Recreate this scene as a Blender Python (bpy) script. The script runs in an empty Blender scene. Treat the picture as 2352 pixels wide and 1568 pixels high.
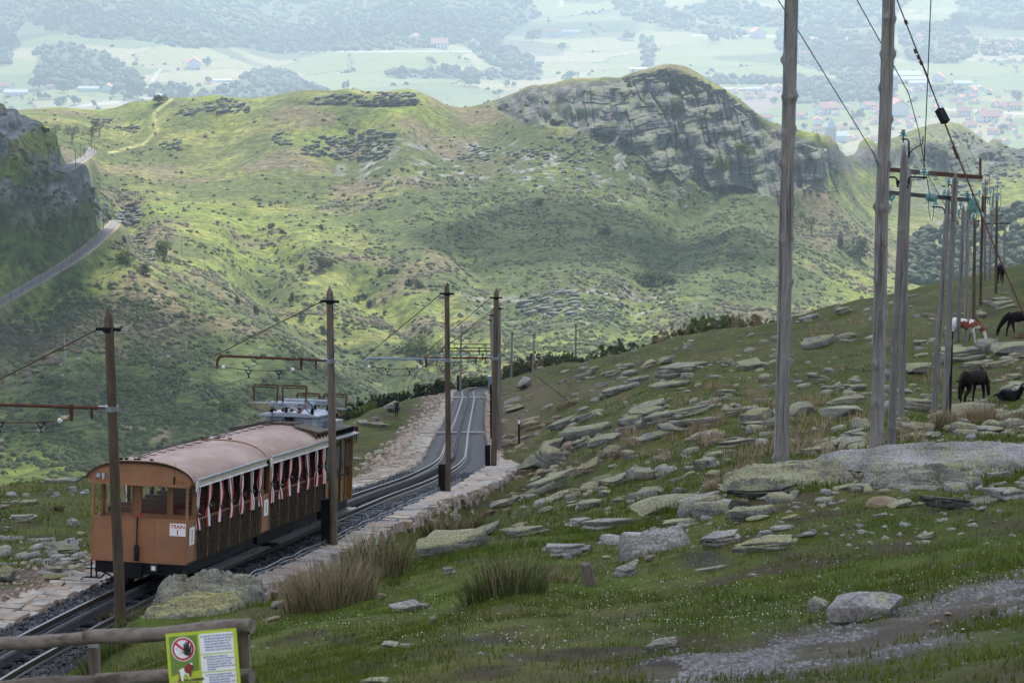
import bpy, bmesh, math, random
import numpy as np
from mathutils import Vector, Matrix
random.seed(7); rng = np.random.default_rng(7)
SC = bpy.context.scene
COL = SC.collection
PI = math.pi
# ---------------------------------------------------------------- camera, sky, sun, exposure
F, CU, CV = 5553.0, 1176.0, 784.0            # focal length and centre in the photograph's 2352 px measuring scale
TH = math.radians(12.5); ST, CT = math.sin(TH), math.cos(TH)
def P(u, v, d):                              # measured point -> world (camera at the origin, looking +Y, 12.5 degrees down)
    a = (u - CU) / F; b = (CV - v) / F
    return np.array([d * a, d * (CT + b * ST), d * (-ST + b * CT)])
def proj(x, y, z):
    d = y * CT - z * ST
    return CU + F * x / d, CV - F * (y * ST + z * CT) / d, d
cam = bpy.data.cameras.new('camera'); camo = bpy.data.objects.new('camera', cam); COL.objects.link(camo)
cam.lens = 85; cam.sensor_width = 36; cam.clip_start = 0.5; cam.clip_end = 60000
camo.rotation_euler = (math.radians(90 - 12.5), 0, 0)
cam.dof.use_dof = True; cam.dof.focus_distance = 75; cam.dof.aperture_fstop = 9
SC.camera = camo
SUN_EL, SUN_AZ = math.radians(44), math.radians(6)      # ahead of the camera, a little to the right
SDIR = np.array([math.sin(SUN_AZ) * math.cos(SUN_EL), math.cos(SUN_AZ) * math.cos(SUN_EL), math.sin(SUN_EL)])
W = bpy.data.worlds.new('World'); SC.world = W; W.use_nodes = True
wn = W.node_tree.nodes; wl = W.node_tree.links
sky = wn.new('ShaderNodeTexSky'); sky.sky_type = 'NISHITA'; sky.sun_disc = False
sky.sun_elevation = SUN_EL; sky.sun_rotation = SUN_AZ; sky.altitude = 900; sky.dust_density = 2.0
wn['Background'].inputs[1].default_value = 0.14
wl.new(sky.outputs[0], wn['Background'].inputs[0])
sl = bpy.data.lights.new('sun', 'SUN'); sl.energy = 4.6; sl.angle = math.radians(0.6); sl.color = (1.0, 0.94, 0.84)
so = bpy.data.objects.new('sun', sl); COL.objects.link(so)
so.rotation_euler = Vector(-SDIR).to_track_quat('-Z', 'Y').to_euler()
SC.view_settings.view_transform = 'Standard'; SC.view_settings.look = 'None'
SC.view_settings.exposure = 1.0; SC.view_settings.gamma = 1
SC.view_settings.use_curve_mapping = False
HAZE_DENSITY = 0.000068
cy = SC.cycles
cy.use_denoising = True
cy.max_bounces = 6; cy.diffuse_bounces = 3; cy.glossy_bounces = 3; cy.transmission_bounces = 4; cy.transparent_max_bounces = 8; cy.volume_bounces = 0
cy.caustics_reflective = False; cy.caustics_refractive = False
cy.volume_step_rate = 4

# ---------------------------------------------------------------- helpers
def link(o, parent=None):
    COL.objects.link(o)
    if parent is not None: o.parent = parent
    return o
def tag(o, label=None, cat=None, group=None, kind=None):
    if label: o['label'] = label
    if cat: o['category'] = cat
    if group: o['group'] = group
    if kind: o['kind'] = kind
    return o
def empty(name, loc=(0, 0, 0), rz=0.0, mw=None):
    o = bpy.data.objects.new(name, None); o.empty_display_size = 0.2
    if mw is not None: o.matrix_world = mw
    else: o.location = loc; o.rotation_euler = (0, 0, rz)
    return link(o)
def thing(name, label, cat, loc=(0, 0, 0), rz=0.0, group=None, mw=None):
    return tag(empty(name, loc, rz, mw), label, cat, group)
def copy_tree(o, parent=None):
    c = o.copy(); COL.objects.link(c)
    if parent is not None: c.parent = parent
    for ch in list(o.children): copy_tree(ch, c)
    return c
class MB:
    def __init__(s): s.v = []; s.f = []; s.m = []
    def add(s, vs, fs, mi=0):
        o = len(s.v); s.v.extend([tuple(map(float, p)) for p in vs])
        for f in fs: s.f.append(tuple(i + o for i in f)); s.m.append(mi)
        return s
    def box(s, x0, x1, y0, y1, z0, z1, mi=0):
        return s.add([(x0,y0,z0),(x1,y0,z0),(x1,y1,z0),(x0,y1,z0),(x0,y0,z1),(x1,y0,z1),(x1,y1,z1),(x0,y1,z1)],
                     [(0,3,2,1),(4,5,6,7),(0,1,5,4),(1,2,6,5),(2,3,7,6),(3,0,4,7)], mi)
    def tube(s, pts, r, n=8, mi=0, cap=True):
        pts = [np.array(p, float) for p in pts]; k = len(pts)
        rs = r if isinstance(r, (list, tuple, np.ndarray)) else [r] * k
        vs = []; up0 = None
        for i, p in enumerate(pts):
            t = pts[min(i + 1, k - 1)] - pts[max(i - 1, 0)]; t = t / (np.linalg.norm(t) + 1e-9)
            if up0 is None:
                a = np.array([0, 0, 1.0]) if abs(t[2]) < .9 else np.array([1.0, 0, 0])
            else: a = up0
            e1 = np.cross(t, a); e1 /= np.linalg.norm(e1) + 1e-9; e2 = np.cross(e1, t); up0 = e2
            for j in range(n):
                w = 2 * PI * j / n
                vs.append(p + rs[i] * (math.cos(w) * e1 + math.sin(w) * e2))
        fs = []
        for i in range(k - 1):
            for j in range(n):
                a, b = i * n + j, i * n + (j + 1) % n
                fs.append((a, b, b + n, a + n))
        if cap: fs.append(tuple(range(n))[::-1]); fs.append(tuple(range((k - 1) * n, k * n)))
        return s.add(vs, fs, mi)
    def bar(s, p0, p1, w, h, mi=0):           # rectangular bar between two points
        p0 = np.array(p0, float); p1 = np.array(p1, float); t = p1 - p0; t /= np.linalg.norm(t)
        a = np.array([0, 0, 1.0]) if abs(t[2]) < .9 else np.array([1.0, 0, 0])
        e1 = np.cross(t, a); e1 /= np.linalg.norm(e1); e2 = np.cross(e1, t)
        vs = []
        for p in (p0, p1):
            for sx, sz in ((-1,-1),(1,-1),(1,1),(-1,1)): vs.append(p + e1 * w / 2 * sx + e2 * h / 2 * sz)
        return s.add(vs, [(0,1,2,3),(7,6,5,4),(0,4,5,1),(1,5,6,2),(2,6,7,3),(3,7,4,0)], mi)
    def prism(s, prof, y0, y1, mi=0):         # profile in xz extruded along y
        n = len(prof)
        vs = [(x, y0, z) for x, z in prof] + [(x, y1, z) for x, z in prof]
        return s.add(vs, [tuple(range(n)), tuple(range(2*n-1, n-1, -1))] + [(i, i + n, (i+1) % n + n, (i+1) % n) for i in range(n)], mi)
    def lathe(s, prof, c=(0,0,0), n=12, mi=0):   # profile (r, z)
        k = len(prof); vs = []
        for r, z in prof:
            for j in range(n):
                w = 2*PI*j/n; vs.append((c[0] + r*math.cos(w), c[1] + r*math.sin(w), c[2] + z))
        fs = [(i*n+j, i*n+(j+1)%n, (i+1)*n+(j+1)%n, (i+1)*n+j) for i in range(k-1) for j in range(n)]
        fs.append(tuple(range(n))[::-1]); fs.append(tuple(range((k-1)*n, k*n)))
        return s.add(vs, fs, mi)
    def mesh(s, name, mats, smooth=False):
        me = bpy.data.meshes.new(name); me.from_pydata(s.v, [], s.f)
        for m in (mats if isinstance(mats, (list, tuple)) else [mats]): me.materials.append(m)
        if any(s.m): me.polygons.foreach_set('material_index', s.m)
        if smooth:
            me.polygons.foreach_set('use_smooth', [True] * len(s.f))
            try: me.set_sharp_from_angle(angle=math.radians(40))
            except Exception: pass
        me.validate(); me.update(); return me
    def build(s, name, mats, parent=None, smooth=False):
        return link(bpy.data.objects.new(name, s.mesh(name, mats, smooth)), parent)
def np_mesh(name, V, Fc, mats, smooth=False, col=None, midx=None):      # big meshes from numpy arrays
    me = bpy.data.meshes.new(name); V = np.asarray(V, np.float32); Fc = np.asarray(Fc, np.int32); k = Fc.shape[1]
    me.vertices.add(len(V)); me.vertices.foreach_set('co', V.ravel())
    me.loops.add(Fc.size); me.loops.foreach_set('vertex_index', Fc.ravel())
    me.polygons.add(len(Fc)); me.polygons.foreach_set('loop_start', np.arange(0, Fc.size, k, dtype=np.int32))
    me.polygons.foreach_set('loop_total', np.full(len(Fc), k, np.int32))
    for m in (mats if isinstance(mats, (list, tuple)) else [mats]): me.materials.append(m)
    if smooth: me.polygons.foreach_set('use_smooth', np.ones(len(Fc), bool))
    if midx is not None: me.polygons.foreach_set('material_index', np.asarray(midx, np.int32))
    me.update(calc_edges=True)
    if col is not None:
        at = me.color_attributes.new('tint', 'FLOAT_COLOR', 'POINT')
        c4 = np.ones((len(V), 4), np.float32); c4[:, :col.shape[1]] = col; at.data.foreach_set('color', c4.ravel())
    return me
def instance_arrays(protoV, protoF, mats4):  # many transformed copies joined in one array (one body of stuff)
    n, k = len(mats4), len(protoV)
    Vh = np.concatenate([protoV, np.ones((k, 1))], 1)
    V = np.einsum('nij,kj->nki', mats4[:, :3, :], Vh).reshape(-1, 3)
    Fc = (protoF[None] + (np.arange(n) * k)[:, None, None]).reshape(-1, protoF.shape[1])
    return V, Fc
def trs(pos, rz, scl, tilt=None):            # stacks of 4x4 matrices
    n = len(pos); M = np.zeros((n, 4, 4)); c, s_ = np.cos(rz), np.sin(rz); scl = np.asarray(scl)
    if scl.ndim == 1: scl = np.repeat(scl[:, None], 3, 1)
    R = np.zeros((n, 3, 3)); R[:, 0, 0] = c; R[:, 0, 1] = -s_; R[:, 1, 0] = s_; R[:, 1, 1] = c; R[:, 2, 2] = 1
    if tilt is not None:
        ca, sa = np.cos(tilt[:, 0]), np.sin(tilt[:, 0]); T = np.zeros((n, 3, 3)); T[:, 0, 0] = 1; T[:, 1, 1] = ca; T[:, 1, 2] = -sa; T[:, 2, 1] = sa; T[:, 2, 2] = ca
        cb, sb = np.cos(tilt[:, 1]), np.sin(tilt[:, 1]); U = np.zeros((n, 3, 3)); U[:, 1, 1] = 1; U[:, 0, 0] = cb; U[:, 0, 2] = sb; U[:, 2, 0] = -sb; U[:, 2, 2] = cb
        R = U @ T @ R
    M[:, :3, :3] = R * scl[:, None, :]; M[:, :3, 3] = pos; M[:, 3, 3] = 1
    return M
def ico(sub):
    bm = bmesh.new(); bmesh.ops.create_icosphere(bm, subdivisions=sub, radius=1.0)
    V = np.array([v.co[:] for v in bm.verts]); Fc = np.array([[v.index for v in f.verts] for f in bm.faces]); bm.free()
    return V, Fc
# noise
def _h(ix, iy, s):
    n = (ix * 374761393 + iy * 668265263 + s * 974711) & 0xffffffff
    n = ((n ^ (n >> 13)) * 1274126177) & 0xffffffff
    return ((n ^ (n >> 16)) & 0xffff) / 65535.0
def vn(x, y, s=0):
    x = np.asarray(x, float); y = np.asarray(y, float)
    ix = np.floor(x).astype(np.int64); iy = np.floor(y).astype(np.int64); fx = x - ix; fy = y - iy
    fx = fx*fx*fx*(fx*(fx*6-15)+10); fy = fy*fy*fy*(fy*(fy*6-15)+10)
    a = _h(ix, iy, s); b = _h(ix+1, iy, s); c = _h(ix, iy+1, s); d = _h(ix+1, iy+1, s)
    return (a*(1-fx)+b*fx)*(1-fy) + (c*(1-fx)+d*fx)*fy
def fbm(x, y, s=0, o=4, g=.5):
    r = 0; a = 1; t = 0
    for i in range(o):
        r = r + a * vn(x * 2**i + 17.3*i, y * 2**i - 9.1*i, s + i); t += a; a *= g
    return r / t
def sm(a, b, x): t = np.clip((x - a) / (b - a), 0, 1); return t*t*(3-2*t)
def gau(u, v, cu, cv, ru, rv): return np.exp(-((u-cu)/ru)**2 - ((v-cv)/rv)**2)
def seg_dist(u, v, pts):                      # distance to a polyline and how far along it
    best = np.full(np.shape(u), 1e9); pos = np.zeros(np.shape(u)); n = len(pts) - 1
    for i in range(n):
        (x0, y0), (x1, y1) = pts[i], pts[i+1]; dx, dy = x1-x0, y1-y0
        t = np.clip(((u-x0)*dx + (v-y0)*dy) / (dx*dx+dy*dy), 0, 1)
        dd = np.hypot(u - x0 - t*dx, v - y0 - t*dy); k = dd < best
        best = np.where(k, dd, best); pos = np.where(k, (i+t)/n, pos)
    return best, pos
def in_poly(u, v, poly):
    r = np.zeros(np.shape(u), bool); n = len(poly)
    for i in range(n):
        (x0, y0), (x1, y1) = poly[i], poly[(i+1) % n]
        c = ((y0 > v) != (y1 > v)) & (u < (x1-x0)*(v-y0)/(y1-y0+1e-12)+x0); r ^= c
    return r

# ---------------------------------------------------------------- materials
class NT:
    def __init__(s, name):
        s.m = bpy.data.materials.new(name); s.m.use_nodes = True; s.n = s.m.node_tree.nodes; s.l = s.m.node_tree.links
        s.b = s.n['Principled BSDF']; s.b.inputs['Specular IOR Level'].default_value = .3
    def new(s, t, **kw):
        n = s.n.new(t)
        for k, v in kw.items(): setattr(n, k, v)
        return n
    def pos(s, kind='world'):
        if kind == 'world': return s.new('ShaderNodeNewGeometry').outputs['Position']
        return s.new('ShaderNodeTexCoord').outputs['Object']
    def mapv(s, vec, scale=(1,1,1), rot=(0,0,0)):
        m = s.new('ShaderNodeMapping'); m.inputs['Scale'].default_value = scale; m.inputs['Rotation'].default_value = rot
        s.l.new(vec, m.inputs['Vector']); return m.outputs[0]
    def noise(s, vec, scale, detail=4, rough=.55, dist=0):
        n = s.new('ShaderNodeTexNoise'); n.inputs['Scale'].default_value = scale; n.inputs['Detail'].default_value = detail
        n.inputs['Roughness'].default_value = rough; n.inputs['Distortion'].default_value = dist
        s.l.new(vec, n.inputs['Vector']); return n.outputs[0]
    def vor(s, vec, scale, feature='F1', out='Distance'):
        n = s.new('ShaderNodeTexVoronoi', feature=feature); n.inputs['Scale'].default_value = scale; s.l.new(vec, n.inputs['Vector']); return n.outputs[out]
    def ramp(s, fac, stops):
        r = s.new('ShaderNodeValToRGB'); e = r.color_ramp.elements
        while len(e) > 2: e.remove(e[-1])
        for i, (p, c) in enumerate(stops):
            el = e[i] if i < 2 else e.new(p); el.position = p
            el.color = (c, c, c, 1) if isinstance(c, (int, float)) else (*c, 1)
        s.l.new(fac, r.inputs[0]); return r.outputs[0]
    def mix(s, fac, a, b, mode='MIX'):
        m = s.new('ShaderNodeMix', data_type='RGBA', blend_type=mode)
        for i, x in ((0, fac), (6, a), (7, b)):
            if isinstance(x, (int, float)): m.inputs[i].default_value = x if i == 0 else (x, x, x, 1)
            elif isinstance(x, tuple): m.inputs[i].default_value = (*x, 1)
            else: s.l.new(x, m.inputs[i])
        return m.outputs[2]
    def math(s, op, a, b=0.0):
        m = s.new('ShaderNodeMath', operation=op)
        for i, x in enumerate((a, b)):
            if isinstance(x, (int, float)): m.inputs[i].default_value = x
            else: s.l.new(x, m.inputs[i])
        return m.outputs[0]
    def attr(s, name='tint'): return s.new('ShaderNodeAttribute', attribute_name=name).outputs['Color']
    def objrand(s): return s.new('ShaderNodeObjectInfo').outputs['Random']
    def bump(s, h, strength=.5, dist=.02):
        b = s.new('ShaderNodeBump'); b.inputs['Strength'].default_value = strength; b.inputs['Distance'].default_value = dist
        s.l.new(h, b.inputs['Height']); s.l.new(b.outputs[0], s.b.inputs['Normal'])
    def color(s, c):
        if isinstance(c, tuple): s.b.inputs['Base Color'].default_value = (*c, 1)
        else: s.l.new(c, s.b.inputs['Base Color'])
    def set(s, rough=.8, metal=0.0, spec=None):
        s.b.inputs['Roughness'].default_value = rough; s.b.inputs['Metallic'].default_value = metal
        if spec is not None: s.b.inputs['Specular IOR Level'].default_value = spec
def paint(name, c, rough=.6, metal=0.0, var=.25, scale=3.0, spec=.3, bump=0.0, kind='object', dirt=None):
    t = NT(name); p = t.pos(kind); n = t.noise(p, scale, 5)
    lo = tuple(x * (1 - var) for x in c); hi = tuple(min(1, x * (1 + var)) for x in c)
    col = t.ramp(n, [(.3, lo), (.7, hi)])
    if dirt:
        d = t.ramp(t.noise(p, scale * 3.1, 6, .65), [(.55, 0), (.75, 1)]); col = t.mix(t.math('MULTIPLY', d, .55), col, dirt)
    t.color(col); t.set(rough, metal, spec)
    if bump: t.bump(t.noise(p, scale * 8, 4), bump, .01)
    return t.m
M = {}
M['orange'] = paint('orange_brown_paint', (.285, .135, .068), .6, var=.16, scale=1.6, dirt=(.20, .10, .055))
M['orange_dark'] = paint('varnished_brown_wood', (.20, .10, .035), .5, var=.3, scale=2)
M['cream'] = paint('cream_paint', (.55, .45, .33), .6, var=.12)
M['brown'] = paint('dark_brown_wood', (.040, .027, .014), .75, spec=.1, var=.3, scale=4, bump=.2)
M['interior'] = paint('dark_red_bench_wood', (.10, .03, .018), .4, var=.3)
M['black'] = paint('black_iron', (.010, .010, .012), .6, var=.3, spec=.12)
M['blackgrey'] = paint('worn_dark_steel', (.06, .062, .066), .45, .4, var=.4, scale=2)
M['loco_grey'] = paint('blue_grey_paint', (.33, .37, .43), .5, var=.12, dirt=(.2, .2, .21))
M['rust'] = paint('rusty_pipe', (.085, .036, .022), .75, var=.4, scale=6)
M['bluegrey_pipe'] = paint('galvanised_pipe', (.22, .29, .36), .5, .3, var=.2)
M['copper'] = paint('copper_cable', (.38, .16, .08), .5, .2)
M['wire'] = paint('dark_wire', (.03, .03, .032), .6, .3)
M['steel'] = paint('galvanised_steel', (.30, .32, .34), .45, .6, var=.2)
M['white'] = paint('white_enamel', (.80, .80, .80), .4, var=.04)
M['white_cloth'] = paint('white_curtain_cloth', (.74, .73, .74), .9, var=.08)
M['red_cloth'] = paint('red_curtain_cloth', (.45, .022, .03), .9, var=.15)
M['grey_cloth'] = paint('grey_tie', (.2, .2, .2), .9)
M['red'] = paint('red_enamel', (.48, .012, .03), .5, var=.05)
M['lime'] = paint('lime_sign_enamel', (.46, .56, .035), .45, var=.05)
M['olive'] = paint('olive_sign_enamel', (.15, .24, .045), .45, var=.05)
M['sign_black'] = paint('sign_black_print', (.02, .02, .03), .5)
M['sign_brown'] = paint('sign_brown_print', (.22, .03, .02), .5)
M['flag_blue'] = paint('sign_blue_print', (.03, .06, .3), .5)
M['flag_yellow'] = paint('sign_yellow_print', (.7, .4, .03), .5)
M['plank_grey'] = paint('weathered_plank', (.10, .075, .055), .8, var=.35, scale=5)
def roof_mat():
    t = NT('faded_red_roof'); p = t.pos('object')
    a = t.ramp(t.noise(t.mapv(p, (1.2, .5, 1)), 1.3, 6, .6), [(.3, (.23, .135, .100)), (.5, (.325, .210, .168)), (.72, (.43, .31, .26))])
    st = t.ramp(t.noise(t.mapv(p, (1, 7, 1)), 1.5, 5), [(.5, 0), (.8, 1)])
    t.color(t.mix(t.math('MULTIPLY', st, .35), a, (.30, .13, .10))); t.set(.6, 0, .25); t.bump(t.noise(p, 2.5, 4), .15, .02); return t.m
M['roof'] = roof_mat()
def wood_mat(name, lo, hi, streak, lying=False):
    t = NT(name); p = t.pos('object')
    if lying: p = t.mapv(p, (1, 1, 1), (0, math.radians(90), 0))
    g = t.noise(t.mapv(p, (16, 16, 1.1)), 1.6, 8, .72)
    c = t.ramp(g, [(.28, lo), (.62, hi)])
    w = t.ramp(t.noise(t.mapv(p, (9, 9, .35)), 1.3, 6, .6), [(.54, 0), (.64, 1)])
    c = t.mix(w, c, t.mix(.8, c, streak)); r = t.objrand()
    c = t.mix(t.math('MULTIPLY', r, .35), c, tuple(x * .55 for x in lo))
    t.color(c); t.set(.85, 0, .2); t.bump(g, .6, .02); return t.m
M['pole_grey'] = wood_mat('weathered_grey_pole_wood', (.115, .107, .101), (.30, .282, .268), (.06, .05, .046))
M['pole_brown'] = wood_mat('creosoted_brown_pole_wood', (.055, .038, .025), (.165, .125, .088), (.028, .019, .013))
M['pole_mid'] = wood_mat('weathered_brown_grey_pole_wood', (.085, .066, .052), (.235, .192, .158), (.045, .033, .025))
M['log'] = wood_mat('weathered_fence_log', (.10, .080, .066), (.25, .205, .175), (.05, .036, .028))
M['log_lying'] = wood_mat('weathered_fence_rail', (.10, .080, .066), (.25, .205, .175), (.05, .036, .028), True)
def glass(name, c, rough=.08, tr=1.0):
    t = NT(name); t.color(c); t.b.inputs['Transmission Weight'].default_value = tr; t.set(rough, 0, .5); t.b.inputs['IOR'].default_value = 1.3; return t.m
def pane_mat():
    m = bpy.data.materials.new('window_glass'); m.use_nodes = True; n = m.node_tree.nodes; l = m.node_tree.links
    n.remove(n['Principled BSDF']); a = n.new('ShaderNodeBsdfTransparent'); b = n.new('ShaderNodeBsdfGlossy'); b.inputs['Roughness'].default_value = .03
    x = n.new('ShaderNodeMixShader'); x.inputs[0].default_value = .005
    l.new(a.outputs[0], x.inputs[1]); l.new(b.outputs[0], x.inputs[2]); l.new(x.outputs[0], n['Material Output'].inputs[0]); return m
M['pane'] = pane_mat()
M['teal'] = glass('teal_insulator_glass', (.26, .50, .47), .12, .6)
def rock_mat(name, lo, mid, hi, lich, lich_amt=.5, warm=(.33, .24, .17), scale=1.0):
    t = NT(name); p = t.pos('world'); r = t.objrand()
    n = t.noise(p, 1.7 * scale, 8, .65, .3); c = t.ramp(n, [(.25, lo), (.5, mid), (.72, hi)])
    st = t.noise(t.mapv(p, (.8, .8, 9.0)), 1.2 * scale, 6, .7); c = t.mix(t.ramp(st, [(.36, .8), (.46, 0)]), c, lo)
    w = t.ramp(t.noise(p, .9 * scale, 3), [(.55, 0), (.75, 1)]); c = t.mix(t.math('MULTIPLY', w, t.math('MULTIPLY', r, .55)), c, warm)
    nz = t.new('ShaderNodeSeparateXYZ'); g = t.new('ShaderNodeNewGeometry'); t.l.new(g.outputs['Normal'], nz.inputs[0])
    up = t.ramp(nz.outputs[2], [(.15, 0), (.75, 1)])
    lm = t.noise(p, 3.1 * scale, 7, .72); lm2 = t.noise(p, .55 * scale, 3)
    f = t.math('MULTIPLY', t.ramp(t.math('ADD', lm, t.math('MULTIPLY', lm2, .6)), [(.80 - lich_amt * .3, 0), (.92 - lich_amt * .3, 1)]), up)
    c = t.mix(t.math('MULTIPLY', f, t.math('ADD', t.math('MULTIPLY', r, .45), .45)), c, lich)
    sp = t.ramp(t.noise(p, 26 * scale, 3, .6), [(.40, .62), (.62, 1.15)]); c = t.mix(1.0, c, sp, 'MULTIPLY')
    t.color(c); t.set(.92, 0, .2)
    hgt = t.math('ADD', t.math('MULTIPLY', t.noise(p, 6 * scale, 8, .7), 1.0), t.math('MULTIPLY', st, .9)); t.bump(hgt, .9, .07 / scale); return t.m
M['rock'] = rock_mat('grey_schist_rock', (.095, .092, .088), (.26, .252, .243), (.47, .46, .44), (.38, .36, .155), .40)
M['rock_lichen'] = rock_mat('lichen_covered_rock', (.10, .098, .09), (.27, .265, .245), (.46, .45, .42), (.37, .36, .185), .50)
M['rock_pale'] = rock_mat('pale_quartzite_rock', (.19, .18, .17), (.345, .33, .315), (.50, .485, .465), (.36, .36, .2), .05)
M['rock_brown'] = rock_mat('brown_sandstone_rock', (.15, .11, .08), (.30, .23, .175), (.40, .32, .25), (.3, .3, .14), .1)
M['rock_dark'] = rock_mat('dark_rock', (.04, .042, .045), (.085, .085, .085), (.16, .16, .15), (.25, .26, .12), .1)  # darkest of the rock tones
M['far_rock'] = rock_mat('far_crag_rock', (.05, .052, .055), (.135, .135, .135), (.25, .245, .24), (.09, .12, .035), .35, scale=.12)
def stone_mat():
    t = NT('cut_path_stone'); p = t.pos('world'); r = t.objrand()
    c = t.ramp(r, [(0, (.36, .32, .28)), (.3, (.46, .40, .33)), (.55, (.42, .32, .235)), (.8, (.33, .315, .30)), (1, (.55, .50, .44))])
    n = t.noise(p, 3.5, 7, .65); c = t.mix(1.0, c, t.ramp(n, [(.25, .55), (.7, 1.15)]), 'MULTIPLY')
    t.color(c); t.set(.9, 0, .2); t.bump(n, .7, .03); return t.m
M['stone'] = stone_mat()
M['wall_stone'] = paint('brown_wall_stone', (.27, .215, .165), .9, var=.5, scale=2.2, kind='world', bump=.4)
def ballast_mat():
    t = NT('blue_grey_ballast'); p = t.pos('world'); v = t.vor(p, 16, 'F1', 'Color'); d = t.vor(p, 16, 'F1', 'Distance')
    sx = t.new('ShaderNodeSeparateColor'); t.l.new(v, sx.inputs[0])
    c = t.ramp(sx.outputs[0], [(0, (.028, .030, .034)), (.6, (.062, .066, .074)), (.9, (.11, .115, .125)), (1, (.22, .22, .22))])
    c = t.mix(t.ramp(d, [(.35, 0), (.8, .8)]), c, (.02, .02, .022)); t.color(c); t.set(.85); t.bump(d, -.9, .04); return t.m
M['ballast'] = ballast_mat()
M['ballast_stone'] = paint('ballast_stone', (.068, .073, .083), .8, var=.75, scale=9, kind='world')
M['gravel'] = paint('pale_gravel', (.20, .19, .185), .9, var=.55, scale=14, kind='world')
M['rubble'] = paint('buff_rubble', (.38, .30, .235), .9, var=.5, scale=5, kind='world')
def terrain_mat(name, nscale, amp, bumpd, fine):
    t = NT(name); p = t.pos('world'); c = t.attr()
    n = t.noise(p, nscale, 8, .7); c = t.mix(1.0, c, t.ramp(n, [(.22, 1 - amp), (.78, 1 + amp)]), 'MULTIPLY')
    if name == 'heath_and_pasture': c = t.mix(1.0, c, t.ramp(t.noise(p, .30, 5, .65), [(.46, 1.06), (.60, .66)]), 'MULTIPLY')
    n2 = t.noise(p, fine, 3, .6); c = t.mix(1.0, c, t.ramp(n2, [(.3, .60), (.7, 1.35)]), 'MULTIPLY')
    t.color(c); t.set(.95, 0, .1)
    t.bump(t.math('ADD', n, t.math('MULTIPLY', n2, .5)), .6, bumpd); return t.m
M['turf'] = terrain_mat('upland_turf', 2.2, .55, .10, 42)
M['hillside'] = terrain_mat('heath_and_pasture', .11, .32, 1.1, .22)
M['valley'] = terrain_mat('valley_fields', .02, .16, 1.0, .12)
def leaf_mat(name, c, var=.35, scale=.5, kind='world', trans=.25):
    t = NT(name); p = t.pos(kind); n = t.noise(p, scale, 5, .6)
    cc = t.ramp(n, [(.28, tuple(x*(1-var) for x in c)), (.72, tuple(x*(1+var) for x in c))])
    t.color(cc); t.set(.75, 0, .15)
    if trans:
        a = t.new('ShaderNodeBsdfTranslucent'); t.l.new(cc, a.inputs[0]); x = t.new('ShaderNodeMixShader'); x.inputs[0].default_value = trans
        t.l.new(t.b.outputs[0], x.inputs[1]); t.l.new(a.outputs[0], x.inputs[2]); t.l.new(x.outputs[0], t.n['Material Output'].inputs[0])
    return t.m
M['grass'] = leaf_mat('short_grass_blades', (.085, .112, .012), .5, 1.3)
M['rush'] = leaf_mat('green_rush_blades', (.075, .105, .026), .5, 3)
M['rush_dry'] = leaf_mat('dry_rush_blades', (.31, .235, .15), .35, 4)
M['bush'] = leaf_mat('gorse_foliage', (.050, .070, .021), .5, .08)
M['bush_brown'] = leaf_mat('brown_bramble_foliage', (.082, .070, .044), .4, .1)
M['pine'] = leaf_mat('dark_pine_needles', (.030, .045, .020), .45, .5)
M['shrub'] = leaf_mat('bright_shrub_leaves', (.10, .13, .03), .4, .5)
M['crown'] = leaf_mat('valley_tree_leaves', (.030, .052, .018), .4, .012)
M['crown_light'] = leaf_mat('pale_valley_tree_leaves', (.060, .088, .030), .4, .012)
M['bark'] = paint('tree_bark', (.09, .07, .055), .95, var=.3)
M['flower'] = paint('daisy_white', (.8, .8, .78), .8, var=.02)
M['wall_white'] = paint('white_render', (.72, .70, .67), .9, var=.06, scale=.3, kind='world')
M['roof_tile'] = paint('red_roof_tiles', (.42, .19, .13), .9, var=.25, scale=.2, kind='world')
M['roof_grey'] = paint('grey_shed_roof', (.42, .42, .44), .7, var=.15, scale=.2, kind='world')
M['greenhouse'] = paint('white_polytunnel', (.82, .82, .82), .5, var=.04)
M['window_dark'] = paint('dark_window', (.06, .065, .075), .3)
M['horse_black'] = paint('black_horse_coat', (.008, .0065, .006), .7, spec=.08, var=.5, scale=2.5)
M['horse_bay'] = paint('dark_brown_horse_coat', (.016, .009, .006), .7, spec=.08, var=.6, scale=2.2)
def pied():
    t = NT('piebald_horse_coat'); p = t.pos('object'); n = t.noise(p, 1.5, 2); t.color(t.ramp(n, [(.485, (.20, .055, .028)), (.505, (.72, .70, .67))])); t.set(.65); return t.m
M['horse_pied'] = pied()
M['mane'] = paint('dark_mane', (.012, .010, .009), .8)
M['skin'] = paint('skin', (.50, .30, .22), .6, var=.05)
M['pink'] = paint('pink_shirt_cloth', (.50, .05, .20), .9, var=.1)
M['navy'] = paint('navy_trousers', (.02, .022, .035), .9)
M['maroon'] = paint('maroon_jacket', (.10, .025, .03), .9)
M['hair'] = paint('fair_hair', (.40, .29, .17), .8)
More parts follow.
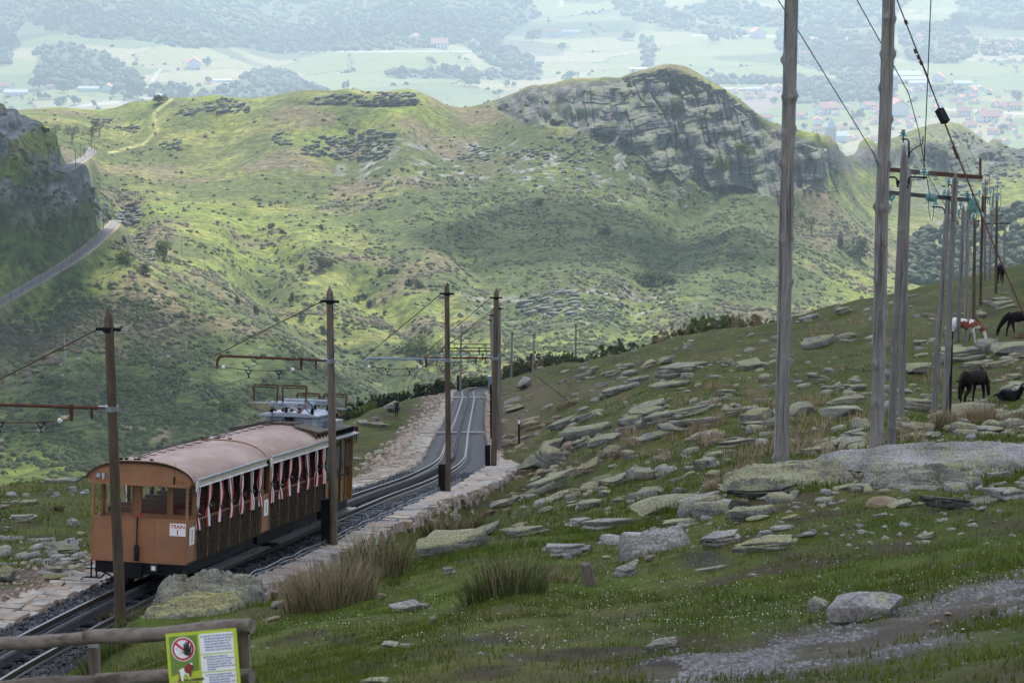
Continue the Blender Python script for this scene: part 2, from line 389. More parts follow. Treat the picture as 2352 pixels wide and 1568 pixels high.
# ================================================================ TERRAIN
class TPS:                                    # smooth surface through measured points: tan(depression) over (azimuth, log distance)
    def __init__(s, ctrl, ka=5.0, lam=1e-4):
        p = np.array([P(*c) for c in ctrl]); s.ka = ka
        X = np.stack([p[:, 0] / p[:, 1] * ka, np.log(p[:, 1])], 1); q = p[:, 2] / p[:, 1]
        n = len(X); r = np.hypot(X[:, None, 0] - X[None, :, 0], X[:, None, 1] - X[None, :, 1])
        K = np.where(r > 0, r * r * np.log(r + 1e-12), 0) + lam * np.eye(n)
        A = np.zeros((n + 3, n + 3)); A[:n, :n] = K; Q = np.c_[np.ones(n), X]; A[:n, n:] = Q; A[n:, :n] = Q.T
        s.w = np.linalg.solve(A, np.r_[q, 0, 0, 0]); s.X = X
    def __call__(s, x, y):
        x = np.asarray(x, float); y = np.asarray(y, float); sh = x.shape
        a = (x / y * s.ka).ravel(); l = np.log(y).ravel(); out = np.empty(len(a)); n = len(s.X)
        for i in range(0, len(a), 20000):
            r = np.hypot(a[i:i+20000, None] - s.X[None, :, 0], l[i:i+20000, None] - s.X[None, :, 1])
            out[i:i+20000] = (r * r * np.log(r + 1e-12)) @ s.w[:n] + s.w[n] + s.w[n+1] * a[i:i+20000] + s.w[n+2] * l[i:i+20000]
        return (out.reshape(sh)) * y
def polar_grid(a0, a1, na, ys):
    A, Y = np.meshgrid(np.linspace(a0, a1, na), ys); nr = len(ys)
    i = np.arange(nr - 1)[:, None] * na + np.arange(na - 1)[None]
    return A * Y, Y, np.stack([i, i + 1, i + na + 1, i + na], -1).reshape(-1, 4)
# ---- the railway's centre line (measured u, v, depth), smoothed and resampled by length
TK = [(-520,1720,31),(-160,1608,38.5),(0,1518,44),(113,1458,47),(317,1355,52),(500,1278,57.6),(653,1216,63),(713,1190,66.2),(799,1156,70),(841,1139,73),(895,1120,78),
      (950,1100.5,84),(991,1082,90.5),(1024,1064,98),(1036,1053,103),(1045.4,1026,116),(1054,990.8,141),(1066,949.5,181),
      (1076.4,910.4,217),(1083,893.5,243),(1102,889.5,251),(1135,888.5,257),(1190,890,262),(1300,905,266),(1420,930,270)]
tkp = np.array([P(*k) for k in TK]); cs = np.r_[0, np.cumsum(np.linalg.norm(np.diff(tkp, axis=0), axis=1))]
def catmull(t, pts, q):
    i = np.clip(np.searchsorted(t, q) - 1, 0, len(t) - 2); m = np.gradient(pts, t, axis=0)
    h = (t[i+1] - t[i])[:, None]; s_ = ((q - t[i]) / (t[i+1] - t[i]))[:, None]
    return (2*s_**3-3*s_**2+1)*pts[i] + (s_**3-2*s_**2+s_)*h*m[i] + (-2*s_**3+3*s_**2)*pts[i+1] + (s_**3-s_**2)*h*m[i+1]
TS = np.arange(0, cs[-1], .5); TP = catmull(cs, tkp, TS)
ker = np.ones(9) / 9
for k in range(3):
    e = np.r_[np.repeat(TP[:1, k], 4), TP[:, k], np.repeat(TP[-1:, k], 4)]; s_ = np.convolve(e, ker, 'valid'); TP[4:-4, k] = s_[4:-4]
TT = np.gradient(TP, axis=0); TT /= np.linalg.norm(TT, axis=1)[:, None]
TR = np.stack([TT[:, 1], -TT[:, 0], 0 * TT[:, 0]], 1); TR /= np.linalg.norm(TR, axis=1)[:, None]
def tk(s):                                    # point, tangent, right vector at length s
    f = np.interp(s, TS, np.arange(len(TS))); 
    g = lambda A: np.array([np.interp(f, np.arange(len(TS)), A[:, k]) for k in range(3)])
    return g(TP), g(TT), g(TR)
def s_at_y(y): return float(np.interp(y, TP[:480, 1][:int(np.argmax(TP[:, 1]))], TS[:480][:int(np.argmax(TP[:, 1]))]))
def track_near(x, y):                         # signed side distance, rail height, length along
    x = np.asarray(x, float).ravel(); y = np.asarray(y, float).ravel()
    S = np.full(len(x), 99.0); Z = np.zeros(len(x)); L = np.zeros(len(x))
    xi = np.interp(y, TP[:400, 1], TP[:400, 0]); k = np.where((np.abs(x - xi) < 16) | ((y > 205) & (y < 290) & (np.abs(x) < 40)))[0]
    for i in range(0, len(k), 4000):
        kk = k[i:i+4000]; d2 = (x[kk, None] - TP[None, :, 0])**2 + (y[kk, None] - TP[None, :, 1])**2
        j = d2.argmin(1); dx = x[kk] - TP[j, 0]; dy = y[kk] - TP[j, 1]
        S[kk] = dx * TR[j, 0] + dy * TR[j, 1]; al = dx * TT[j, 0] + dy * TT[j, 1]
        Z[kk] = TP[j, 2] + al * TT[j, 2]; L[kk] = TS[j] + al
        end = (np.abs(al) > 2) ; S[kk[end]] = 99
    return S, Z, L
def wr_of(y): return np.interp(y, [30, 46, 49, 70, 86, 97, 103, 250], [1.0, 1.0, 2.15, 2.25, 2.75, 2.85, 2.15, 2.05])      # right edge of the stone edging
def wl_of(y): return np.interp(y, [30, 60, 120, 160, 250], [2.3, 2.35, 2.35, 2.35, 2.0])
NEAR = [(-500,2350,9),(300,2300,9),(1176,2300,9),(2352,2250,9),(2850,2200,9),(-500,1900,14),(300,1860,14),(1176,1800,13.2),(2352,1740,12.6),(2850,1700,12.5),
 (-400,1650,33),(60,1575,38),(150,1548,40),(300,1500,38),(500,1480,35),(500,1568,27),(300,1620,25),(600,1568,25),(1176,1568,19.5),(1800,1568,16.8),(2352,1568,15),(2850,1560,14),
 (1970,1420,23),(2352,1400,20),(2750,1380,19),(1300,1450,27),(1000,1420,32),(800,1400,37),(640,1392,41.5),(460,1402,43.5),(277,1418,44),(1160,1372,32),(1355,1345,34),(1650,1262,36),
 (2100,1250,32),(2352,1210,32),(2750,1200,30),(1500,1252,40),(1680,1155,43),(2352,1100,42),(2750,1090,41),(1300,1242,47),(1050,1262,52),(900,1340,44.5),(760,1345,49),(700,1378,46),(850,1292,52.5),
 (1150,1190,68),(1150,1142,86),(1250,1150,76),(1500,1060,76),(1800,1076,54),(2012,1060,49),(2068,982,63),(2170,962,75),(2240,926,92),(2352,930,88),(2750,900,88),(1500,930,100),
 (1250,1000,112),(1190,960,140),(1300,920,136),(1200,890,215),(1300,862,182),(1500,850,142),(1800,850,112),(2100,850,106),(2352,832,106),(1800,762,165),(2100,722,152),(2325,772,140),(2352,702,166),(2750,740,120),
 (1250,852,228),(1350,834,215),(1450,810,200),(1550,780,197),(1650,766,198),(1760,748,199),(1900,713,203),(2000,689,206),(2085,669,210),(2200,650,218),(2319,618,230),(2500,570,240),(2800,500,250),
 (100,1342,54),(0,1402,49.5),(0,1300,58),(100,1250,63),(0,1200,71),(100,1180,74),(0,1126,90),(150,1108,94),(-300,1180,88),(-300,1330,56),(-500,1300,70),(-500,1500,42),(350,1098,98),(600,1050,130),
 (820,1019,172),(810,968,195),(840,1086,113),(900,1040,142),(900,1000,168),(960,966,196),(880,938,207),(950,920,224),(1020,905,246),(760,990,180),(1100,898,262),(1000,1010,150)]
def behind(u, v, d): return [(u, v + 30, d * 1.10), (u, v + 170, d * 1.32), (u, v + 560, d * 1.85)]
for c in [(-300,1180,88),(0,1126,90),(150,1108,94),(350,1098,98),(600,1050,130),(810,968,195),(880,938,207),(950,920,224),(1020,905,262),(1150,890,275),(1250,862,262),(1350,840,250),(1450,812,225),(1550,782,220),
          (1760,748,218),(1900,713,222),(2085,669,230),(2319,618,248),(2500,570,255),(2800,500,262)]: NEAR += behind(*c)
_q = []
for y_, o_, dz_ in ((50,3.0,-.7),(54,3.0,-.8),(59,3.2,-.8),(66,3.4,-.8),(72,3.4,-.8),(54,4.6,-.7),(62,4.8,-.8)):
    s0_ = s_at_y(y_); p_, t_, r_ = tk(s0_); w_ = p_ + r_ * o_; w_[2] += dz_; _q.append(proj(*w_))
NEAR = NEAR + [tuple(map(float, c)) for c in _q]
tpsN = TPS(NEAR, lam=2e-4)
def Hn(x, y, fine=True):
    x = np.asarray(x, float); y = np.asarray(y, float); z = tpsN(x, y)
    amp = .10 + .0022 * y
    z = z + amp * (fbm(x / 4.5, y / 4.5, 3, 3) - .5) * 2
    if fine: z = z + .16 * (fbm(x / 1.1, y / 1.1, 11, 3) - .5) + .045 * (fbm(x * 3.1, y * 3.1, 5, 2) - .5)
    S, Z, L = track_near(x, y); S = S.reshape(x.shape); Z = Z.reshape(x.shape)
    wr, wl = wr_of(y), wl_of(y); zp = Z - .36
    fr = np.where(y < 46, 1.9, .30)
    w = np.where(S < 0, 1 - sm(wl, wl + 2.6, -S), 1 - sm(wr + .02, wr + fr, S))
    return z * (1 - w) + zp * w
dsN = np.exp(np.linspace(math.log(11), math.log(330), 1500))
def hit(u, v, H=Hn, ds=dsN):                  # where the sight line through a measured pixel meets the ground
    a = (u - CU) / F; b = (CV - v) / F
    X = ds * a; Y = ds * (CT + b * ST); Z = ds * (-ST + b * CT); h = H(X, Y) - Z
    k = np.where(h >= 0)[0]
    if len(k) == 0: return None
    k = k[0]
    if k == 0: d = ds[0]
    else: t = -h[k-1] / (h[k] - h[k-1] + 1e-12); d = ds[k-1] + t * (ds[k] - ds[k-1])
    p = P(u, v, d); return p, d
def fhit(u, v):
    r = hit(u, v)
    return r if r else (P(u, v, 200.0), 200.0)
ysN = np.exp(np.linspace(math.log(7.5), math.log(430), 430))
XN, YN, FN = polar_grid(-.38, .38, 480, ysN); ZN = Hn(XN, YN)
UN, VN, DN = proj(XN, YN, ZN)
_lg0, _lg1 = math.log(7.5), math.log(430)
def bil(Z, fa, fl):
    i = np.clip(np.floor(fl).astype(int), 0, Z.shape[0] - 2); j = np.clip(np.floor(fa).astype(int), 0, Z.shape[1] - 2); a = np.clip(fa - j, 0, 1); b = np.clip(fl - i, 0, 1)
    return (Z[i, j]*(1-a) + Z[i, j+1]*a)*(1-b) + (Z[i+1, j]*(1-a) + Z[i+1, j+1]*a)*b
def Hn(x, y):                                 # height of the finished ground mesh
    x = np.asarray(x, float); y = np.asarray(y, float)
    return bil(ZN, (x / y + .38) / .76 * 479, (np.log(y) - _lg0) / (_lg1 - _lg0) * 429)
hit.__defaults__ = (Hn, dsN)
# colours of the ground cover (what grows there, not light): turf, mown-looking short grass, bare peat, path gravel, trodden dirt
n1 = fbm(XN / 2.6, YN / 2.6, 21, 4); n2 = fbm(XN / .7, YN / .9, 31, 3); n3 = fbm(XN / 9, YN / 9, 41, 3)
def lerp(a, b, t): return a + (b - a) * t[..., None]
cN = lerp(np.array([.058, .074, .011]), np.array([.092, .095, .020]), sm(.35, .65, n1))
cN = lerp(cN, np.array([.074, .120, .008]), sm(1150, 1400, VN) * sm(.40, .58, n3) * .8)
cN = lerp(cN, np.array([.085, .070, .032]), sm(.56, .72, n2) * .55)
cN = lerp(cN, np.array([.060, .042, .028]), sm(.61, .72, fbm(XN / 1.6, YN / 1.6, 57, 4)) * .85)
gp, _ = seg_dist(UN, VN, [(2560,1315),(2352,1358),(2200,1405),(2050,1450),(1900,1492),(1700,1525),(1500,1548)])
gw = 52 + 60 * (fbm(XN / 1.3, YN / 1.3, 61, 3) - .45)
gmask = lambda x, y: sm(.40, .54, fbm(x / .9, y / .9, 67, 4))
grav = sm(1.1, .6, gp / gw) * (.25 + .75 * gmask(XN, YN))
cN = lerp(cN, np.array([.085, .066, .048]), sm(1.5, .8, gp / gw) * .75)
cN = lerp(cN, np.array([.135, .122, .115]), grav * .9)
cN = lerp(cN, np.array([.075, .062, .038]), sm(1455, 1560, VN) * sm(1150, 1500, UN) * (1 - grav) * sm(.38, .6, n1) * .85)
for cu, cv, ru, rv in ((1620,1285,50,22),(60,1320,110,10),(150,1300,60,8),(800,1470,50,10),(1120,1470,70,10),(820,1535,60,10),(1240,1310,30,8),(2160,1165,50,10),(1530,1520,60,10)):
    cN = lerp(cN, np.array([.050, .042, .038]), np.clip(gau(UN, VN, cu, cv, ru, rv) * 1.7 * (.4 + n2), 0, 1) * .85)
SN, ZT, LN = track_near(XN, YN); SN = SN.reshape(XN.shape)
dirt = np.where(SN < 0, sm(5.5, 2.3, -SN), 0) * sm(.25, .5, n2 + .1) * sm(300, 230, YN)
cN = lerp(cN, np.array([.19, .145, .11]), np.clip(dirt * 1.2, 0, 1))
dr = gau(UN, VN, 1230, 905, 60, 30) + gau(UN, VN, 1190, 970, 45, 60) + gau(UN, VN, 1360, 895, 60, 14)
cN = lerp(cN, np.array([.15, .105, .08]), np.clip(dr * (n2 * 1.1), 0, .6))
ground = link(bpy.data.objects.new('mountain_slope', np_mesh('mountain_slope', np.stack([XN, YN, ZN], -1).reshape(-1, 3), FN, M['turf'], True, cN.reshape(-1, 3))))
tag(ground, kind='structure')

# the same slope going on up behind the camera to the summit; unseen, added to darken window reflections
yb_ = np.r_[-400, -300, -220, -160, -110, -75, -50, -32, -24, -18, -8, -3.]; Xb, Yb = np.meshgrid(np.linspace(-260, 260, 60), yb_)
zb_ = np.interp(Yb, [-400, -220, -110, -50, -8, 0, 7.6], [46, 42, 26, 10, -.4, -1.75, -3.6]) + 5 * (fbm(Xb / 30, Yb / 30, 45, 3) - .5) * sm(-6, -60, Yb) + .12 * np.clip(Xb, -40, 40) * sm(-15, -60, Yb)
ib = np.arange(len(yb_) - 1)[:, None] * 60 + np.arange(59)[None]; cb_ = np.tile(np.array([[.068, .080, .016]]), (Xb.size, 1))
tag(link(bpy.data.objects.new('summit_slope', np_mesh('summit_slope', np.stack([Xb, Yb, zb_], -1).reshape(-1, 3), np.stack([ib, ib + 1, ib + 61, ib + 60], -1).reshape(-1, 4), M['turf'], True, cb_))), kind='structure')
# ---- the hills across the combe
MID = [(-400,200,960),(-200,240,960),(0,300,960),(60,325,965),(110,355,970),(160,391,975),(200,435,980),(240,481,985),(262,501,992),
 (-200,300,1120),(0,350,1120),(110,400,1130),(200,465,1140),(262,530,1110),(60,330,1450),(150,380,1400),(215,425,1370),(275,485,1290),
 (0,697,890),(70,655,905),(130,620,925),(190,580,945),(240,540,965),(264,512,982),(50,450,932),(150,520,940),(0,560,915),(100,600,925),(-200,700,880),(-200,450,930),
 (0,800,850),(150,720,880),(300,645,920),(275,565,955),(430,672,930),(560,742,905),(640,777,893),(760,872,870),(-300,850,830),
 (330,515,1160),(420,565,1140),(520,615,1125),(640,688,1095),(780,768,1055),(900,850,1000),
 (0,950,800),(300,950,800),(600,950,815),(900,930,840),(0,1120,720),(400,1120,720),(800,1000,790),(1050,900,850),(1300,880,860),(1600,800,930),(1900,790,960),(2352,800,960),(2700,800,960),
 (-300,1500,560),(600,1500,560),(1400,1500,560),(2600,1500,560),(-300,2100,470),(2600,2100,470),
 (-400,275,1720),(0,258,1700),(150,249,1690),(300,241,1670),(400,229,1650),(500,223,1620),(700,216,1600),(800,213,1580),(950,222,1560),(1010,242,1580),(1130,243,1600),(1170,228,1590),(1230,207,1570),
 (1330,197,1550),(1400,192,1540),(1460,180,1520),(1520,169,1500),(1560,174,1495),(1600,192,1490),(1650,217,1480),(1700,252,1470),(1740,281,1470),(1800,301,1480),(1830,321,1490),(1880,337,1500),
 (1930,343,1720),(2000,331,1880),(2080,311,1890),(2150,289,1900),(2200,289,1900),(2240,312,1900),(2290,346,1910),(2352,343,1950),(2700,330,1950),
 (1150,300,1535),(1300,330,1480),(1400,370,1440),(1500,412,1425),(1600,442,1410),(1700,462,1400),(1790,475,1400),(1850,470,1440),
 (200,345,1480),(235,392,1440),(300,300,1600),(500,300,1560),(800,330,1510),(1000,330,1510),(400,450,1390),(700,450,1390),(1000,450,1380),(1000,560,1260),(700,560,1250),(1300,500,1320),
 (1500,550,1290),(1700,535,1310),(1850,590,1300),(1990,662,1290),(1300,640,1200),(300,420,1400),(500,520,1260),
 (1780,335,1580),(1830,345,1600),(1860,352,1660),(1900,352,1620),(1800,360,1680),(1850,430,1850),(1780,430,1780),(1920,360,1800),(1880,520,1600),(2060,560,1580),(2150,620,1500),(2200,460,1760),(2352,450,1760),(2352,610,1500),(2200,680,1330),(2050,420,1800),(1950,420,1720),(2700,450,1750),(2700,620,1450),
 (600,660,1180),(900,650,1190),(1200,710,1150),(1500,735,1130),(1750,740,1130),(850,780,1060),(1050,800,1000),(1250,790,1010)]
for c in [(-400,275,1720),(0,258,1700),(300,241,1670),(500,223,1620),(800,213,1580),(1010,242,1580),(1230,207,1570),(1400,192,1540),(1520,169,1500),(1650,217,1480),(1740,281,1470),(1880,337,1500)]:
    MID += [(c[0], c[1] + 25, c[2] * 1.07), (c[0], c[1] + 250, c[2] * 1.3), (c[0], c[1] + 640, c[2] * 1.6)]
for c in [(1930,343,1720),(2150,289,1900),(2290,346,1910),(2700,330,1950)]: MID += [(c[0], c[1] + 30, c[2] * 1.06), (c[0], c[1] + 300, c[2] * 1.2), (c[0], c[1] + 560, c[2] * 1.32)]
tpsM = TPS(MID, lam=1e-4)
GULLY = [([(285,475),(330,540),(420,590),(520,640),(640,705),(760,775),(900,860),(1000,900)], 34, 10), ([(820,640),(880,690),(950,755),(1010,840)], 26, 7), ([(1010,700),(1080,760),(1120,820)], 30, 5),
         ([(560,540),(650,590),(760,640),(840,700)], 30, 4), ([(1180,740),(1100,640),(1050,560)], 40, 4), ([(1650,420),(1560,520),(1480,640),(1440,740)], 45, 5)]
def crag_mask(u, v): 
    top = np.interp(u, [1130,1170,1230,1330,1400,1460,1520,1560,1600,1650,1700,1740,1800,1830,1880,1930], [243,228,207,197,192,180,169,174,192,217,252,281,301,321,337,343])
    bot = np.interp(u, [1130,1200,1300,1400,1500,1600,1700,1790,1850,1930], [250,300,300,345,385,425,450,465,440,400])
    return sm(0, 18, v - top + 14) * sm(0, 30, bot - v)
def Hm(x, y, fine=True):
    x = np.asarray(x, float); y = np.asarray(y, float); z = tpsM(x, y)
    u, v, d = proj(x, y, z)
    z = z + 5.0 * (fbm(x / 120, y / 120, 71, 3) - .5)
    for pts, w, dep in GULLY:
        g, _ = seg_dist(u, v, pts); z = z - dep * np.exp(-(g / w)**2)
    cm = crag_mask(u, v)
    col = fbm(x / 26 + .25 * z / 10, x * 0 + 3, 77, 2); z = z + cm * (26 * (col - .5) + 9 * (fbm(x / 10, y / 14, 78, 2) - .5))
    st = 8.5; zz = z - .14 * x + 5 * fbm(x / 30, y / 30, 76, 2); fr = zz / st - np.floor(zz / st); z = z + np.clip(cm * 1.2, 0, 1) * st * (sm(.30, .70, fr) - fr) * .35
    lh = sm(290, 200, u) * sm(492, 430, v) * (y < 1050); z = z + lh * (9 * (fbm(x / 16, y / 22, 79, 3) - .5)); zz = z - .1 * x; fr = zz / 6 - np.floor(zz / 6); z = z + lh * 6 * (sm(.3, .7, fr) - fr) * .7
    if fine: z = z + 1.3 * (fbm(x / 16, y / 16, 73, 3) - .5)
    return z
Hm_free = Hm; FTK = []
for px_ in ([(-30,712),(-14,704),(60,662),(130,621),(190,582),(225,553),(250,528),(263,514),(265,507)], [(140,398),(152,389),(168,380),(190,367),(205,357),(211,350),(207,344),(199,340)]):
    px_ = np.array(px_, float); tt_ = np.linspace(0, len(px_) - 1, 40); px_ = np.stack([np.interp(tt_, np.arange(len(px_)), px_[:, k]) for k in (0, 1)], 1)
    pp = [hit(u, v, lambda x, y: Hm_free(x, y, False), np.exp(np.linspace(math.log(600), math.log(2100), 400))) for u, v in px_]; pp = np.array([g[0] for g in pp if g])
    for k in range(3): pp[3:-3, k] = np.convolve(pp[:, k], np.ones(7) / 7, 'valid')
    FTK.append(pp)
def Hm(x, y, fine=True):                      # with the shelf cut for the lower railway
    z = Hm_free(x, y, fine); sh = z.shape; xr, yr, z = np.ravel(x), np.ravel(y), np.ravel(z).copy()
    for pp in FTK:
        k = np.where((xr > pp[:, 0].min() - 12) & (xr < pp[:, 0].max() + 12) & (yr > pp[:, 1].min() - 12) & (yr < pp[:, 1].max() + 12))[0]
        if len(k) == 0: continue
        dd, ps = seg_dist(xr[k], yr[k], [tuple(q[:2]) for q in pp]); w = 1 - sm(3.4, 8.5, dd); z[k] = z[k] * (1 - w) + np.interp(ps, np.linspace(0, 1, len(pp)), pp[:, 2]) * w
    return z.reshape(sh)
ysM = np.r_[np.exp(np.linspace(math.log(420), math.log(760), 26))[:-1], np.exp(np.linspace(math.log(760), math.log(1780), 440))[:-1], np.exp(np.linspace(math.log(1780), math.log(2500), 60))]
XM, YM, FM = polar_grid(-.26, .26, 600, ysM); ZM = Hm(XM, YM)
UM, VM, DM = proj(XM, YM, ZM)
dsM = np.exp(np.linspace(math.log(600), math.log(2100), 700))
def mhit(u, v): return hit(u, v, lambda x, y: Hm(x, y), dsM)
n1 = fbm(XM / 60, YM / 60, 81, 4); n2 = fbm(XM / 14, YM / 14, 83, 4); n3 = fbm(XM / 150, YM / 150, 85, 3); nc = fbm(XM / 30, YM / 30, 87, 4)
HEATH_AND_SHADE = np.clip(gau(UM, VM, 1350, 500, 420, 150) * 1.3 + gau(UM, VM, 1750, 560, 200, 90) * .5 + gau(UM, VM, 250, 920, 480, 200) * .95 + gau(UM, VM, 900, 900, 400, 80) * .7 + gau(UM, VM, 80, 520, 190, 150) * 1.3 + gau(UM, VM, 1500, 720, 400, 80) * .5, 0, 1)  # dark heath regions; cloud shade on these slopes is put into the colour too
cM = lerp(np.array([.150, .185, .030]), np.array([.205, .205, .055]), sm(.35, .65, n1))
cM = lerp(cM, np.array([.095, .130, .024]), sm(.48, .66, n2) * .6)
heath = np.clip(sm(.42, .66, n1 * .5 + nc * .5 + .16 * HEATH_AND_SHADE) * .75 + HEATH_AND_SHADE * .80, 0, 1)  # heath cover, deepened where slope shade is painted in
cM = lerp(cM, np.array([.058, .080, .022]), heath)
cM = lerp(cM, np.array([.145, .110, .070]), sm(.56, .70, fbm(XM / 45, YM / 45, 91, 4)) * .65 * sm(1.0, .3, HEATH_AND_SHADE))
scree = sm(.60, .74, fbm(XM / 8, YM / 8, 93, 3)) * np.clip(gau(UM, VM, 1350, 380, 320, 70) + gau(UM, VM, 1300, 700, 220, 45) + gau(UM, VM, 900, 370, 250, 40) * .6 + gau(UM, VM, 2250, 520, 200, 110) * .5, 0, 1)
cM = lerp(cM, np.array([.24, .232, .222]), np.clip(scree * 1.3, 0, .7) * (1 - np.clip(crag_mask(UM, VM) * 1.5, 0, 1)))
cm0 = crag_mask(UM, VM); cM = lerp(cM, np.array([.045, .062, .028]), np.clip(cm0 * .9, 0, .9)); cragc = cm0 * sm(.40, .50, fbm(XM / 14, ZM / 9, 95, 4) + .10 * (fbm(XM / 26 + .25 * ZM / 10, XM * 0 + 3, 77, 2) - .45))
rk = fbm(XM / 6, ZM / 2.2 + XM * .1, 96, 3); cM = lerp(cM, lerp(np.array([.05, .052, .05]), np.array([.125, .124, .12]), sm(.3, .7, rk)), np.clip(cragc, 0, .95))
lh = sm(290, 190, UM) * sm(540, 430, VM) * (YM < 1050) * sm(.40, .55, fbm(XM / 14, ZM / 9, 97, 4)); cM = lerp(cM, lerp(np.array([.07, .07, .07]), np.array([.20, .195, .19]), sm(.3, .7, fbm(XM / 5, ZM / 3, 99, 3))), np.clip(lh, 0, .9))
dome = np.clip(gau(UM, VM, 2180, 380, 110, 80) * 1.3, 0, 1) * sm(.4, .55, fbm(XM / 20, ZM / 9, 98, 4)); cM = lerp(cM, np.array([.15, .15, .145]), dome * .8)
for pts, w, c in (([(395,228),(352,262),(362,300),(330,330),(250,352)], 3.5, (.34, .33, .13)), ([(-10,1035),(60,1000),(115,965),(160,955)], 4, (.30, .22, .14)), ([(280,978),(330,985),(420,1000),(540,1010)], 4.5, (.30, .22, .16)), ([(1180,860),(1230,845),(1290,870)], 3, (.28, .22, .15))):
    g, _ = seg_dist(UM, VM, pts); cM = lerp(cM, np.array(c), sm(1.4, .5, g / w) * .8)
hillc = np.clip(cM, .01, 1)
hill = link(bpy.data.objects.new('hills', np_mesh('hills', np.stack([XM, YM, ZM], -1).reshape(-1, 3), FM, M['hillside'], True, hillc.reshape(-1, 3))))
tag(hill, kind='structure')

# ---- the valley floor and its far rise, out past everything the photograph sees
VAL = []; VS = 1.9                              # the valley lies 5 to 10 km off
for u in (-700, -200, 600, 1176, 1800, 2500, 3000):
    VAL += [(u, 1100, 1900), (u, 620, 2400), (u, 420, 2900), (u, 340, 3200), (u, 300, 3450), (u, 250, 3720), (u, 200, 4020), (u, 150, 4360), (u, 100, 4740), (u, 50, 5080), (u, 0, 5420), (u, -80, 5900), (u, -200, 7600), (u, -330, 12500)]
for c in [(180,120,4150),(150,60,4300),(500,90,4500),(560,165,3850),(640,195,3700),(900,60,4700)]: VAL.append(c)
VAL = [(u, v, d * VS) for u, v, d in VAL]
tpsV = TPS(VAL, lam=3e-3)
def Hv(x, y):
    return tpsV(x, y) + 18 * (fbm(x / 420, y / 420, 101, 3) - .5) + 5 * (fbm(x / 120, y / 120, 103, 2) - .5)
dsV = np.exp(np.linspace(math.log(2300*VS), math.log(8000*VS), 500))
def vhit(u, v): return hit(u, v, Hv, dsV)
ysV = VS * np.r_[np.exp(np.linspace(math.log(1850), math.log(2900), 16))[:-1], np.exp(np.linspace(math.log(2900), math.log(5900), 290))[:-1], np.exp(np.linspace(math.log(5900), math.log(14000), 34))]
XV, YV, FV = polar_grid(-.30, .30, 460, ysV); ZV = Hv(XV, YV); UV, VV, DV = proj(XV, YV, ZV)
WOODS = [[(80,110),(150,98),(240,120),(330,180),(325,212),(230,210),(110,205),(85,170)], [(-60,-60),(1040,-60),(1070,60),(1090,95),(980,112),(800,118),(640,125),(560,110),(420,112),(330,95),(200,88),(120,70),(60,50),(20,95),(-60,110)],
         [(440,225),(520,195),(600,160),(660,165),(700,195),(760,212),(740,235),(560,245),(450,245)], [(980,-40),(1180,-40),(1240,40),(1170,75),(1120,150),(1060,100)], [(1120,105),(1180,110),(1240,150),(1230,180),(1130,150)],
         [(880,165),(1000,160),(1250,165),(1240,185),(1000,182),(890,180)], [(1460,-30),(1560,30),(1620,60),(1720,70),(1700,95),(1560,70),(1430,40),(1380,-30)], [(1500,180),(1620,176),(1860,180),(2100,178),(2100,192),(1500,196)],
         [(1470,85),(1505,85),(1500,160),(1475,160)], [(1560,25),(1680,-10),(1760,20),(1850,10),(1870,70),(1640,60)], [(1790,60),(2000,80),(2060,110),(2050,180),(1960,185),(1830,150),(1780,110)], [(1830,190),(2060,170),(2050,230),(1960,235),(1830,240)],
         [(2200,-40),(2500,-40),(2500,80),(2330,70),(2200,60)], [(2060,60),(2200,50),(2260,110),(2200,150),(2080,140)], [(1830,-30),(2120,-40),(2040,60),(1880,70)], [(330,205),(420,190),(430,230),(340,225)], [(-50,75),(30,75),(25,150),(-50,160)],
         [(2230,100),(2500,90),(2500,120),(2260,130)],[(1600,0),(1560,-40),(1800,-40),(1800,-10)]]
sd = np.stack([rng.uniform(-400, 2750, 150), rng.uniform(-140, 360, 150)], 1)
mw = np.array([1/190., 1/26.]); wob = 14 * (fbm(XV / 160, YV / 160, 107, 3) - .5)
q = np.stack([(UV + 3*wob).ravel(), (VV + wob*.6).ravel()], 1) * mw; near1 = np.full(len(q), 9e9); near2 = near1.copy(); idx = np.zeros(len(q), int)
for j, s_ in enumerate(sd * mw):
    d = np.abs(q[:, 0] - s_[0]) * .9 + np.abs(q[:, 1] - s_[1] + .25 * (q[:, 0] - s_[0])); k = d < near1
    near2 = np.where(k, near1, np.minimum(near2, d)); idx = np.where(k, j, idx); near1 = np.where(k, d, near1)
pal = np.array([(.12, .165, .065), (.15, .19, .08), (.18, .20, .10), (.10, .145, .055), (.20, .205, .12), (.135, .175, .065), (.225, .22, .14)])
pal = pal * np.array([1.02, .92, .78])
cV = pal[rng.integers(0, len(pal), 150)][idx].reshape(*UV.shape, 3)
edge = (near2 - near1).reshape(UV.shape)
cV = lerp(cV, np.array([.05, .08, .03]), sm(.06, .025, edge) * .95)
for poly in ([(1720,205),(1830,190),(2060,186),(2060,205),(1900,212),(1840,222),(1740,225)], [(1660,232),(1760,226),(1800,240),(1740,262),(1690,256)], [(1540,182),(1640,182),(1640,196),(1540,194)]):
    cV = lerp(cV, np.array([.19, .14, .125]), in_poly(UV, VV, poly) * .9)
wm = np.zeros(UV.shape, bool)
for w in WOODS: wm |= in_poly(UV, VV, w)
cV = lerp(cV, np.array([.045, .065, .03]), wm * .95)
for pts, w in (([(365,162),(345,195),(330,214)], 3), ([(330,214),(380,218),(300,232),(165,245)], 2.2), ([(1590,82),(1800,84),(2000,90)], 1.8), ([(1285,18),(1292,2)], 2.5), ([(2150,250),(2352,262)], 2.5), ([(640,120),(1100,118)],1.2)):
    g, _ = seg_dist(UV, VV, pts); cV = lerp(cV, np.array([.38, .36, .34]), sm(1.5, .6, g / w) * .85)
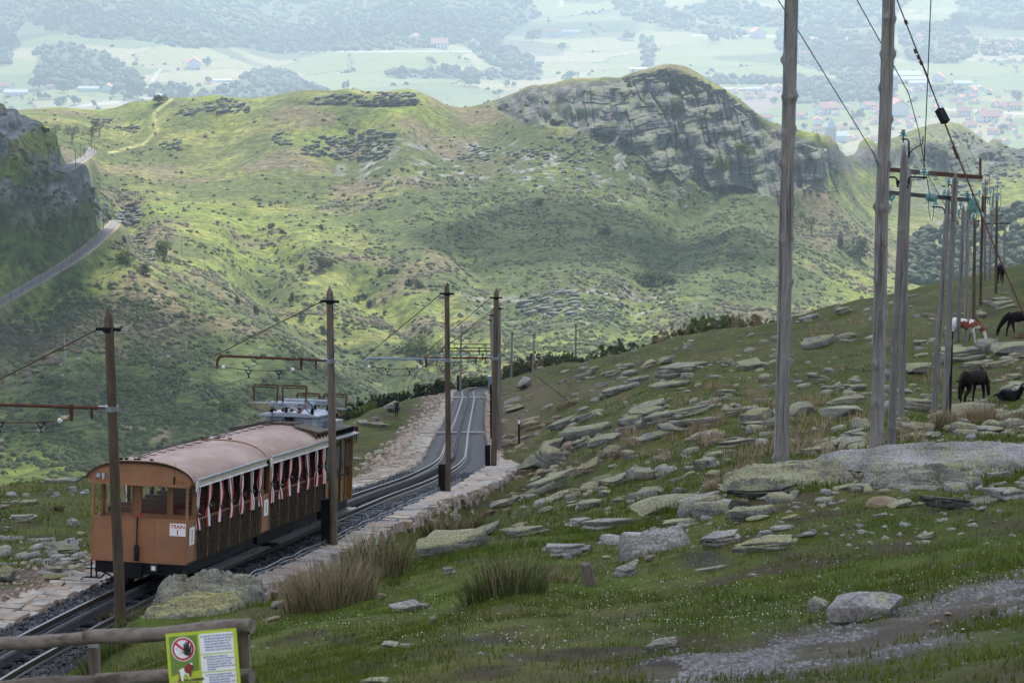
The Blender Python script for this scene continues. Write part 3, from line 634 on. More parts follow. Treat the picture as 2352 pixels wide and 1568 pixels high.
val = link(bpy.data.objects.new('valley_fields', np_mesh('valley_fields', np.stack([XV, YV, ZV], -1).reshape(-1, 3), FV, M['valley'], True, cV.reshape(-1, 3))))
tag(val, kind='structure')

# ---- haze: one closed box of thin even air round the camera and everything built
hz = MB().box(-8600, 8600, -420, 27000, -1700, 52).mesh('haze', []) 
hm = bpy.data.materials.new('haze_air'); hm.use_nodes = True; hn = hm.node_tree.nodes; hn.remove(hn['Principled BSDF'])
pv = hn.new('ShaderNodeVolumePrincipled'); pv.inputs['Color'].default_value = (.68, .86, 1.0, 1); pv.inputs['Density'].default_value = HAZE_DENSITY; pv.inputs['Anisotropy'].default_value = .35
hm.node_tree.links.new(pv.outputs[0], hn['Material Output'].inputs['Volume']); hz.materials.append(hm)
ho = link(bpy.data.objects.new('haze', hz)); tag(ho, kind='stuff')
# ---- broken cloud between the sun and the hills (outside the picture, above): what puts the foreground in shade, plus added fill clouds
t = NT('cloud_vapour'); t.n.remove(t.b); tr_ = t.new('ShaderNodeBsdfTranslucent'); tr_.inputs[0].default_value = (.92, .93, .95, 1); df = t.new('ShaderNodeBsdfDiffuse'); df.inputs[0].default_value = (.9, .9, .9, 1)
mx = t.new('ShaderNodeMixShader'); mx.inputs[0].default_value = .22; t.l.new(tr_.outputs[0], mx.inputs[1]); t.l.new(df.outputs[0], mx.inputs[2]); t.l.new(mx.outputs[0], t.n['Material Output'].inputs[0]); M['cloud'] = t.m
iv, if_ = ico(4); CH = 420.0
CLOUDS = [(1500,1250,40,260,190),(900,1050,120,190,120),(2000,800,180,240,110),(-80,470,935,46,85),(-200,640,900,62,95),(60,840,855,58,46),(520,940,800,70,44),(250,1010,770,80,50),(1330,520,1310,85,62),(1000,930,850,60,44),(1620,560,1290,45,40),
          (850,60,4700*VS,420*VS,170*VS),(250,90,4400*VS,260*VS,150*VS),(1150,30,5000*VS,250*VS,120*VS),(1900,110,4500*VS,170*VS,110*VS),(2150,60,4900*VS,260*VS,120*VS)]
FILL_CLOUDS = [(-420,-120,400,300),(420,-200,430,300),(0,-620,620,320),(-820,260,260,240),(700,150,260,220),(-200,-1200,900,400),(900,-900,600,500),(-1100,-500,500,400)]  # unseen clouds added overhead and behind for soft white light on the foreground
cm_ = MB(); VC = []; FC = []; o_ = 0
for k, cc in enumerate(CLOUDS + FILL_CLOUDS):
    if len(cc) == 5: u, v, d, rx, ry = cc; g = P(u, v, d); c = g + SDIR * ((CH + 60 * (k % 3) - g[2]) / SDIR[2])
    else: c = np.array([cc[0], cc[1], CH + 70 * (k % 3)]); rx, ry = cc[2:]
    V = iv.copy(); rr = 1 + .45 * (fbm(V[:, 0] * 2.2 + k * 7, V[:, 1] * 2.2 + V[:, 2], 130 + k, 4) - .5) * 2
    V = V * rr[:, None]; V[:, 2] *= np.where(V[:, 2] < 0, .35, 1.0)
    V = V * np.array([rx, ry, .30 * min(rx, ry)]) + c; VC.append(V); FC.append(if_ + o_); o_ += len(V)
def cloud_thin():
    m = M['cloud'].copy(); n = m.node_tree.nodes; l = m.node_tree.links; out = [x for x in n if x.type == 'OUTPUT_MATERIAL'][0]; src = out.inputs[0].links[0].from_socket
    tp = n.new('ShaderNodeBsdfTransparent'); x = n.new('ShaderNodeMixShader'); x.inputs[0].default_value = .64; l.new(src, x.inputs[1]); l.new(tp.outputs[0], x.inputs[2]); l.new(x.outputs[0], out.inputs[0]); return m
M['cloud_thin'] = cloud_thin(); thin = np.array([0]*3 + [0, 0] + [1]*(len(CLOUDS)-5) + [0]*len(FILL_CLOUDS)); mi_ = np.repeat(thin, len(if_))
cl = link(bpy.data.objects.new('clouds', np_mesh('clouds', np.concatenate(VC), np.concatenate(FC), [M['cloud'], M['cloud_thin']], True, None, mi_))); tag(cl, kind='stuff')
# ================================================================ RAILWAY
def sweep(prof, s0, s1, step, name, mat, parent=None, smooth=False):     # profile (side, height) carried along the line
    n = max(2, int((s1 - s0) / step)); mb = MB(); k = len(prof)
    for i in range(n + 1):
        p, t, r = tk(s0 + (s1 - s0) * i / n)
        for a, b in prof: mb.v.append(tuple(p + r * a + np.array([0, 0, b])))
    for i in range(n):
        for j in range(k):
            a, b = i*k + j, i*k + (j+1) % k; mb.f.append((a, a + k, b + k, b)); mb.m.append(0)
    mb.f.append(tuple(range(k))); mb.f.append(tuple(range(n*k, n*k + k))[::-1]); mb.m += [0, 0]
    return mb.build(name, mat, parent, smooth)
S_END = TS[-1] - 1; SF = s_at_y(P(317,1355,52)[1])
track = empty('railway_track'); tag(track, kind='structure')
def rail_mat():
    t = NT('rail_steel'); p = t.pos('world'); g = t.new('ShaderNodeNewGeometry'); z = t.new('ShaderNodeSeparateXYZ'); t.l.new(g.outputs['Normal'], z.inputs[0])
    f = t.ramp(z.outputs[2], [(.6, 0), (.85, 1)]); t.color(t.mix(f, (.045, .030, .022), (.10, .10, .11)))
    t.l.new(t.math('MULTIPLY', f, .45), t.b.inputs['Metallic']); t.l.new(t.ramp(f, [(0, .8), (1, .45)]), t.b.inputs['Roughness']); return t.m
M['rail'] = rail_mat()
for sd_ in (-.53, .53):
    a = sd_; sweep([(a-.06,-.15),(a+.06,-.15),(a+.055,-.13),(a+.012,-.115),(a+.012,-.045),(a+.034,-.03),(a+.029,0),(a-.029,0),(a-.034,-.03),(a-.012,-.045),(a-.012,-.115),(a-.055,-.13)], 2, S_END, .6, 'rail', M['rail'], track)
M['rack'] = paint('rack_steel', (.05, .05, .056), .6, .3, var=.3, scale=5)
for sd_ in (-.05, .05): sweep([(sd_-.016,-.10),(sd_+.016,-.10),(sd_+.016,.055),(sd_-.016,.055)], 2, S_END, .6, 'rack_plate', M['rack'], track)
mb = MB(); s_ = 3.0
while s_ < SF + 2:
    p, t_, r = tk(s_); mb.bar(p - r*.05 + [0,0,.05], p + r*.05 + [0,0,.05], .055, .05); s_ += .13
s_ = SF + 17
while s_ < SF + 55:
    p, t_, r = tk(s_); mb.bar(p - r*.05 + [0,0,.045], p + r*.05 + [0,0,.045], .06, .05); s_ += .2
tag(mb.build('rack_teeth', M['rack'], track), kind='stuff')
slm = MB().box(-.80, .80, -.10, .10, -.16, -.02).mesh('sleeper', M['black'])
s_ = 4.0; k = 0
while s_ < S_END and k < 290:
    p, t_, r = tk(s_); o = link(bpy.data.objects.new('sleeper', slm), track)
    o.matrix_world = Matrix(((r[0], t_[0], 0, p[0]), (r[1], t_[1], 0, p[1]), (r[2], t_[2], 1, p[2] - .13), (0, 0, 0, 1))); s_ += .78; k += 1
bw = lambda y: float(np.interp(y, [45, 48.5], [.95, 1.5]))
n = int(S_END / .6); V_ = []; 
for i in range(n + 1):
    p, t_, r = tk(.5 + (S_END - .5) * i / n); b_ = bw(p[1])
    for a, z in ((-1.42,-.40),(-1.30,-.21),(-.75,-.17),(-.3,-.20),(.3,-.20),(.75,-.17),(b_-.05,-.21),(b_+.06,-.42)): V_.append(p + r*a + np.array([0,0,z + .03*(random.random()-.5)]))
V_ = np.array(V_); i = np.arange(n)[:, None]*8 + np.arange(7)[None]; F_ = np.stack([i, i+1, i+9, i+8], -1).reshape(-1, 4)
bed = link(bpy.data.objects.new('ballast_bed', np_mesh('ballast_bed', V_, F_, M['ballast'], True))); tag(bed, kind='structure')
# loose ballast stones along the nearer length
bv, bf = ico(1); bv0 = bv[:12] if False else bv
oct_v = np.array([(1,0,0),(0,1,0),(-1,0,0),(0,-1,0),(0,0,1),(0,0,-1)], float) + rng.normal(0, .16, (6, 3)); oct_f = np.array([(0,1,4),(1,2,4),(2,3,4),(3,0,4),(1,0,5),(2,1,5),(3,2,5),(0,3,5)])
N_ = 15000; ss = 4 + (SF + 42 - 4) * rng.random(N_) ** 1.35; pos = []
fi = np.interp(ss, TS, np.arange(len(TS))); gp_ = np.stack([np.interp(fi, np.arange(len(TS)), TP[:, k]) for k in range(3)], 1); gr_ = np.stack([np.interp(fi, np.arange(len(TS)), TR[:, k]) for k in range(3)], 1)
sa = rng.uniform(-1.36, 1.52, N_); bmx = np.interp(gp_[:, 1], [45, 48.5], [.95, 1.5]); keep = (sa < bmx) & (np.abs(np.abs(sa) - .53) > .07) & (np.abs(sa) > .08)
gp_, gr_, sa = gp_[keep], gr_[keep], sa[keep]; pos = gp_ + gr_ * sa[:, None]; pos[:, 2] += -.19 + rng.uniform(-.01, .035, len(pos))
V_, F_ = instance_arrays(oct_v, oct_f, trs(pos, rng.uniform(0, 6.28, len(pos)), rng.uniform(.022, .05, (len(pos), 3)), rng.normal(0, .4, (len(pos), 2))))
tag(link(bpy.data.objects.new('ballast', np_mesh('ballast', V_, F_, M['ballast_stone']))), kind='stuff')
# ---- paving stones either side, and the dry stone wall under the right edge
def block(seed, jit=.08):
    r_ = random.Random(seed); mb = MB().box(-.5, .5, -.5, .5, 0, 1)
    mb.v = [(x + r_.uniform(-jit, jit), y + r_.uniform(-jit, jit), z + (r_.uniform(-jit, jit) if z else 0)) for x, y, z in mb.v]
    return mb.mesh('paving_stone', M['stone'])
blocks = [block(k, .07 + .04 * (k % 3)) for k in range(16)]
def inst(me, name, mw, parent):
    o = bpy.data.objects.new(name, me); COL.objects.link(o); o.parent = parent; o.matrix_world = mw; return o
def frame(p, r, t_, sx, sy, sz): return Matrix(((r[0]*sx, t_[0]*sy, 0, p[0]), (r[1]*sx, t_[1]*sy, 0, p[1]), (r[2]*sx, t_[2]*sy, sz, p[2]), (0, 0, 0, 1)))
def paving(side, name):
    root = empty(name); tag(root, kind='structure'); s_ = 6.0; cnt = 0; far = MB(); 
    while s_ < s_at_y(238):
        p, t_, r = tk(s_); y = p[1]; step = random.uniform(.15, .36) * (1.0 if y < 110 else 1.6)
        inner, outer = (1.36, float(wl_of(y))) if side < 0 else (bw(y) + .06, float(wr_of(y)))
        if outer - inner < .25: s_ += step; continue
        w = outer - inner; cuts = [0, 1] if (w < .8 or random.random() < .35) else [0, random.uniform(.35, .65), 1]
        for a, b in zip(cuts[:-1], cuts[1:]):
            out = random.uniform(-.12, .16) if b == 1 else 0
            c0, c1 = inner + a * w, inner + b * w + out; ctr = (c0 + c1) / 2
            h = random.uniform(.22, .27); q = p + r * side * ctr + t_ * step / 2 + np.array([0, 0, -.36])
            ang = random.uniform(-.07, .07); t2 = t_ * math.cos(ang) + r * math.sin(ang)
            if cnt < 290: inst(random.choice(blocks), 'paving_stone', frame(q, r, t2, c1 - c0 - .03, step - .03, h), root); cnt += 1
            else:
                m4 = frame(q, r, t2, c1 - c0 - .03, step - .03, h); me = random.choice(blocks)
                far.add([m4 @ v.co for v in me.vertices], [tuple(f.vertices) for f in me.polygons])
        s_ += step
    if far.v: tag(far.build('paving_stones', M['stone'], root), kind='stuff')
paving(-1, 'stone_path'); paving(1, 'stone_path')
wall = thing('stone_wall', 'dry stone retaining wall of buff blocks below the right of the curving track', 'wall')
cnt = 0; s_ = SF + 1.0; stuff = MB()
while s_ < s_at_y(150):
    p, t_, r = tk(s_); y = p[1]; step = random.uniform(.26, .55); out = float(wr_of(y)); q0 = p + r * out; zg = float(Hn(np.array([q0[0] + .5]), np.array([q0[1]]))[0])
    z = p[2] - .30
    while z > zg - .15 and z > p[2] - 2.2:
        h = random.uniform(.13, .30); dep = random.uniform(.3, .55)
        q = p + r * (out - .18 + random.uniform(-.07, .10) + .10 * (p[2] - z)) + t_ * step / 2; q[2] = z - h
        m4 = frame(q, r, t_, dep, step * random.uniform(.92, 1.05), h * 1.0)
        if cnt < 290: o = inst(random.choice(blocks), 'stone', m4, wall); o.material_slots[0].link = 'OBJECT'; o.material_slots[0].material = M['wall_stone']; cnt += 1
        else:
            me = random.choice(blocks); stuff.add([m4 @ v.co for v in me.vertices], [tuple(f.vertices) for f in me.polygons])
        z -= h
    s_ += step
if stuff.v: tag(stuff.build('stones', M['wall_stone'], wall), kind='stuff')
# pale concrete strips laid across the line
for sy_, dep, lab in ((141, .42, 'nearer'), (217, .55, 'farther')):
    p, t_, r = tk(s_at_y(P(1054,990,sy_)[1])); mb = MB()
    for a0, a1 in ((-2.3,-1.0),(-.98,-.60),(-.46,-.10),(.10,.46),(.60,1.5)): mb.box(a0, a1, -dep/2, dep/2, -.3, -.02)
    o = mb.build('concrete_crossing', M['rock_pale']); o.matrix_world = frame(p, r, t_, 1, 1, 1)
    tag(o, 'pale concrete strip laid across the rails, the %s of the two' % lab, 'crossing', 'concrete strips across the track')
# steel netting holding back the ballast
net = thing('wire_netting', 'low steel wire netting strip holding back the ballast beside the paving stones', 'netting')
for h in (0, .09, .18, .27):
    pts = []; s_ = SF - 2.2
    while s_ < SF + 34:
        p, t_, r = tk(s_); pts.append(p + r * (bw(p[1]) + .03 + .02 * math.sin(s_ * 5)) + np.array([0, 0, -.27 + h + .02 * math.sin(s_ * 3 + h * 9)])); s_ += .45
    MB().tube(pts, .008, 4).build('strand', M['steel'], net)
mb = MB(); s_ = SF - 2.2
while s_ < SF + 34:
    p, t_, r = tk(s_); q = p + r * (bw(p[1]) + .03 + .02 * math.sin(s_ * 5)); mb.tube([q + [0,0,-.27], q + [0,0,.02]], .007, 3, cap=False); s_ += .13
tag(mb.build('uprights', M['steel'], net), kind='stuff')

# ================================================================ POLES
def wood_pole(p0, p1, r0, r1, mat, parent, name='pole', seg=40, n=14, knots=12, point=.25, seed=0):
    r_ = random.Random(seed); p0 = np.array(p0); p1 = np.array(p1); Ln = np.linalg.norm(p1 - p0); t_ = (p1 - p0) / Ln
    e1 = np.cross(t_, [0, 1, 0]); e1 /= np.linalg.norm(e1); e2 = np.cross(e1, t_); mb = MB()
    kn = []; zk = r_.uniform(.3, .8)
    while zk < Ln and knots > 8:
        w0 = r_.uniform(0, 6.28)
        for q in range(r_.randint(2, 4)): kn.append((zk + r_.uniform(-.05, .05), w0 + q * 1.9 + r_.uniform(-.3, .3), r_.uniform(.28, .55)))
        zk += r_.uniform(.6, .95)
    zs = list(np.linspace(0, Ln - point, seg)); wx, wy = r_.uniform(0, 9), r_.uniform(0, 9)
    for z in zs:
        rr = r0 + (r1 - r0) * z / Ln; c = p0 + t_ * z + (e1 * (vn(z * .35, wx) - .5) + e2 * (vn(z * .35, wy) - .5)) * r0 * .35
        for j in range(n):
            w = 2*PI*j/n; k = 0
            for kz, kw, ka in kn:
                dw = (w - kw + PI) % (2*PI) - PI; k += ka * math.exp(-((z - kz)/(r0*.50))**2 - (dw/.40)**2) if abs(z - kz) < r0 * 1.4 else 0
            q = rr * (1 + k + .05 * (vn(z * 1.2, w * 2 + wx) - .5)); mb.v.append(tuple(c + q * (math.cos(w)*e1 + math.sin(w)*e2)))
    m = len(zs)
    for i in range(m - 1):
        for j in range(n): a, b = i*n+j, i*n+(j+1) % n; mb.f.append((a, b, b+n, a+n)); mb.m.append(0)
    mb.v.append(tuple(p0 + t_ * Ln)); tip = len(mb.v) - 1
    for j in range(n): mb.f.append(((m-1)*n+j, (m-1)*n+(j+1) % n, tip)); mb.m.append(0)
    return mb.build(name, mat, parent, True)
def vert_top(base, u, v):                     # point seen at (u, v) that stands straight above the base
    b = (CV - v) / F; d = base[1] / (CT + b * ST); return P(u, v, d)
def insulator(c, r, parent, mat=None, n=12, axis=None):
    prof = [(.25,-.75),(.85,-.70),(.95,-.55),(.55,-.30),(.50,-.15),(1.0,-.05),(.95,.12),(.45,.28),(.42,.45),(.55,.52),(.50,.75),(.2,.85)]
    mb = MB().lathe([(a*r, b*r) for a, b in prof], (0, 0, 0), n)
    o = mb.build('insulator', mat or M['teal'], parent, True); o.matrix_world = Matrix.Translation(Vector(c))
    if axis is not None: o.matrix_world = Matrix.Translation(Vector(c)) @ Vector(axis).to_track_quat('Z', 'Y').to_matrix().to_4x4()
    return o
CONTACT = []
def catenary_pole(u, v, d, ut, vt, varm, L, label, mat='pole_brown', arm='rust', r0=.108, stub=True, seed=0, stay=True, side=-1, arms=True):
    base = P(u, v, d); top = vert_top(base, ut, vt); root = thing('catenary_pole', label, 'catenary pole', base, 0, 'catenary poles along the railway'); I = Vector(base)
    def put(mb, name, m, parent=root, smooth=True):
        o = mb.build(name, m, parent, smooth)
        if parent is root: o.matrix_parent_inverse = Matrix.Translation(-I)
        return o
    o = wood_pole(base - [0, 0, .5], top, r0, r0 * .78, M[mat], root, 'pole', 30 if d < 120 else 8, 12 if d < 120 else 7, 7, .22, seed); o.matrix_parent_inverse = Matrix.Translation(-I)
    s_ = s_at_y(min(base[1], 240)); _, t_, r = tk(s_); lv = r * side; lv = lv / np.linalg.norm(lv)
    if stub: put(MB().bar(base + lv*(r0 + .10) + [0,0,-.4], base + lv*(r0 + .10) + [0,0,1.25], .15, .22), 'steel_stub', M['black'], smooth=False)
    if not arms: return root
    za = vert_top(base, u + (ut - u) * .6, varm)[2]; ax = base + (top - base) * ((za - base[2]) / (top[2] - base[2])); tip = ax + lv * L
    pts = [ax + lv * r0 * .7, ax + lv * (L - .18), ax + lv * (L - .06) + [0,0,-.03], tip + [0,0,-.12], tip + lv*.02 + [0,0,-.28]]
    put(MB().tube(pts, .034, 8), 'arm', M[arm])
    rr = r0 * .92
    put(MB().lathe([(rr+.012,-.05),(rr+.022,-.05),(rr+.022,.05),(rr+.012,.05)], ax, 14).bar(ax + lv*rr, ax + lv*(rr+.16), .05, .07), 'arm_clamp', M['steel'])
    zt = top[2] - .42; bx = base + (top - base) * ((zt - base[2]) / (top[2] - base[2]))
    put(MB().lathe([(rr*.9+.008,-.05),(rr*.9+.018,-.05),(rr*.9+.018,.05),(rr*.9+.008,.05)], bx, 14).bar(bx - lv*(rr+.14), bx + lv*(rr+.14), .03, .06), 'top_band', M['black'])
    if stay: put(MB().tube([bx + lv*(rr+.1), tip + [0,0,.03]], .014, 5), 'stay', M['rust'])
    if d < 200:
        a, b = tip + [0,0,-.26], ax + lv * (L * .26) + [0,0,-.24]; pts = [a + (b - a) * q + np.array([0,0,-.09*4*q*(1-q)]) for q in np.linspace(0, 1, 9)]
        put(MB().tube(pts, .010, 4), 'span_wire', M['rust'])
        put(MB().tube([ax + lv*L*.26 + [0,0,.06], ax + lv*L*.26 + [0,0,-.27]], [.05,.03], 6), 'drop_bracket', M['rust']); put(MB().tube([ax + lv*L*.13 + [0,0,.04], ax + lv*L*.13 + [0,0,-.22]], [.03,.02], 5), 'drop_bracket', M['rust'])
        for q in (.07, .90):
            c = a + (b - a) * q + np.array([0,0,-.03]); io = insulator(c, .055, root, M['white'], 8, b - a); io.matrix_parent_inverse = Matrix.Translation(-I)
        for q in (.37, .73):
            c = a + (b - a) * q + np.array([0,0,-.09*4*q*(1-q)]); h = MB().bar(c - lv*.09, c + lv*.09, .03, .02).bar(c - lv*.09, c - lv*.02 + [0,0,-.10], .02, .02).bar(c + lv*.09, c + lv*.02 + [0,0,-.10], .02, .02).tube([c + [0,0,-.08], c + [0,0,-.2]], [.035,.02], 6)
            ho_ = put(h, 'hanger', M['black']); i2 = insulator(c + np.array([0,0,-.13]), .045, root, M['teal'], 8); i2.matrix_parent_inverse = Matrix.Translation(-I)
        CONTACT.append((s_, [a + (b - a)*q + np.array([0,0,-.09*4*q*(1-q) - .2]) for q in (.37, .73)]))
    else: CONTACT.append((s_, [tip - lv * L * .4 + [0,0,-.4], tip - lv * L * .15 + [0,0,-.4]]))
    return root
catenary_pole(277,1418,46,247,705,937,3.0,'brown wooden catenary pole in front of the orange coach end',seed=1,stub=False)
catenary_pole(767,1255,61.3,757,654,828,2.95,'weathered wooden catenary pole standing beside the locomotive cab',seed=2,mat='pole_mid')
catenary_pole(1029,1150,78.7,1027,645,826,2.68,'dark wooden catenary pole with blue grey arm beside the curving rails',seed=3,arm='bluegrey_pipe',r0=.10)
catenary_pole(1133,1090,98,1140,660,822,3.0,'honey brown catenary pole on the end of the stone wall',seed=4,r0=.125)
catenary_pole(1146,1048,114,1145,688,814,2.9,'grey catenary pole close behind the honey brown pole with a guy wire',seed=5,arm='bluegrey_pipe',mat='pole_grey',r0=.115)
catenary_pole(1139,1000,133,1132,706,806,3.0,'catenary pole half hidden behind honey brown pole, second one back',seed=6,mat='pole_grey')
catenary_pole(1137,962,152,1127,720,799,3.1,'catenary pole half hidden behind honey brown pole, third one back',seed=7,mat='pole_grey')
catenary_pole(1134,915,205,1130,735,790,3.2,'farthest catenary pole in the row hidden behind honey brown pole',seed=8,mat='pole_grey')
catenary_pole(1057,889,243,1060,744,800,.4,'thin grey catenary pole standing left of where the rails vanish',seed=9,mat='pole_grey',r0=.12,arms=False)
catenary_pole(1173,893,255,1177,757,800,2.2,'grey catenary pole with black stub beside the pale boulder at the bend',seed=10,mat='pole_grey',r0=.13)
catenary_pole(1222,880,268,1227,761,796,3.6,'grey catenary pole rising behind the turf just right of the pale boulder',seed=11,mat='pole_grey',r0=.12,stub=False)
catenary_pole(1322,852,285,1323,741,798,3.8,'lone catenary pole among dark pines on the ridge',seed=12,mat='pole_grey',r0=.13,stub=False)
catenary_pole(1521,800,320,1521,758,775,.4,'short stub of a far pole poking over the ridge',seed=13,mat='pole_grey',r0=.14,stub=False,arms=False)
CONTACT.sort(key=lambda c: c[0])
for j in (0, 1):
    pts = []; prev = None
    first = CONTACT[0][1][j]; p, t_, r = tk(4); pts.append(first - t_ * 22 + np.array([0, 0, .2]))
    lst = [c[1][j] for c in CONTACT if c[0] < s_at_y(215)]
    for a, b in zip([pts[0]] + lst[:-1], lst):
        for q in np.linspace(0, 1, 7)[1:]: pts.append(a + (b - a) * q + np.array([0, 0, -.10 * 4 * q * (1 - q)]))
    tag(MB().tube(pts, .009, 4).build('contact_wire', M['wire']), ('left' if j == 0 else 'right') + ' of the two thin contact wires above the rails', 'overhead wire', 'contact wires')
tag(MB().tube([vert_top(P(1146,1048,114), 1146, 812), vert_top(P(1146,1048,114),1146,812) + np.array([1.2,.2,-.75])*.9, P(1240,870,112), P(1320,932,113)], .016, 5).build('guy_wire', M['wire']), 'steel guy wire slanting from the wall poles down to the rocky turf', 'wire')
# ---- the power line up the right-hand slope
c8 = lambda x, y: (x * .18307 + 1952.3, y * .18307 + 287.1)
def power_pole(u, v, d, ut, vt, label, r0, r1=None, seed=0, zt=None, mat='pole_grey', knots=10):
    g = hit(u, v); base = P(u, v, d); gz = float(Hn(np.array([base[0]]), np.array([base[1]]))[0])
    top = vert_top(base, ut, vt) if zt is None else base + np.array([(ut - u) * d / F, 0, zt])
    root = thing('power_pole', label, 'power pole', base, 0, 'wooden power poles on the slope'); b0 = base.copy(); b0[2] = min(base[2], gz) - .6
    o = wood_pole(b0 + (base - top) * 0, top, r0, r1 or r0 * .72, M[mat], root, 'pole', 220 if d < 60 else 60, 20 if d < 60 else 10, knots, .3 if zt is None else .05, seed); o.matrix_parent_inverse = Matrix.Translation(Vector(-base))
    root['d'] = float(d); return root
def fit(root, mb, name, m, smooth=True):
    o = mb.build(name, m, root, smooth); o.matrix_parent_inverse = Matrix.Translation(-root.location); return o
def fins(root, u, v, d, r=.09):
    o = insulator(P(u, v, d), r, root); o.matrix_parent_inverse = Matrix.Translation(-root.location); return o
def q8(d, *pts): return [P(*c8(x, y), d) for x, y in pts]
pa = power_pole(1793,1074,46,1791,-20,'thick knotty grey pole standing alone behind the lichen slab, top out of frame',.132,.125,21,11.6,knots=34)
pb = power_pole(2012,1057,47,2003,-20,'thick dark grey pole beside a slimmer leaning pole, top out of frame',.125,.12,22,11.9,knots=36)
p = power_pole(2045,1057,50,2077,330,'slim leaning grey pole with green glass insulators and swan neck bracket',.085,.07,23,knots=18)
fit(p, MB().tube(q8(50,(650,180),(715,180),(738,205),(740,300),(738,415)), .018, 6).tube(q8(50,(668,225),(668,110)), .014, 6), 'swan_neck', M['black'])
fit(p, MB().tube(q8(50,(735,400),(752,350),(790,305),(875,258),(912,232),(915,145)), .014, 6), 'horn', M['rust']); fins(p, *c8(668, 100), 50)
fit(p, MB().tube(q8(50,(445,655),(560,655),(588,680),(592,750)), .020, 6).tube(q8(50,(960,660),(760,653),(742,672),(735,750)), .020, 6).bar(*q8(50,(590,735),(735,750)), .07, .14), 'cross_bracket', M['black']); fit(p, MB().tube(q8(50,(930,690),(930,600)), .013, 6), 'insulator_pin', M['black']); fins(p, *c8(930, 585), 50)
h1 = power_pole(2068,982,67,2087,375,'grey pole close behind the slim leaning pole, left leg of the crossbar frame',.095,.08,24,knots=16)
fit(h1, MB().bar(P(*c8(455,557),66.7), P(*c8(1655,660),69.7), .05, .12), 'crossbar', M['rust'], False)
fit(h1, MB().bar(P(*c8(720,592),66.9), P(*c8(1330,638),69.2), .05, .10), 'crossbar', M['blackgrey'], False); fit(h1, MB().bar(P(*c8(455,845),66.8), P(*c8(1595,952),69.6), .05, .12), 'lower_crossbar', M['blackgrey'], False)
fit(h1, MB().bar(P(*c8(1635,655),69.6), P(*c8(1635,415),69.6), .06, .06), 'end_post', M['rust'], False)
for x, y in ((467,872),(517,900),(1002,910),(1050,915),(1560,985),(1545,1035)):
    o = insulator(P(*c8(x, y), 67), .12 if x < 1500 else .16, h1, None, 14, (0.2, -1, .1)); o.matrix_parent_inverse = Matrix.Translation(-h1.location)
for pts in ([(985,935),(990,1080),(1012,1185),(1035,1190),(1050,1100),(1050,1000)], [(462,1010),(465,1080),(488,1112),(515,1060),(530,940)], [(1498,1060),(1500,1190),(1515,1235),(1540,1160)]):
    fit(h1, MB().tube(q8(66.5, *pts), .009, 4), 'jumper', M['wire'])
h2 = power_pole(2170,962,70,2195,392,'tall grey pole right of the crossbar, with a dark pipe down its side',.10,.085,25,knots=16)
fit(h2, MB().tube([P(2182,955,69.7), P(2187,760,69.7)], .035, 6), 'conduit', M['black'])
p = power_pole(2145,912,84,2178.6,431.8,'leaning grey pole left of the crossbar frame right leg',.115,.085,26,knots=14)
for mb_ in (MB().tube(q8(84,(1230,745),(1265,750),(1280,780),(1280,880)), .022, 5).tube(q8(84,(1235,775),(1240,710)), .016, 5), MB().tube(q8(84,(1035,1025),(1160,1035),(1182,1060),(1190,1100)), .026, 5).bar(*q8(84,(1180,1085),(1255,1085)), .09, .16), MB().tube(q8(84,(1160,885),(1220,890)), .02, 5)): fit(p, mb_, 'bracket', M['black'])
for x, y in ((1240,700),(1188,842),(1075,975)): fins(p, *c8(x, y), 84, .11)
far_poles = [(2200,787,125,2213.5,466.6,'grey pole in front of the piebald pony, left of its pair',27,[(1390,985),(1365,1088)]),(2218,780,128,2223.7,465.6,'grey pole in front of the piebald pony, right of its pair',28,[(1462,860),(1488,888)]),
 (2237,748,146,2238.7,500,'dark slim pole just right of the piebald pony',29,[(1650,1122),(1590,1095),(1550,1140)]),(2252,700,168,2257.5,442.8,'grey pole left of the small far dark pony, first of three',30,[(1625,838),(1762,832)]),
 (2262,655,205,2262.7,422.6,'tall far pole with an insulator standing on its top',31,[(1702,698),(1668,780)]),(2272,650,208,2281,441,'far pole with white insulators on the ridge beyond the tall one',32,[(1800,800),(1728,912),(1752,930)]),
 (2288,676,180,2289.5,459,'dark far pole in front of the small far dark pony',33,[(1835,890),(1855,915),(1765,1052),(1912,1052)])]
for u, v, d, ut, vt, lab, sd_, ins in far_poles:
    p = power_pole(u, v, d, ut, vt, lab, .12, .09, sd_, knots=8, mat='pole_brown' if 'dark' in lab else 'pole_grey'); mb = None
    for x, y in ins:
        uu, vv = c8(x, y); fins(p, uu, vv, d, .16); px_ = u + (ut - u) * (v - vv - 8) / (v - vt + 1e-6); fit(p, MB().tube([P(px_, vv + 16, d), P(uu, vv + 14, d), P(uu, vv + 4, d)], .028, 4), 'bracket', M['black'])
    fit(p, MB().tube([P(ut + 4, vt + 25, d), P(ut + 9, vt + 12, d), P(ut + 10, vt - 28, d)], .016, 4), 'rod', M['black'])
p = power_pole(2306,655,262,2307.5,510.6,'slim far pole with crossarm and guys, over the ridge behind the others',.13,.1,34)
fit(p, MB().bar(P(2262,513,262), P(2321,513,262), .14, .14).tube([P(2307,530,262), P(2296,514,262)], .03, 4).tube([P(2307,530,262), P(2318,514,262)], .03, 4), 'crossarm', M['black']); fit(p, MB().tube([P(2308,525,262), P(2352,600,258), P(2372,640,256)], .03, 4), 'guy', M['wire'])
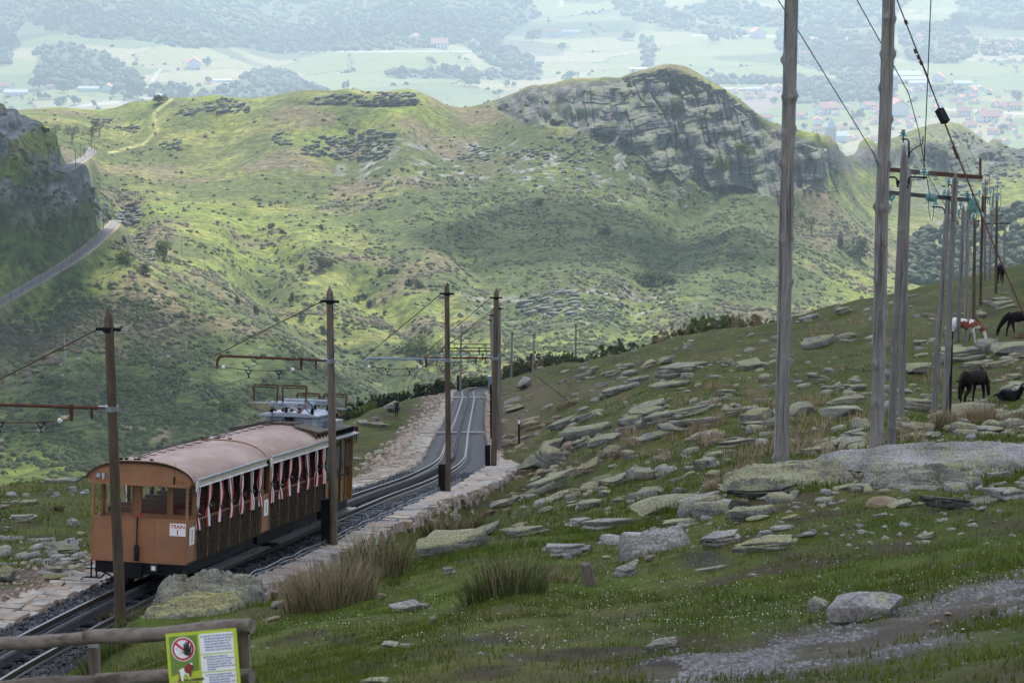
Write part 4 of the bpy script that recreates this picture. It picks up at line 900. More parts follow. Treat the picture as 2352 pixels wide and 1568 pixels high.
# wires
def wire(pts, r, lab, name='power_wire', sag=0.0, cat='wire'):
    a, b = np.array(pts[0]), np.array(pts[-1])
    if len(pts) == 2: pts = [a + (b - a)*q + np.array([0,0,-sag*4*q*(1-q)]) for q in np.linspace(0, 1, 13)]
    return tag(MB().tube(pts, r, 5).build(name, M['wire']), lab, cat)
wire([P(1755,-52,45.6), P(1787,0,46.5), P(1830,66,48), P(2009,357,60), P(2038,452,66.5)], .011, 'dark wire slanting behind the lone thick pole to the crossbar frame')
wire([P(1950,-50,46.5), P(1968,0,47), P(2048,143,51), P(2087,215,54), P(2110,300,60), P(2136,452,66.7)], .011, 'dark wire passing behind the second thick pole to the crossbar frame')
wire([P(2140,-40,47.5), P(2138,0,47.6), P(2130,198,48.5), P(2122,386,50)], .011, 'thin wire hanging straight down to the insulator right of slim pole')
wire([P(2128,398,50), P(2170,470,60), P(2205,520,67), P(2235,478,69)], .008, 'thin pale wire looping between insulators under the crossbar')
wire([P(2040,-30,47), P(2043,300,47), P(2035,690,47.1), P(2026,1050,47.2)], .012, 'earth cable running down the side of the dark thick pole')
gy = thing('guy_wire', 'thick rust coloured guy wire with black block and clamps slanting across the right', 'guy wire', P(2060,0,47)); gp0 = [P(2052,-22,47), P(2060,0,47), P(2157,249,46.6), P(2188,330,46.4), P(2287,574,46), P(2352,724,45.5), P(2480,1010,45), P(2500,1075,45)]
fit(gy, MB().tube(gp0[:3], .014, 5).tube(gp0[2:], .017, 5), 'cable', M['rust'])
fit(gy, MB().tube([P(2072,30,47), P(2098,100,46.8), P(2128,168,46.7), P(2155,247,46.6)], .010, 4), 'second_strand', M['rust'])
fit(gy, MB().bar(P(2157,252,46.6), P(2172,281,46.5), .15, .12), 'turnbuckle_block', M['black'], False)
for (a, b) in ((2103, 118), (2110, 132), (2116, 145), (2191, 340), (2195, 350), (2081, 52), (2199, 360)): fit(gy, MB().tube([P(a - 2, b - 5, 46.6), P(a + 2, b + 5, 46.6)], .034, 6), 'clamp', M['rust'])
# insulator tops of the two thick poles stay outside the picture
def far_block(seed):
    r_ = np.random.default_rng(seed); n = 7; a = (np.arange(n) + r_.uniform(-.35, .35, n)) * 2*PI/n; rd = r_.uniform(.36, .55, n); V = []
    for s_, z in ((.9, 0), (1.0, .55), (.86, 1.0)):
        for i in range(n): V.append((math.cos(a[i])*rd[i]*s_, math.sin(a[i])*rd[i]*s_, z + (r_.normal(0, .05) if z else 0)))
    F_ = []
    for k in range(2):
        for j in range(n): p, q = k*n + j, k*n + (j+1) % n; F_ += [(p, q, q+n), (p, q+n, p+n)]
    for j in range(1, n-1): F_.append((2*n, 2*n+j, 2*n+j+1))
    return np.array(V), np.array(F_)
FB = [far_block(500 + k) for k in range(8)]
# ================================================================ ROCKS
def rock_proto(seed, sub, flat, kind):
    r_ = np.random.default_rng(seed)
    if kind == 'boulder':
        V, Fc = ico(sub); V = V * np.array([1.1, 1.0, .95])
        for k in range(15):
            n_ = r_.normal(0, 1, 3); n_ /= np.linalg.norm(n_); dd = r_.uniform(.50, .80); V = V - np.maximum(0, V @ n_ - dd)[:, None] * n_
        ph = r_.uniform(0, 9); V += .07 * (np.stack([fbm(V[:, 1]*3+ph, V[:, 2]*3, 1, 3), fbm(V[:, 0]*3+ph, V[:, 2]*3, 2, 3), fbm(V[:, 0]*3, V[:, 1]*3+ph, 3, 3)], 1) - .5) * 2
        Fc = Fc.tolist()
    else:                                     # schist: a few broken beds lying on each other
        V, Fc = [], []; nl = r_.integers(1, 4) if kind == 'slab' else r_.integers(2, 4); z = 0.0; cx = cy_ = 0.0; nc = r_.integers(5, 8)
        ang0 = np.sort(r_.uniform(0, 2*PI, nc)) if False else (np.arange(nc) + r_.uniform(-.38, .38, nc)) * 2*PI/nc; rad0 = r_.uniform(.60, 1.15, nc); ang_ = ang0
        for l in range(nl):
            th = r_.uniform(.5, 1.2); ang0 = ang_ + r_.normal(0, .13, nc); rad = rad0 * r_.uniform(.80, 1.12, nc) * (1 - (.05 if kind == 'slab' else .12) * l * r_.uniform(.2, 1.6)); c = np.stack([np.cos(ang0)*rad, np.sin(ang0)*rad], 1)
            pts = []
            for i in range(nc):
                a, b_ = c[i], c[(i+1) % nc]
                for q in (0, .33, .66): pts.append(a + (b_ - a)*q + (r_.normal(0, .035, 2) if q else 0))
            pts = np.array(pts); m = len(pts); tl = r_.normal(0, .24, 2) * th; off = np.array([cx, cy_])
            rings = [(1.0 - r_.uniform(.02, .12), z), (1.0, z + th*.35), (1.0 - r_.uniform(0, .05), z + th*.80), (.955, z + th), (.5, z + th*(1 + r_.normal(0, .07)))]; o0 = len(V)
            for k, (s_, zz) in enumerate(rings):
                for p_ in pts: V.append((p_[0]*s_ + off[0], p_[1]*s_ + off[1], zz + (p_ @ tl if k > 1 else 0) + r_.normal(0, .075) * (th if k in (3, 4) else .5)))
            for k in range(len(rings) - 1):
                for j in range(m): a = o0 + k*m + j; b_ = o0 + k*m + (j+1) % m; Fc += [(a, b_, b_ + m), (a, b_ + m, a + m)]
            V.append((off[0], off[1], z + th*1.02)); 
            for j in range(m): Fc.append((o0 + 4*m + j, o0 + 4*m + (j+1) % m, len(V) - 1))
            z += th * .93; cx += r_.normal(0, .11); cy_ += r_.normal(0, .09)
        V = np.array(V)
        if kind == 'wedge': V[:, 2] += (V[:, 0] * r_.choice([-1, 1]) * .55 + V[:, 1] * .2) * z * .55
    V = np.array(V); lo, hi = V.min(0), V.max(0); V = (V - (lo + hi) / 2) / (hi - lo); V[:, 2] += .5
    return V, np.array(Fc)
RP = {}
for kind, flat, n in (('slab', .42, 10), ('boulder', .8, 7), ('wedge', .6, 6)):
    for k in range(n):
        for sub in (2, 3):
            V, Fc = rock_proto(100 + k * 7 + len(kind), sub, flat, kind); RP[(kind, k, sub)] = np_mesh('rock', V, Fc, M['rock'], kind == 'boulder')
            if kind == 'boulder': RP[(kind, k, sub)].set_sharp_from_angle(angle=math.radians(22))
NK = {'slab': 10, 'boulder': 7, 'wedge': 6, 'ledge': 5}
def ledge_proto(seed):                        # bedrock: a broken, bedded sheet with steps and cracks along its length
    nx, ny = 64, 26; X, Y = np.meshgrid(np.linspace(-1.12, 1.12, nx), np.linspace(-1.12, 1.12, ny)); th = np.arctan2(Y, X); rho = np.sqrt(X*X + Y*Y)
    R = .98 + .30 * (fbm(np.cos(th)*1.6 + seed, np.sin(th)*1.6 + seed*2.7, 400 + seed, 3) - .5) * 2; t = (R - rho) / .10 + 1.2 * (fbm(X*5, Y*5, 410 + seed, 2) - .5)
    st = fbm(X*1.3 + seed, Y*3.4, 420 + seed, 3) + .22 * Y + .10 * X; q = st * 5.5; q = np.floor(q) + sm(.72, 1.0, q - np.floor(q)); top = .30 + .70 * (q / 5.5 - .25) * 1.3
    cr = np.abs(fbm(X*2.2 + .5*Y, Y*7, 430 + seed, 2) - .5); top = top - .22 * np.exp(-(cr / .018)**2) + .10 * (fbm(X*7, Y*7, 440 + seed, 3) - .5)
    Z = np.where(t > 0, np.clip(t, 0, 1)**.55 * np.clip(top, .12, 1.2), -.35); V = np.stack([X * .5, Y * .5, Z], -1).reshape(-1, 3); i = np.arange(ny-1)[:, None]*nx + np.arange(nx-1)[None]; Fq = np.stack([i, i+1, i+nx+1, i+nx], -1).reshape(-1, 4)
    keep = (t.ravel()[Fq] > -.4).any(1); return V, Fq[keep]
for k in range(5):
    V, Fc = ledge_proto(k + 1); RP[('ledge', k, 2)] = RP[('ledge', k, 3)] = np_mesh('rock', V, Fc, M['rock'], True); RP[('ledge', k, 2)].set_sharp_from_angle(angle=math.radians(24))
r5 = lambda a, b, c, d, f='', k='slab': (a*.3296+1091, b*.3296+1091, c*.3296+775.2, d*.3296+775.2, f, k)
r6 = lambda a, b, c, d, f='', k='slab': (a*.3593+1550.4, b*.3593+1550.4, c*.3593+1004.9, d*.3593+1004.9, f, k)
r9 = lambda a, b, c, d, f='', k='slab': (a*.4031+1722.6, b*.4031+1722.6, c*.4031+516.8, d*.4031+516.8, f, k)
rl = lambda a, b, c, d, f='', k='slab': (a*.2197, b*.2197, c*.2197+1091, d*.2197+1091, f, k)
rc = lambda a, b, c, d, f='', k='slab': (a*.2198+689, b*.2198+689, c*.2198+861.3, d*.2198+861.3, f, k)
r7 = lambda a, b, c, d, f='', k='slab': (a*.4394+574.2, b*.4394+574.2, c*.4394+1148.4, d*.4394+1148.4, f, k)
B_ = 'boulder'; W_ = 'wedge'
ROCKS = [r5(1260,1560,185,290,'L'), r5(860,1120,345,400), r5(1350,1690,480,555,'L'), r5(1170,1450,525,610,'L'), r5(1110,1260,565,650,'',W_), r5(1280,1720,560,660,'L'), r5(1720,1990,488,548,'L'), r5(1870,2085,505,615), r5(1860,2060,585,640,'L'),
 r5(600,960,610,710,'L'), r5(800,1040,668,765,'L',B_), r5(680,800,712,765,'L'), r5(1130,1435,660,712,'L'), r5(1470,1720,658,710), r5(500,740,570,632), r5(690,855,532,585), r5(300,460,565,620,'B'), r5(190,350,470,520,'B'), r5(465,650,708,790,'',B_),
 r5(440,670,765,930,'',W_), r5(310,510,825,945,'L',B_), r5(420,510,920,975,'B',B_), r5(670,880,870,960,'B',W_), r5(1030,1155,780,860,'',W_), r5(960,1030,788,850,'B',B_), r5(1060,1240,900,1000,'L',B_), r5(1130,1310,915,1000,'',W_), r5(830,1055,965,1050,'',W_), r5(1530,1720,835,930,'L',W_), r5(1590,1730,800,845),
 r5(1600,1720,930,975), r5(1110,1560,1095,1240,'L',B_), r5(1440,1770,1100,1190,'P'), r5(1130,1320,1050,1125,'L',B_), r5(1375,1480,1035,1100,'',W_), r5(1570,1730,1000,1070,'P',W_), r5(440,700,950,1010,'L'), r5(330,640,980,1110,'L',W_), r5(100,330,1125,1190,'',B_), r5(490,700,1075,1120,'L'), r5(420,640,1115,1155),
 r5(445,560,1178,1220,'',B_), r5(630,800,1150,1180), r5(750,1130,1265,1345,'P'), r5(630,820,1265,1330,'P'), r5(0,205,1310,1390,'L',B_), r5(0,90,1380,1430,'P',B_), r5(1000,1520,1365,1515,'P'), r5(480,800,1440,1540,'P'), r5(1580,1870,1368,1465,'P'), r5(1820,2250,1395,1495,'L'), r5(2060,2230,1308,1350,'P'), r5(1970,2070,1350,1395,'P'),
 r5(690,860,245,280), r5(880,1020,230,275,'L'), r5(1015,1140,232,272,'L'), r5(1000,1130,185,222), r5(780,870,207,240), r5(1150,1270,165,215,'L'), r5(1285,1400,130,190,'',B_), r5(1390,1630,175,215,'L'), r5(1720,1810,160,205), r5(1830,2060,150,230,'L'), r5(1040,1220,278,308), r5(1215,1500,310,355), r5(580,740,440,480), r5(450,560,470,500,'',B_), r5(700,800,492,515), r5(1660,1815,362,410,'L'),
 r5(1340,1375,418,445,'',B_), r5(1450,1505,367,388,'L'), r5(1690,1970,712,765), r5(1470,1530,768,795,'',B_), r5(200,330,420,455,'P'), r5(215,350,470,520,'',B_), r5(330,500,580,650,'B'), r5(540,610,540,575,'B',B_), r5(180,250,678,700,'P'), r5(190,400,700,735,'B'), r5(760,840,1030,1070,'L',B_), r5(480,600,910,940), r5(520,590,890,925,'',B_), r5(1350,1490,975,1000,'P'), r5(1440,1540,940,970), r5(1460,1570,890,940),
 r5(570,660,295,325), r5(640,680,305,330,'B'), r5(960,1060,1105,1122), r5(850,960,1065,1110), r5(190,260,1190,1215,'B'), r5(60,150,1195,1250,'B',W_), r5(240,380,1290,1350,'B',B_), r5(1380,1460,1268,1310,'',B_), r5(640,720,1140,1175),
 r6(850,1000,1020,1130,'P',B_), r6(995,1490,990,1200,'P',B_), r6(675,805,495,530), r6(615,770,560,600,'P',B_), r6(525,620,600,640,'P'), r6(780,910,600,640,'P',W_), r6(130,360,825,850,'P'), r6(1750,2231,375,425,'P'), r6(1930,1995,437,475,'P',B_), r6(1255,1420,487,508,'P'), r6(780,1030,62,110), r6(905,985,105,140,'',W_), r6(890,1230,5,60,'L'), r6(465,522,868,888,'P',B_), r6(1620,1700,1170,1195,'B'), r6(1720,1770,1115,1145,'B',B_),
 r9(230,375,1015,1095,'L',B_), r9(400,660,1030,1120,'L',B_), r9(430,660,978,1030,'L'), r9(410,540,915,950), r9(560,670,910,945), r9(375,445,878,900), r9(0,130,1050,1120), r9(0,120,1120,1160,'L'), r9(880,1040,785,860,'L',B_), r9(760,800,820,870,'L',B_), r9(1075,1345,702,790,'L'), r9(1070,1160,735,795,'',B_), r9(1290,1430,655,740,'L'), r9(1390,1620,665,762,'L',B_), r9(1200,1330,780,825,'L'), r9(1330,1562,770,810), r9(990,1420,1020,1120,'',B_),
 r9(870,1090,995,1070), r9(840,1040,1130,1190,'L'), r9(830,1120,1185,1230,'L'), r9(520,680,1165,1215), r9(520,670,1215,1290,'L',B_), r9(370,515,1215,1255,'L'), r9(280,430,1268,1300,'P'), r9(380,450,1300,1340,'',W_), r9(1345,1510,1115,1145), r9(1185,1260,1105,1165,'',B_), r9(1380,1600,1060,1110,'L'), r9(1520,1600,1140,1175,'L'), r9(980,1090,1225,1250,'P'), r9(1100,1145,1218,1245,'B',B_), r9(230,280,1225,1255,'P',B_),
 r9(1370,1515,430,490,'L',W_), r9(1380,1510,410,440), r9(1420,1490,385,397,'L'), r9(485,585,470,510), r9(260,405,518,550), r9(500,610,615,650), r9(300,500,640,710), r9(890,970,398,415,'L'), r9(935,1020,655,690,'L'), r9(985,1065,503,522,'L'), r9(1250,1320,585,605), r9(1290,1350,497,535,'L',B_), r9(1255,1300,495,545,'',B_), r9(1320,1390,430,450), r9(1160,1250,500,520), r9(1160,1240,555,575), r9(1440,1560,850,885), r9(1370,1460,880,900,'L'), r9(1480,1600,890,930,'',B_),
 rl(415,590,30,90,'L'), rl(525,840,30,85,'P'), rl(680,800,118,165,'P',W_), rl(500,550,140,165,'P'), rl(85,200,270,300), rl(215,385,258,320,'L'), rl(0,90,280,310), rl(0,105,305,355,'B',B_), rl(95,380,412,500,'L'), rl(0,75,455,485), rl(25,120,540,585,'L'), rl(695,835,460,545,'P',W_), rl(395,570,658,705,'P'), rl(415,800,705,825,'L',B_), rl(515,605,845,890,'P',W_), rl(615,845,872,940,'P'), rl(445,650,960,1030,'L'), rl(440,690,1035,1120,'B',B_), rl(695,910,945,1040,'L',B_), rl(-60,140,960,1145,'L',B_), rl(790,915,600,640),
 rc(865,1045,270,400,'L',B_), rc(745,830,440,500,'',B_), rc(580,750,470,530,'L'), rc(710,930,490,540), rc(535,660,855,905), rc(770,940,775,840,'L',B_),
 r7(725,945,530,585,'P'), r7(683,778,740,782,'P',B_), r7(778,850,750,772,'P'), r7(937,980,610,645,'B',B_), r7(577,725,930,965,'',B_), r7(112,190,525,570,'',B_), r7(77,160,613,637,'B'), r7(1010,1075,350,395,'P',W_), r7(1895,2035,328,410,'P',W_), r7(2065,2125,288,322,'B',B_), r7(2050,2260,733,782,'P'), r7(1105,1185,540,560,'P'), r7(875,1240,185,305,'L'), r7(1115,1330,135,190,'L',B_), r7(1835,1890,292,310), r7(1645,1690,288,310,'P'), r7(1180,1226,795,812,'P',W_), r7(840,885,295,325,'B'), r7(665,715,485,520,'B',B_), r7(1310,1570,145,195,'')]
LANDM = [('the lone thick pole', 1793, 1060), ('the pair of close poles', 2030, 1050), ('the standing black pony', 2240, 890), ('the resting foal', 2310, 905), ('the pony at the right edge', 2330, 750), ('the leaning wooden stump', 1355, 1325), ('the green rush clump', 1160, 1310), ('the pale dry rush clump', 780, 1330),
 ('the gravel path', 2150, 1430), ('the dry stone wall', 1150, 1130), ('the bend in the railway', 1130, 890), ('the coach end', 200, 1200), ('the fence sign', 460, 1500), ('the piebald pony', 2210, 765), ('the slim leaning pole', 2060, 960), ('the stacked slabs', 1480, 950), ('the woman in pink', 815, 1000), ('the ridge line', 1600, 790)]
rock_info = []
def place_rock(u0, u1, vt, vb, f='', kind='slab', rz=None, tilt=(0, 0), seed=None, depth=None, name='rock', hs=1.0, pk=None):
    sd_ = len(rock_info) if seed is None else seed; r_ = random.Random(sd_ * 13 + 5); u = (u0 + u1) / 2; g = hit(u, vb - .12 * (vb - vt))
    if g is None: return None
    p, d = g; W = (u1 - u0) * d / F * 1.06; Hp = (vb - vt) * d / F; D = min(.62 * W, 1.7 * Hp) if depth is None else depth * W; h = max(.50 * Hp, Hp * 1.05 - .28 * D)
    if pk is not None: k_fix = pk
    h *= hs
    if kind == 'slab' and f == 'P' and W > 1.2: kind = 'ledge'
    c = p + np.array([0, D * .42, 0]); zz = float(Hn(np.array([c[0]]), np.array([c[1]]))[0]); c[2] = max(zz, p[2] + .1 * D) - .32 * h
    k = r_.randrange(NK[kind]) if pk is None else pk; sub = 3 if (u1 - u0) > 60 else 2; o = link(bpy.data.objects.new(name, RP[(kind, k, sub)]))
    eps = .6; sx = float(Hn(np.array([c[0]+eps]), np.array([c[1]]))[0] - Hn(np.array([c[0]-eps]), np.array([c[1]]))[0]) / (2*eps)
    a = r_.uniform(-.38, .38) if rz is None else rz; flip = PI if r_.random() < .5 else 0
    o.matrix_world = Matrix.Translation(Vector(c)) @ Matrix.Rotation(-math.atan(sx) * .7 + tilt[0], 4, 'Y') @ Matrix.Rotation(tilt[1] + r_.uniform(-.06, .06), 4, 'X') @ Matrix.Rotation(a, 4, 'Z') @ Matrix.Diagonal((W, D, h * 1.35, 1)) @ Matrix.Rotation(flip, 4, 'Z')
    m = M[{'L': 'rock_lichen', 'P': 'rock_pale', 'B': 'rock_brown', 'D': 'rock_dark', '': 'rock'}[f]]
    o.material_slots[0].link = 'OBJECT'; o.material_slots[0].material = m
    rock_info.append([o, u, (vt + vb) / 2, W, f, kind]); return o
for r_ in ROCKS: place_rock(*r_)
n_auto = len(rock_info)
ORD = ['nearest to it', 'second nearest', 'third nearest', 'fourth nearest', 'fifth nearest', 'sixth nearest', 'seventh nearest', 'eighth nearest', 'ninth nearest', 'tenth nearest', 'eleventh nearest', 'twelfth nearest', 'thirteenth nearest', 'fourteenth nearest']
def label_all(items, marks, cat, group, alone=' on the turf'):   # items: (object, u, v, look); told apart by look, by the landmark beside them, then by nearness to it
    buck = {}
    for o, u, v, look in items:
        cand = sorted(marks, key=lambda l: math.hypot((u - l[1]) * .8, (v - l[2]) * 1.5))
        for lm in cand:
            dx, dy = u - lm[1], (v - lm[2]) * 1.6; rel = ('left of' if dx < 0 else 'right of') if abs(dx) > abs(dy) else ('above' if dy < 0 else 'below'); key = '%s %s %s' % (look, rel, lm[0])
            if len(buck.get(key, [])) < 14: break
        buck.setdefault(key, []).append((math.hypot(dx, dy), o))
    for lab, lst in buck.items():
        lst.sort(key=lambda a: a[0])
        for i, (_, o) in enumerate(lst): tag(o, lab + (', ' + ORD[min(i, 13)] if len(lst) > 1 else alone), cat, group)
def look_of(W, f, kind):
    size = 'small' if W < .6 else ('' if W < 1.6 else 'large'); colr = {'L': 'lichen covered', 'P': 'pale', 'B': 'brown', '': 'grey', 'D': 'dark'}[f]; shp = {'slab': 'flat slab', 'boulder': 'rounded boulder', 'wedge': 'slanting rock', 'ledge': 'flat slab'}[kind]
    return ' '.join(x for x in (size, colr, shp) if x)
label_all([(o, u, v, look_of(W, f, kind)) for o, u, v, W, f, kind in rock_info], LANDM, 'rock', 'rocks scattered over the slope')
# the large named ones
def named(label, *a, **k): return tag(place_rock(*a, **k), label, 'rock', 'rocks scattered over the slope')
named('huge lichen patched slab lying in front of the lone thick pole', *r6(330,1110,183,340,'L','ledge'), depth=.45, rz=-.05, hs=.9)
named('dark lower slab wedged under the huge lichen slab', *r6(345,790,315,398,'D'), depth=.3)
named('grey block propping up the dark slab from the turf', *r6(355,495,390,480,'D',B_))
named('long pale bedrock slab stretching right from the pair of close poles', *r6(950,2330,88,240,'P','ledge'), depth=.34, rz=-.08, hs=.62)
named('broken grey ledge with bright lichen below the long pale bedrock slab', *r6(1060,1460,215,300,'','ledge')), named('lichen streaked slanting ledge under the long pale bedrock slab', *r6(1250,1900,185,345,'L','ledge'), depth=.32, rz=-.2)
named('thin dark slab sticking out of a peat hollow at right', *r6(1560,1930,385,475,'D'), tilt=(.17, -.35), depth=.35)
named('big lichen topped boulder beside the front of the coach', 345,596,1306,1404,'L','ledge', depth=.55, rz=-.12, hs=.72, pk=2); named('grey ledge at the foot of the big boulder beside the coach', 322,560,1368,1424,'','ledge', depth=.4, rz=.1, hs=.8, pk=0)
named('top slab of the stacked slabs in the middle of the slope', *r5(1035,1345,478,545,'L'), depth=.5), named('middle slab of the stacked slabs in the middle of the slope', *r5(1030,1335,515,580,''), depth=.5), named('sloping bottom block of the stacked slabs', *r5(1000,1210,545,665,'',W_))
named('pale blue grey boulder with a pinkish side at the bend of the railway', *r5(280,405,278,372,'P',B_), depth=.8)
STN = []
for k in range(85):                            # the small stones one can still pick out
    for _ in range(30):
        u = random.uniform(1190, 2340); v = random.uniform(640, 1240)
        if hit(u, v): break
    g = fhit(u, v); w = random.uniform(.25, .75) * F / g[1]
    f_, k_ = random.choice(['', 'L', '', 'P', 'L']), random.choice(['slab', 'slab', 'boulder', 'wedge']); o = place_rock(u - w/2, u + w/2, v - w * random.uniform(.22, .4), v, f_, k_)
    if o: STN.append((o, u, v, {'L': 'lichen flecked', 'P': 'pale', '': 'grey'}[f_] + {'slab': ' flat stone', 'boulder': ' round stone', 'wedge': ' pointed stone'}[k_]))
label_all(STN, LANDM, 'stone', 'small stones on the slope', ' half sunk')
# pebbles and chips too many to count
def scatter(n, fn, smin, smax, mat, name, flat=.6, gate=None):
    P_ = []; 
    while len(P_) < n:
        u, v = fn(); g = hit(u, v)
        if g and (gate is None or random.random() < float(gate(np.array([g[0][0]]), np.array([g[0][1]]))[0])): P_.append(g[0])
    P_ = np.array(P_); sc = smin + (smax - smin) * rng.random(len(P_))**2.2; V, Fc = instance_arrays(oct_v, oct_f, trs(P_, rng.uniform(0, 6.28, len(P_)), np.stack([sc, sc * rng.uniform(.6, 1, len(P_)), sc * flat * rng.uniform(.5, 1, len(P_))], 1), rng.normal(0, .25, (len(P_), 2))))
    return tag(link(bpy.data.objects.new(name, np_mesh(name, V, Fc, M[mat]))), kind='stuff')
def grav_pt():
    t_ = random.random(); pts = [(2420,1345),(2352,1362),(2200,1405),(2050,1450),(1900,1492),(1700,1525),(1500,1548)]; x = t_ * (len(pts) - 1); i = min(int(x), len(pts) - 2)
    return pts[i][0] + (pts[i+1][0] - pts[i][0]) * (x - i) + random.gauss(0, 26), pts[i][1] + (pts[i+1][1] - pts[i][1]) * (x - i) + random.gauss(0, 24)
scatter(4200, grav_pt, .007, .040, 'gravel', 'path_gravel', .6, lambda x, y: gmask(x, y)**2)
def blocks_stuff(n, fn, smin, smax, mat, nm):
    P_ = []
    while len(P_) < n:
        u, v = fn(); g_ = hit(u, v)
        if g_ and fbm(np.array([g_[0][0] / 6]), np.array([g_[0][1] / 6]), 261, 3)[0] > .44: P_.append(g_[0])
    P_ = np.array(P_); w = smin + (smax - smin) * rng.random(n)**2.4; ch = rng.integers(0, 8, n); VV_, FF_, o_ = [], [], 0; h = w * rng.uniform(.18, .5, n); P_[:, 2] -= h * .3
    M4 = trs(P_, rng.normal(0, .5, n), np.stack([w, w * rng.uniform(.45, .8, n), h], 1), np.stack([rng.normal(0, .15, n), rng.normal(-.08, .15, n)], 1))
    for j in range(8): V, Fc = instance_arrays(FB[j][0], FB[j][1], M4[ch == j]); VV_.append(V); FF_.append(Fc + o_); o_ += len(V)
    tag(link(bpy.data.objects.new(nm, np_mesh(nm, np.concatenate(VV_), np.concatenate(FF_), M[mat]))), kind='stuff')
blocks_stuff(620, lambda: (random.uniform(1180, 2640), random.uniform(650, 1200)), .15, .85, 'rock', 'scattered_stones')
blocks_stuff(200, lambda: (random.uniform(1180, 2640), random.uniform(680, 1260)), .12, .7, 'rock_pale', 'scattered_stones')
blocks_stuff(120, lambda: (random.uniform(0, 200), random.uniform(1120, 1330)), .10, .5, 'rock_pale', 'scattered_stones')
blocks_stuff(110, lambda: (random.uniform(1160, 1330), random.uniform(890, 1160)), .15, .7, 'rock_brown', 'scattered_stones')
scatter(900, lambda: (random.uniform(1180, 2352), random.uniform(680, 1260)), .03, .13, 'rock_pale', 'stone_chips', .5)
scatter(260, lambda: (random.uniform(500, 2352), random.uniform(1260, 1560)), .012, .05, 'gravel', 'stone_chips')
def rub(side_lo, side_hi, y0, y1, n, smin, smax):
    P_ = []
    for _ in range(n):
        y = random.uniform(y0, y1) ; p, t_, r = tk(s_at_y(y)); a = random.triangular(side_lo, side_hi, side_lo); q = p - r * a; q[2] = float(Hn(np.array([q[0]]), np.array([q[1]]))[0]) + .02; P_.append(q)
    P_ = np.array(P_); sc = smin + (smax - smin) * rng.random(n)**2; V, Fc = instance_arrays(oct_v, oct_f, trs(P_, rng.uniform(0, 6.28, n), np.stack([sc, sc * .75, sc * rng.uniform(.3, .7, n)], 1), rng.normal(0, .35, (n, 2))))
    tag(link(bpy.data.objects.new('rubble', np_mesh('rubble', V, Fc, M['rubble']))), kind='stuff')
rub(2.35, 5.2, 46, 60, 1200, .02, .12); rub(2.35, 5.0, 66, 150, 1500, .05, .28); rub(2.3, 4.6, 150, 225, 350, .08, .34)
# ================================================================ THE TRAIN
def vehicle(name, label, cat, s0, s1, group=None):
    a, _, _ = tk(s0); b, _, _ = tk(s1); y = (b - a) / np.linalg.norm(b - a); x = np.cross(y, [0, 0, 1]); x /= np.linalg.norm(x); z = np.cross(x, y)
    m = Matrix(((x[0], y[0], z[0], a[0]), (x[1], y[1], z[1], a[1]), (x[2], y[2], z[2], a[2]), (0, 0, 0, 1)))
    return thing(name, label, cat, group=group, mw=m), float(np.linalg.norm(b - a))
HW, EAVE, RISE, RW = 1.075, 2.40, .40, 1.21
def arch(hw, z0, rise, n=22, pw=2.6, q=.62): return [(hw * math.sin(PI/2*t), z0 + rise * max(0, 1 - abs(math.sin(PI/2*t))**pw)**q) for t in np.linspace(-1, 1, n)]
def text_mesh(body, size, name, mat, parent, mw, align='CENTER', bold=0.0, depth=.0):
    c = bpy.data.curves.new('lettering', 'FONT'); c.body = body; c.size = size; c.align_x = align; c.offset = bold; c.extrude = depth; c.resolution_u = 3; c.space_line = 1.05
    o = bpy.data.objects.new('lettering', c); COL.objects.link(o); bpy.context.view_layer.update()
    me = bpy.data.meshes.new_from_object(o.evaluated_get(bpy.context.evaluated_depsgraph_get())); bpy.data.objects.remove(o); bpy.data.curves.remove(c)
    me.materials.clear(); me.materials.append(mat); t = bpy.data.objects.new(name, me); COL.objects.link(t); t.parent = parent; t.matrix_local = mw; return t
FRONT = Matrix.Rotation(PI/2, 4, 'X')                                  # text facing -y
def curtain_mesh(seed):
    r_ = random.Random(seed); mb = MB(); n = 16; H = .98; tie = r_.uniform(.50, .64); tw = r_.uniform(-1.2, 1.2); zs = np.linspace(0, 1, 13)
    for z in zs:
        pin = 1 - .62 * math.exp(-((z - tie)/.13)**2); wx = (.036 + .02 * math.sin(z*2.4)) * pin * r_.uniform(.93, 1.07); wy = (.085 + .03*z) * pin * r_.uniform(.95, 1.05)
        for j in range(n):
            w = 2*PI*j/n + tw * z; f = 1 + .16 * math.cos(4*w + seed); mb.v.append((wx*f*math.cos(w) + .02*math.sin(z*5+seed), wy*f*math.sin(w) + .03*math.sin(z*4 + seed*2), -z*H))
    for i in range(len(zs)-1):
        for j in range(n): a, b = i*n+j, i*n+(j+1) % n; mb.f.append((a, a+n, b+n, b)); mb.m.append((j // 2) % 2)
    return mb.mesh('curtain', [M['white_cloth'], M['red_cloth']], True), tie * H
CURT = [curtain_mesh(k) for k in range(6)]
tie_me = MB().lathe([(.055,-.02),(.07,0),(.055,.02)], (0,0,0), 8).tube([(.05,0,0),(.10,-.05,-.02)], .015, 4).mesh('curtain_tie', M['grey_cloth'])
wheel_me = MB()
for a0, a1, r_ in ((-.05, .05, .30), (.05, .07, .33)):
    n = 20; wheel_me.add([(x, r_*math.cos(2*PI*j/n), r_*math.sin(2*PI*j/n)) for x in (a0, a1) for j in range(n)], [tuple(range(n))[::-1], tuple(range(n, 2*n))] + [(j, (j+1) % n, (j+1) % n + n, j+n) for j in range(n)])
wheel_me = wheel_me.mesh('wheel', M['blackgrey'])
door_w = None
def child(me, name, parent, loc, rot=None):
    o = link(bpy.data.objects.new(name, me), parent); o.location = loc
    if rot: o.rotation_euler = rot
    return o
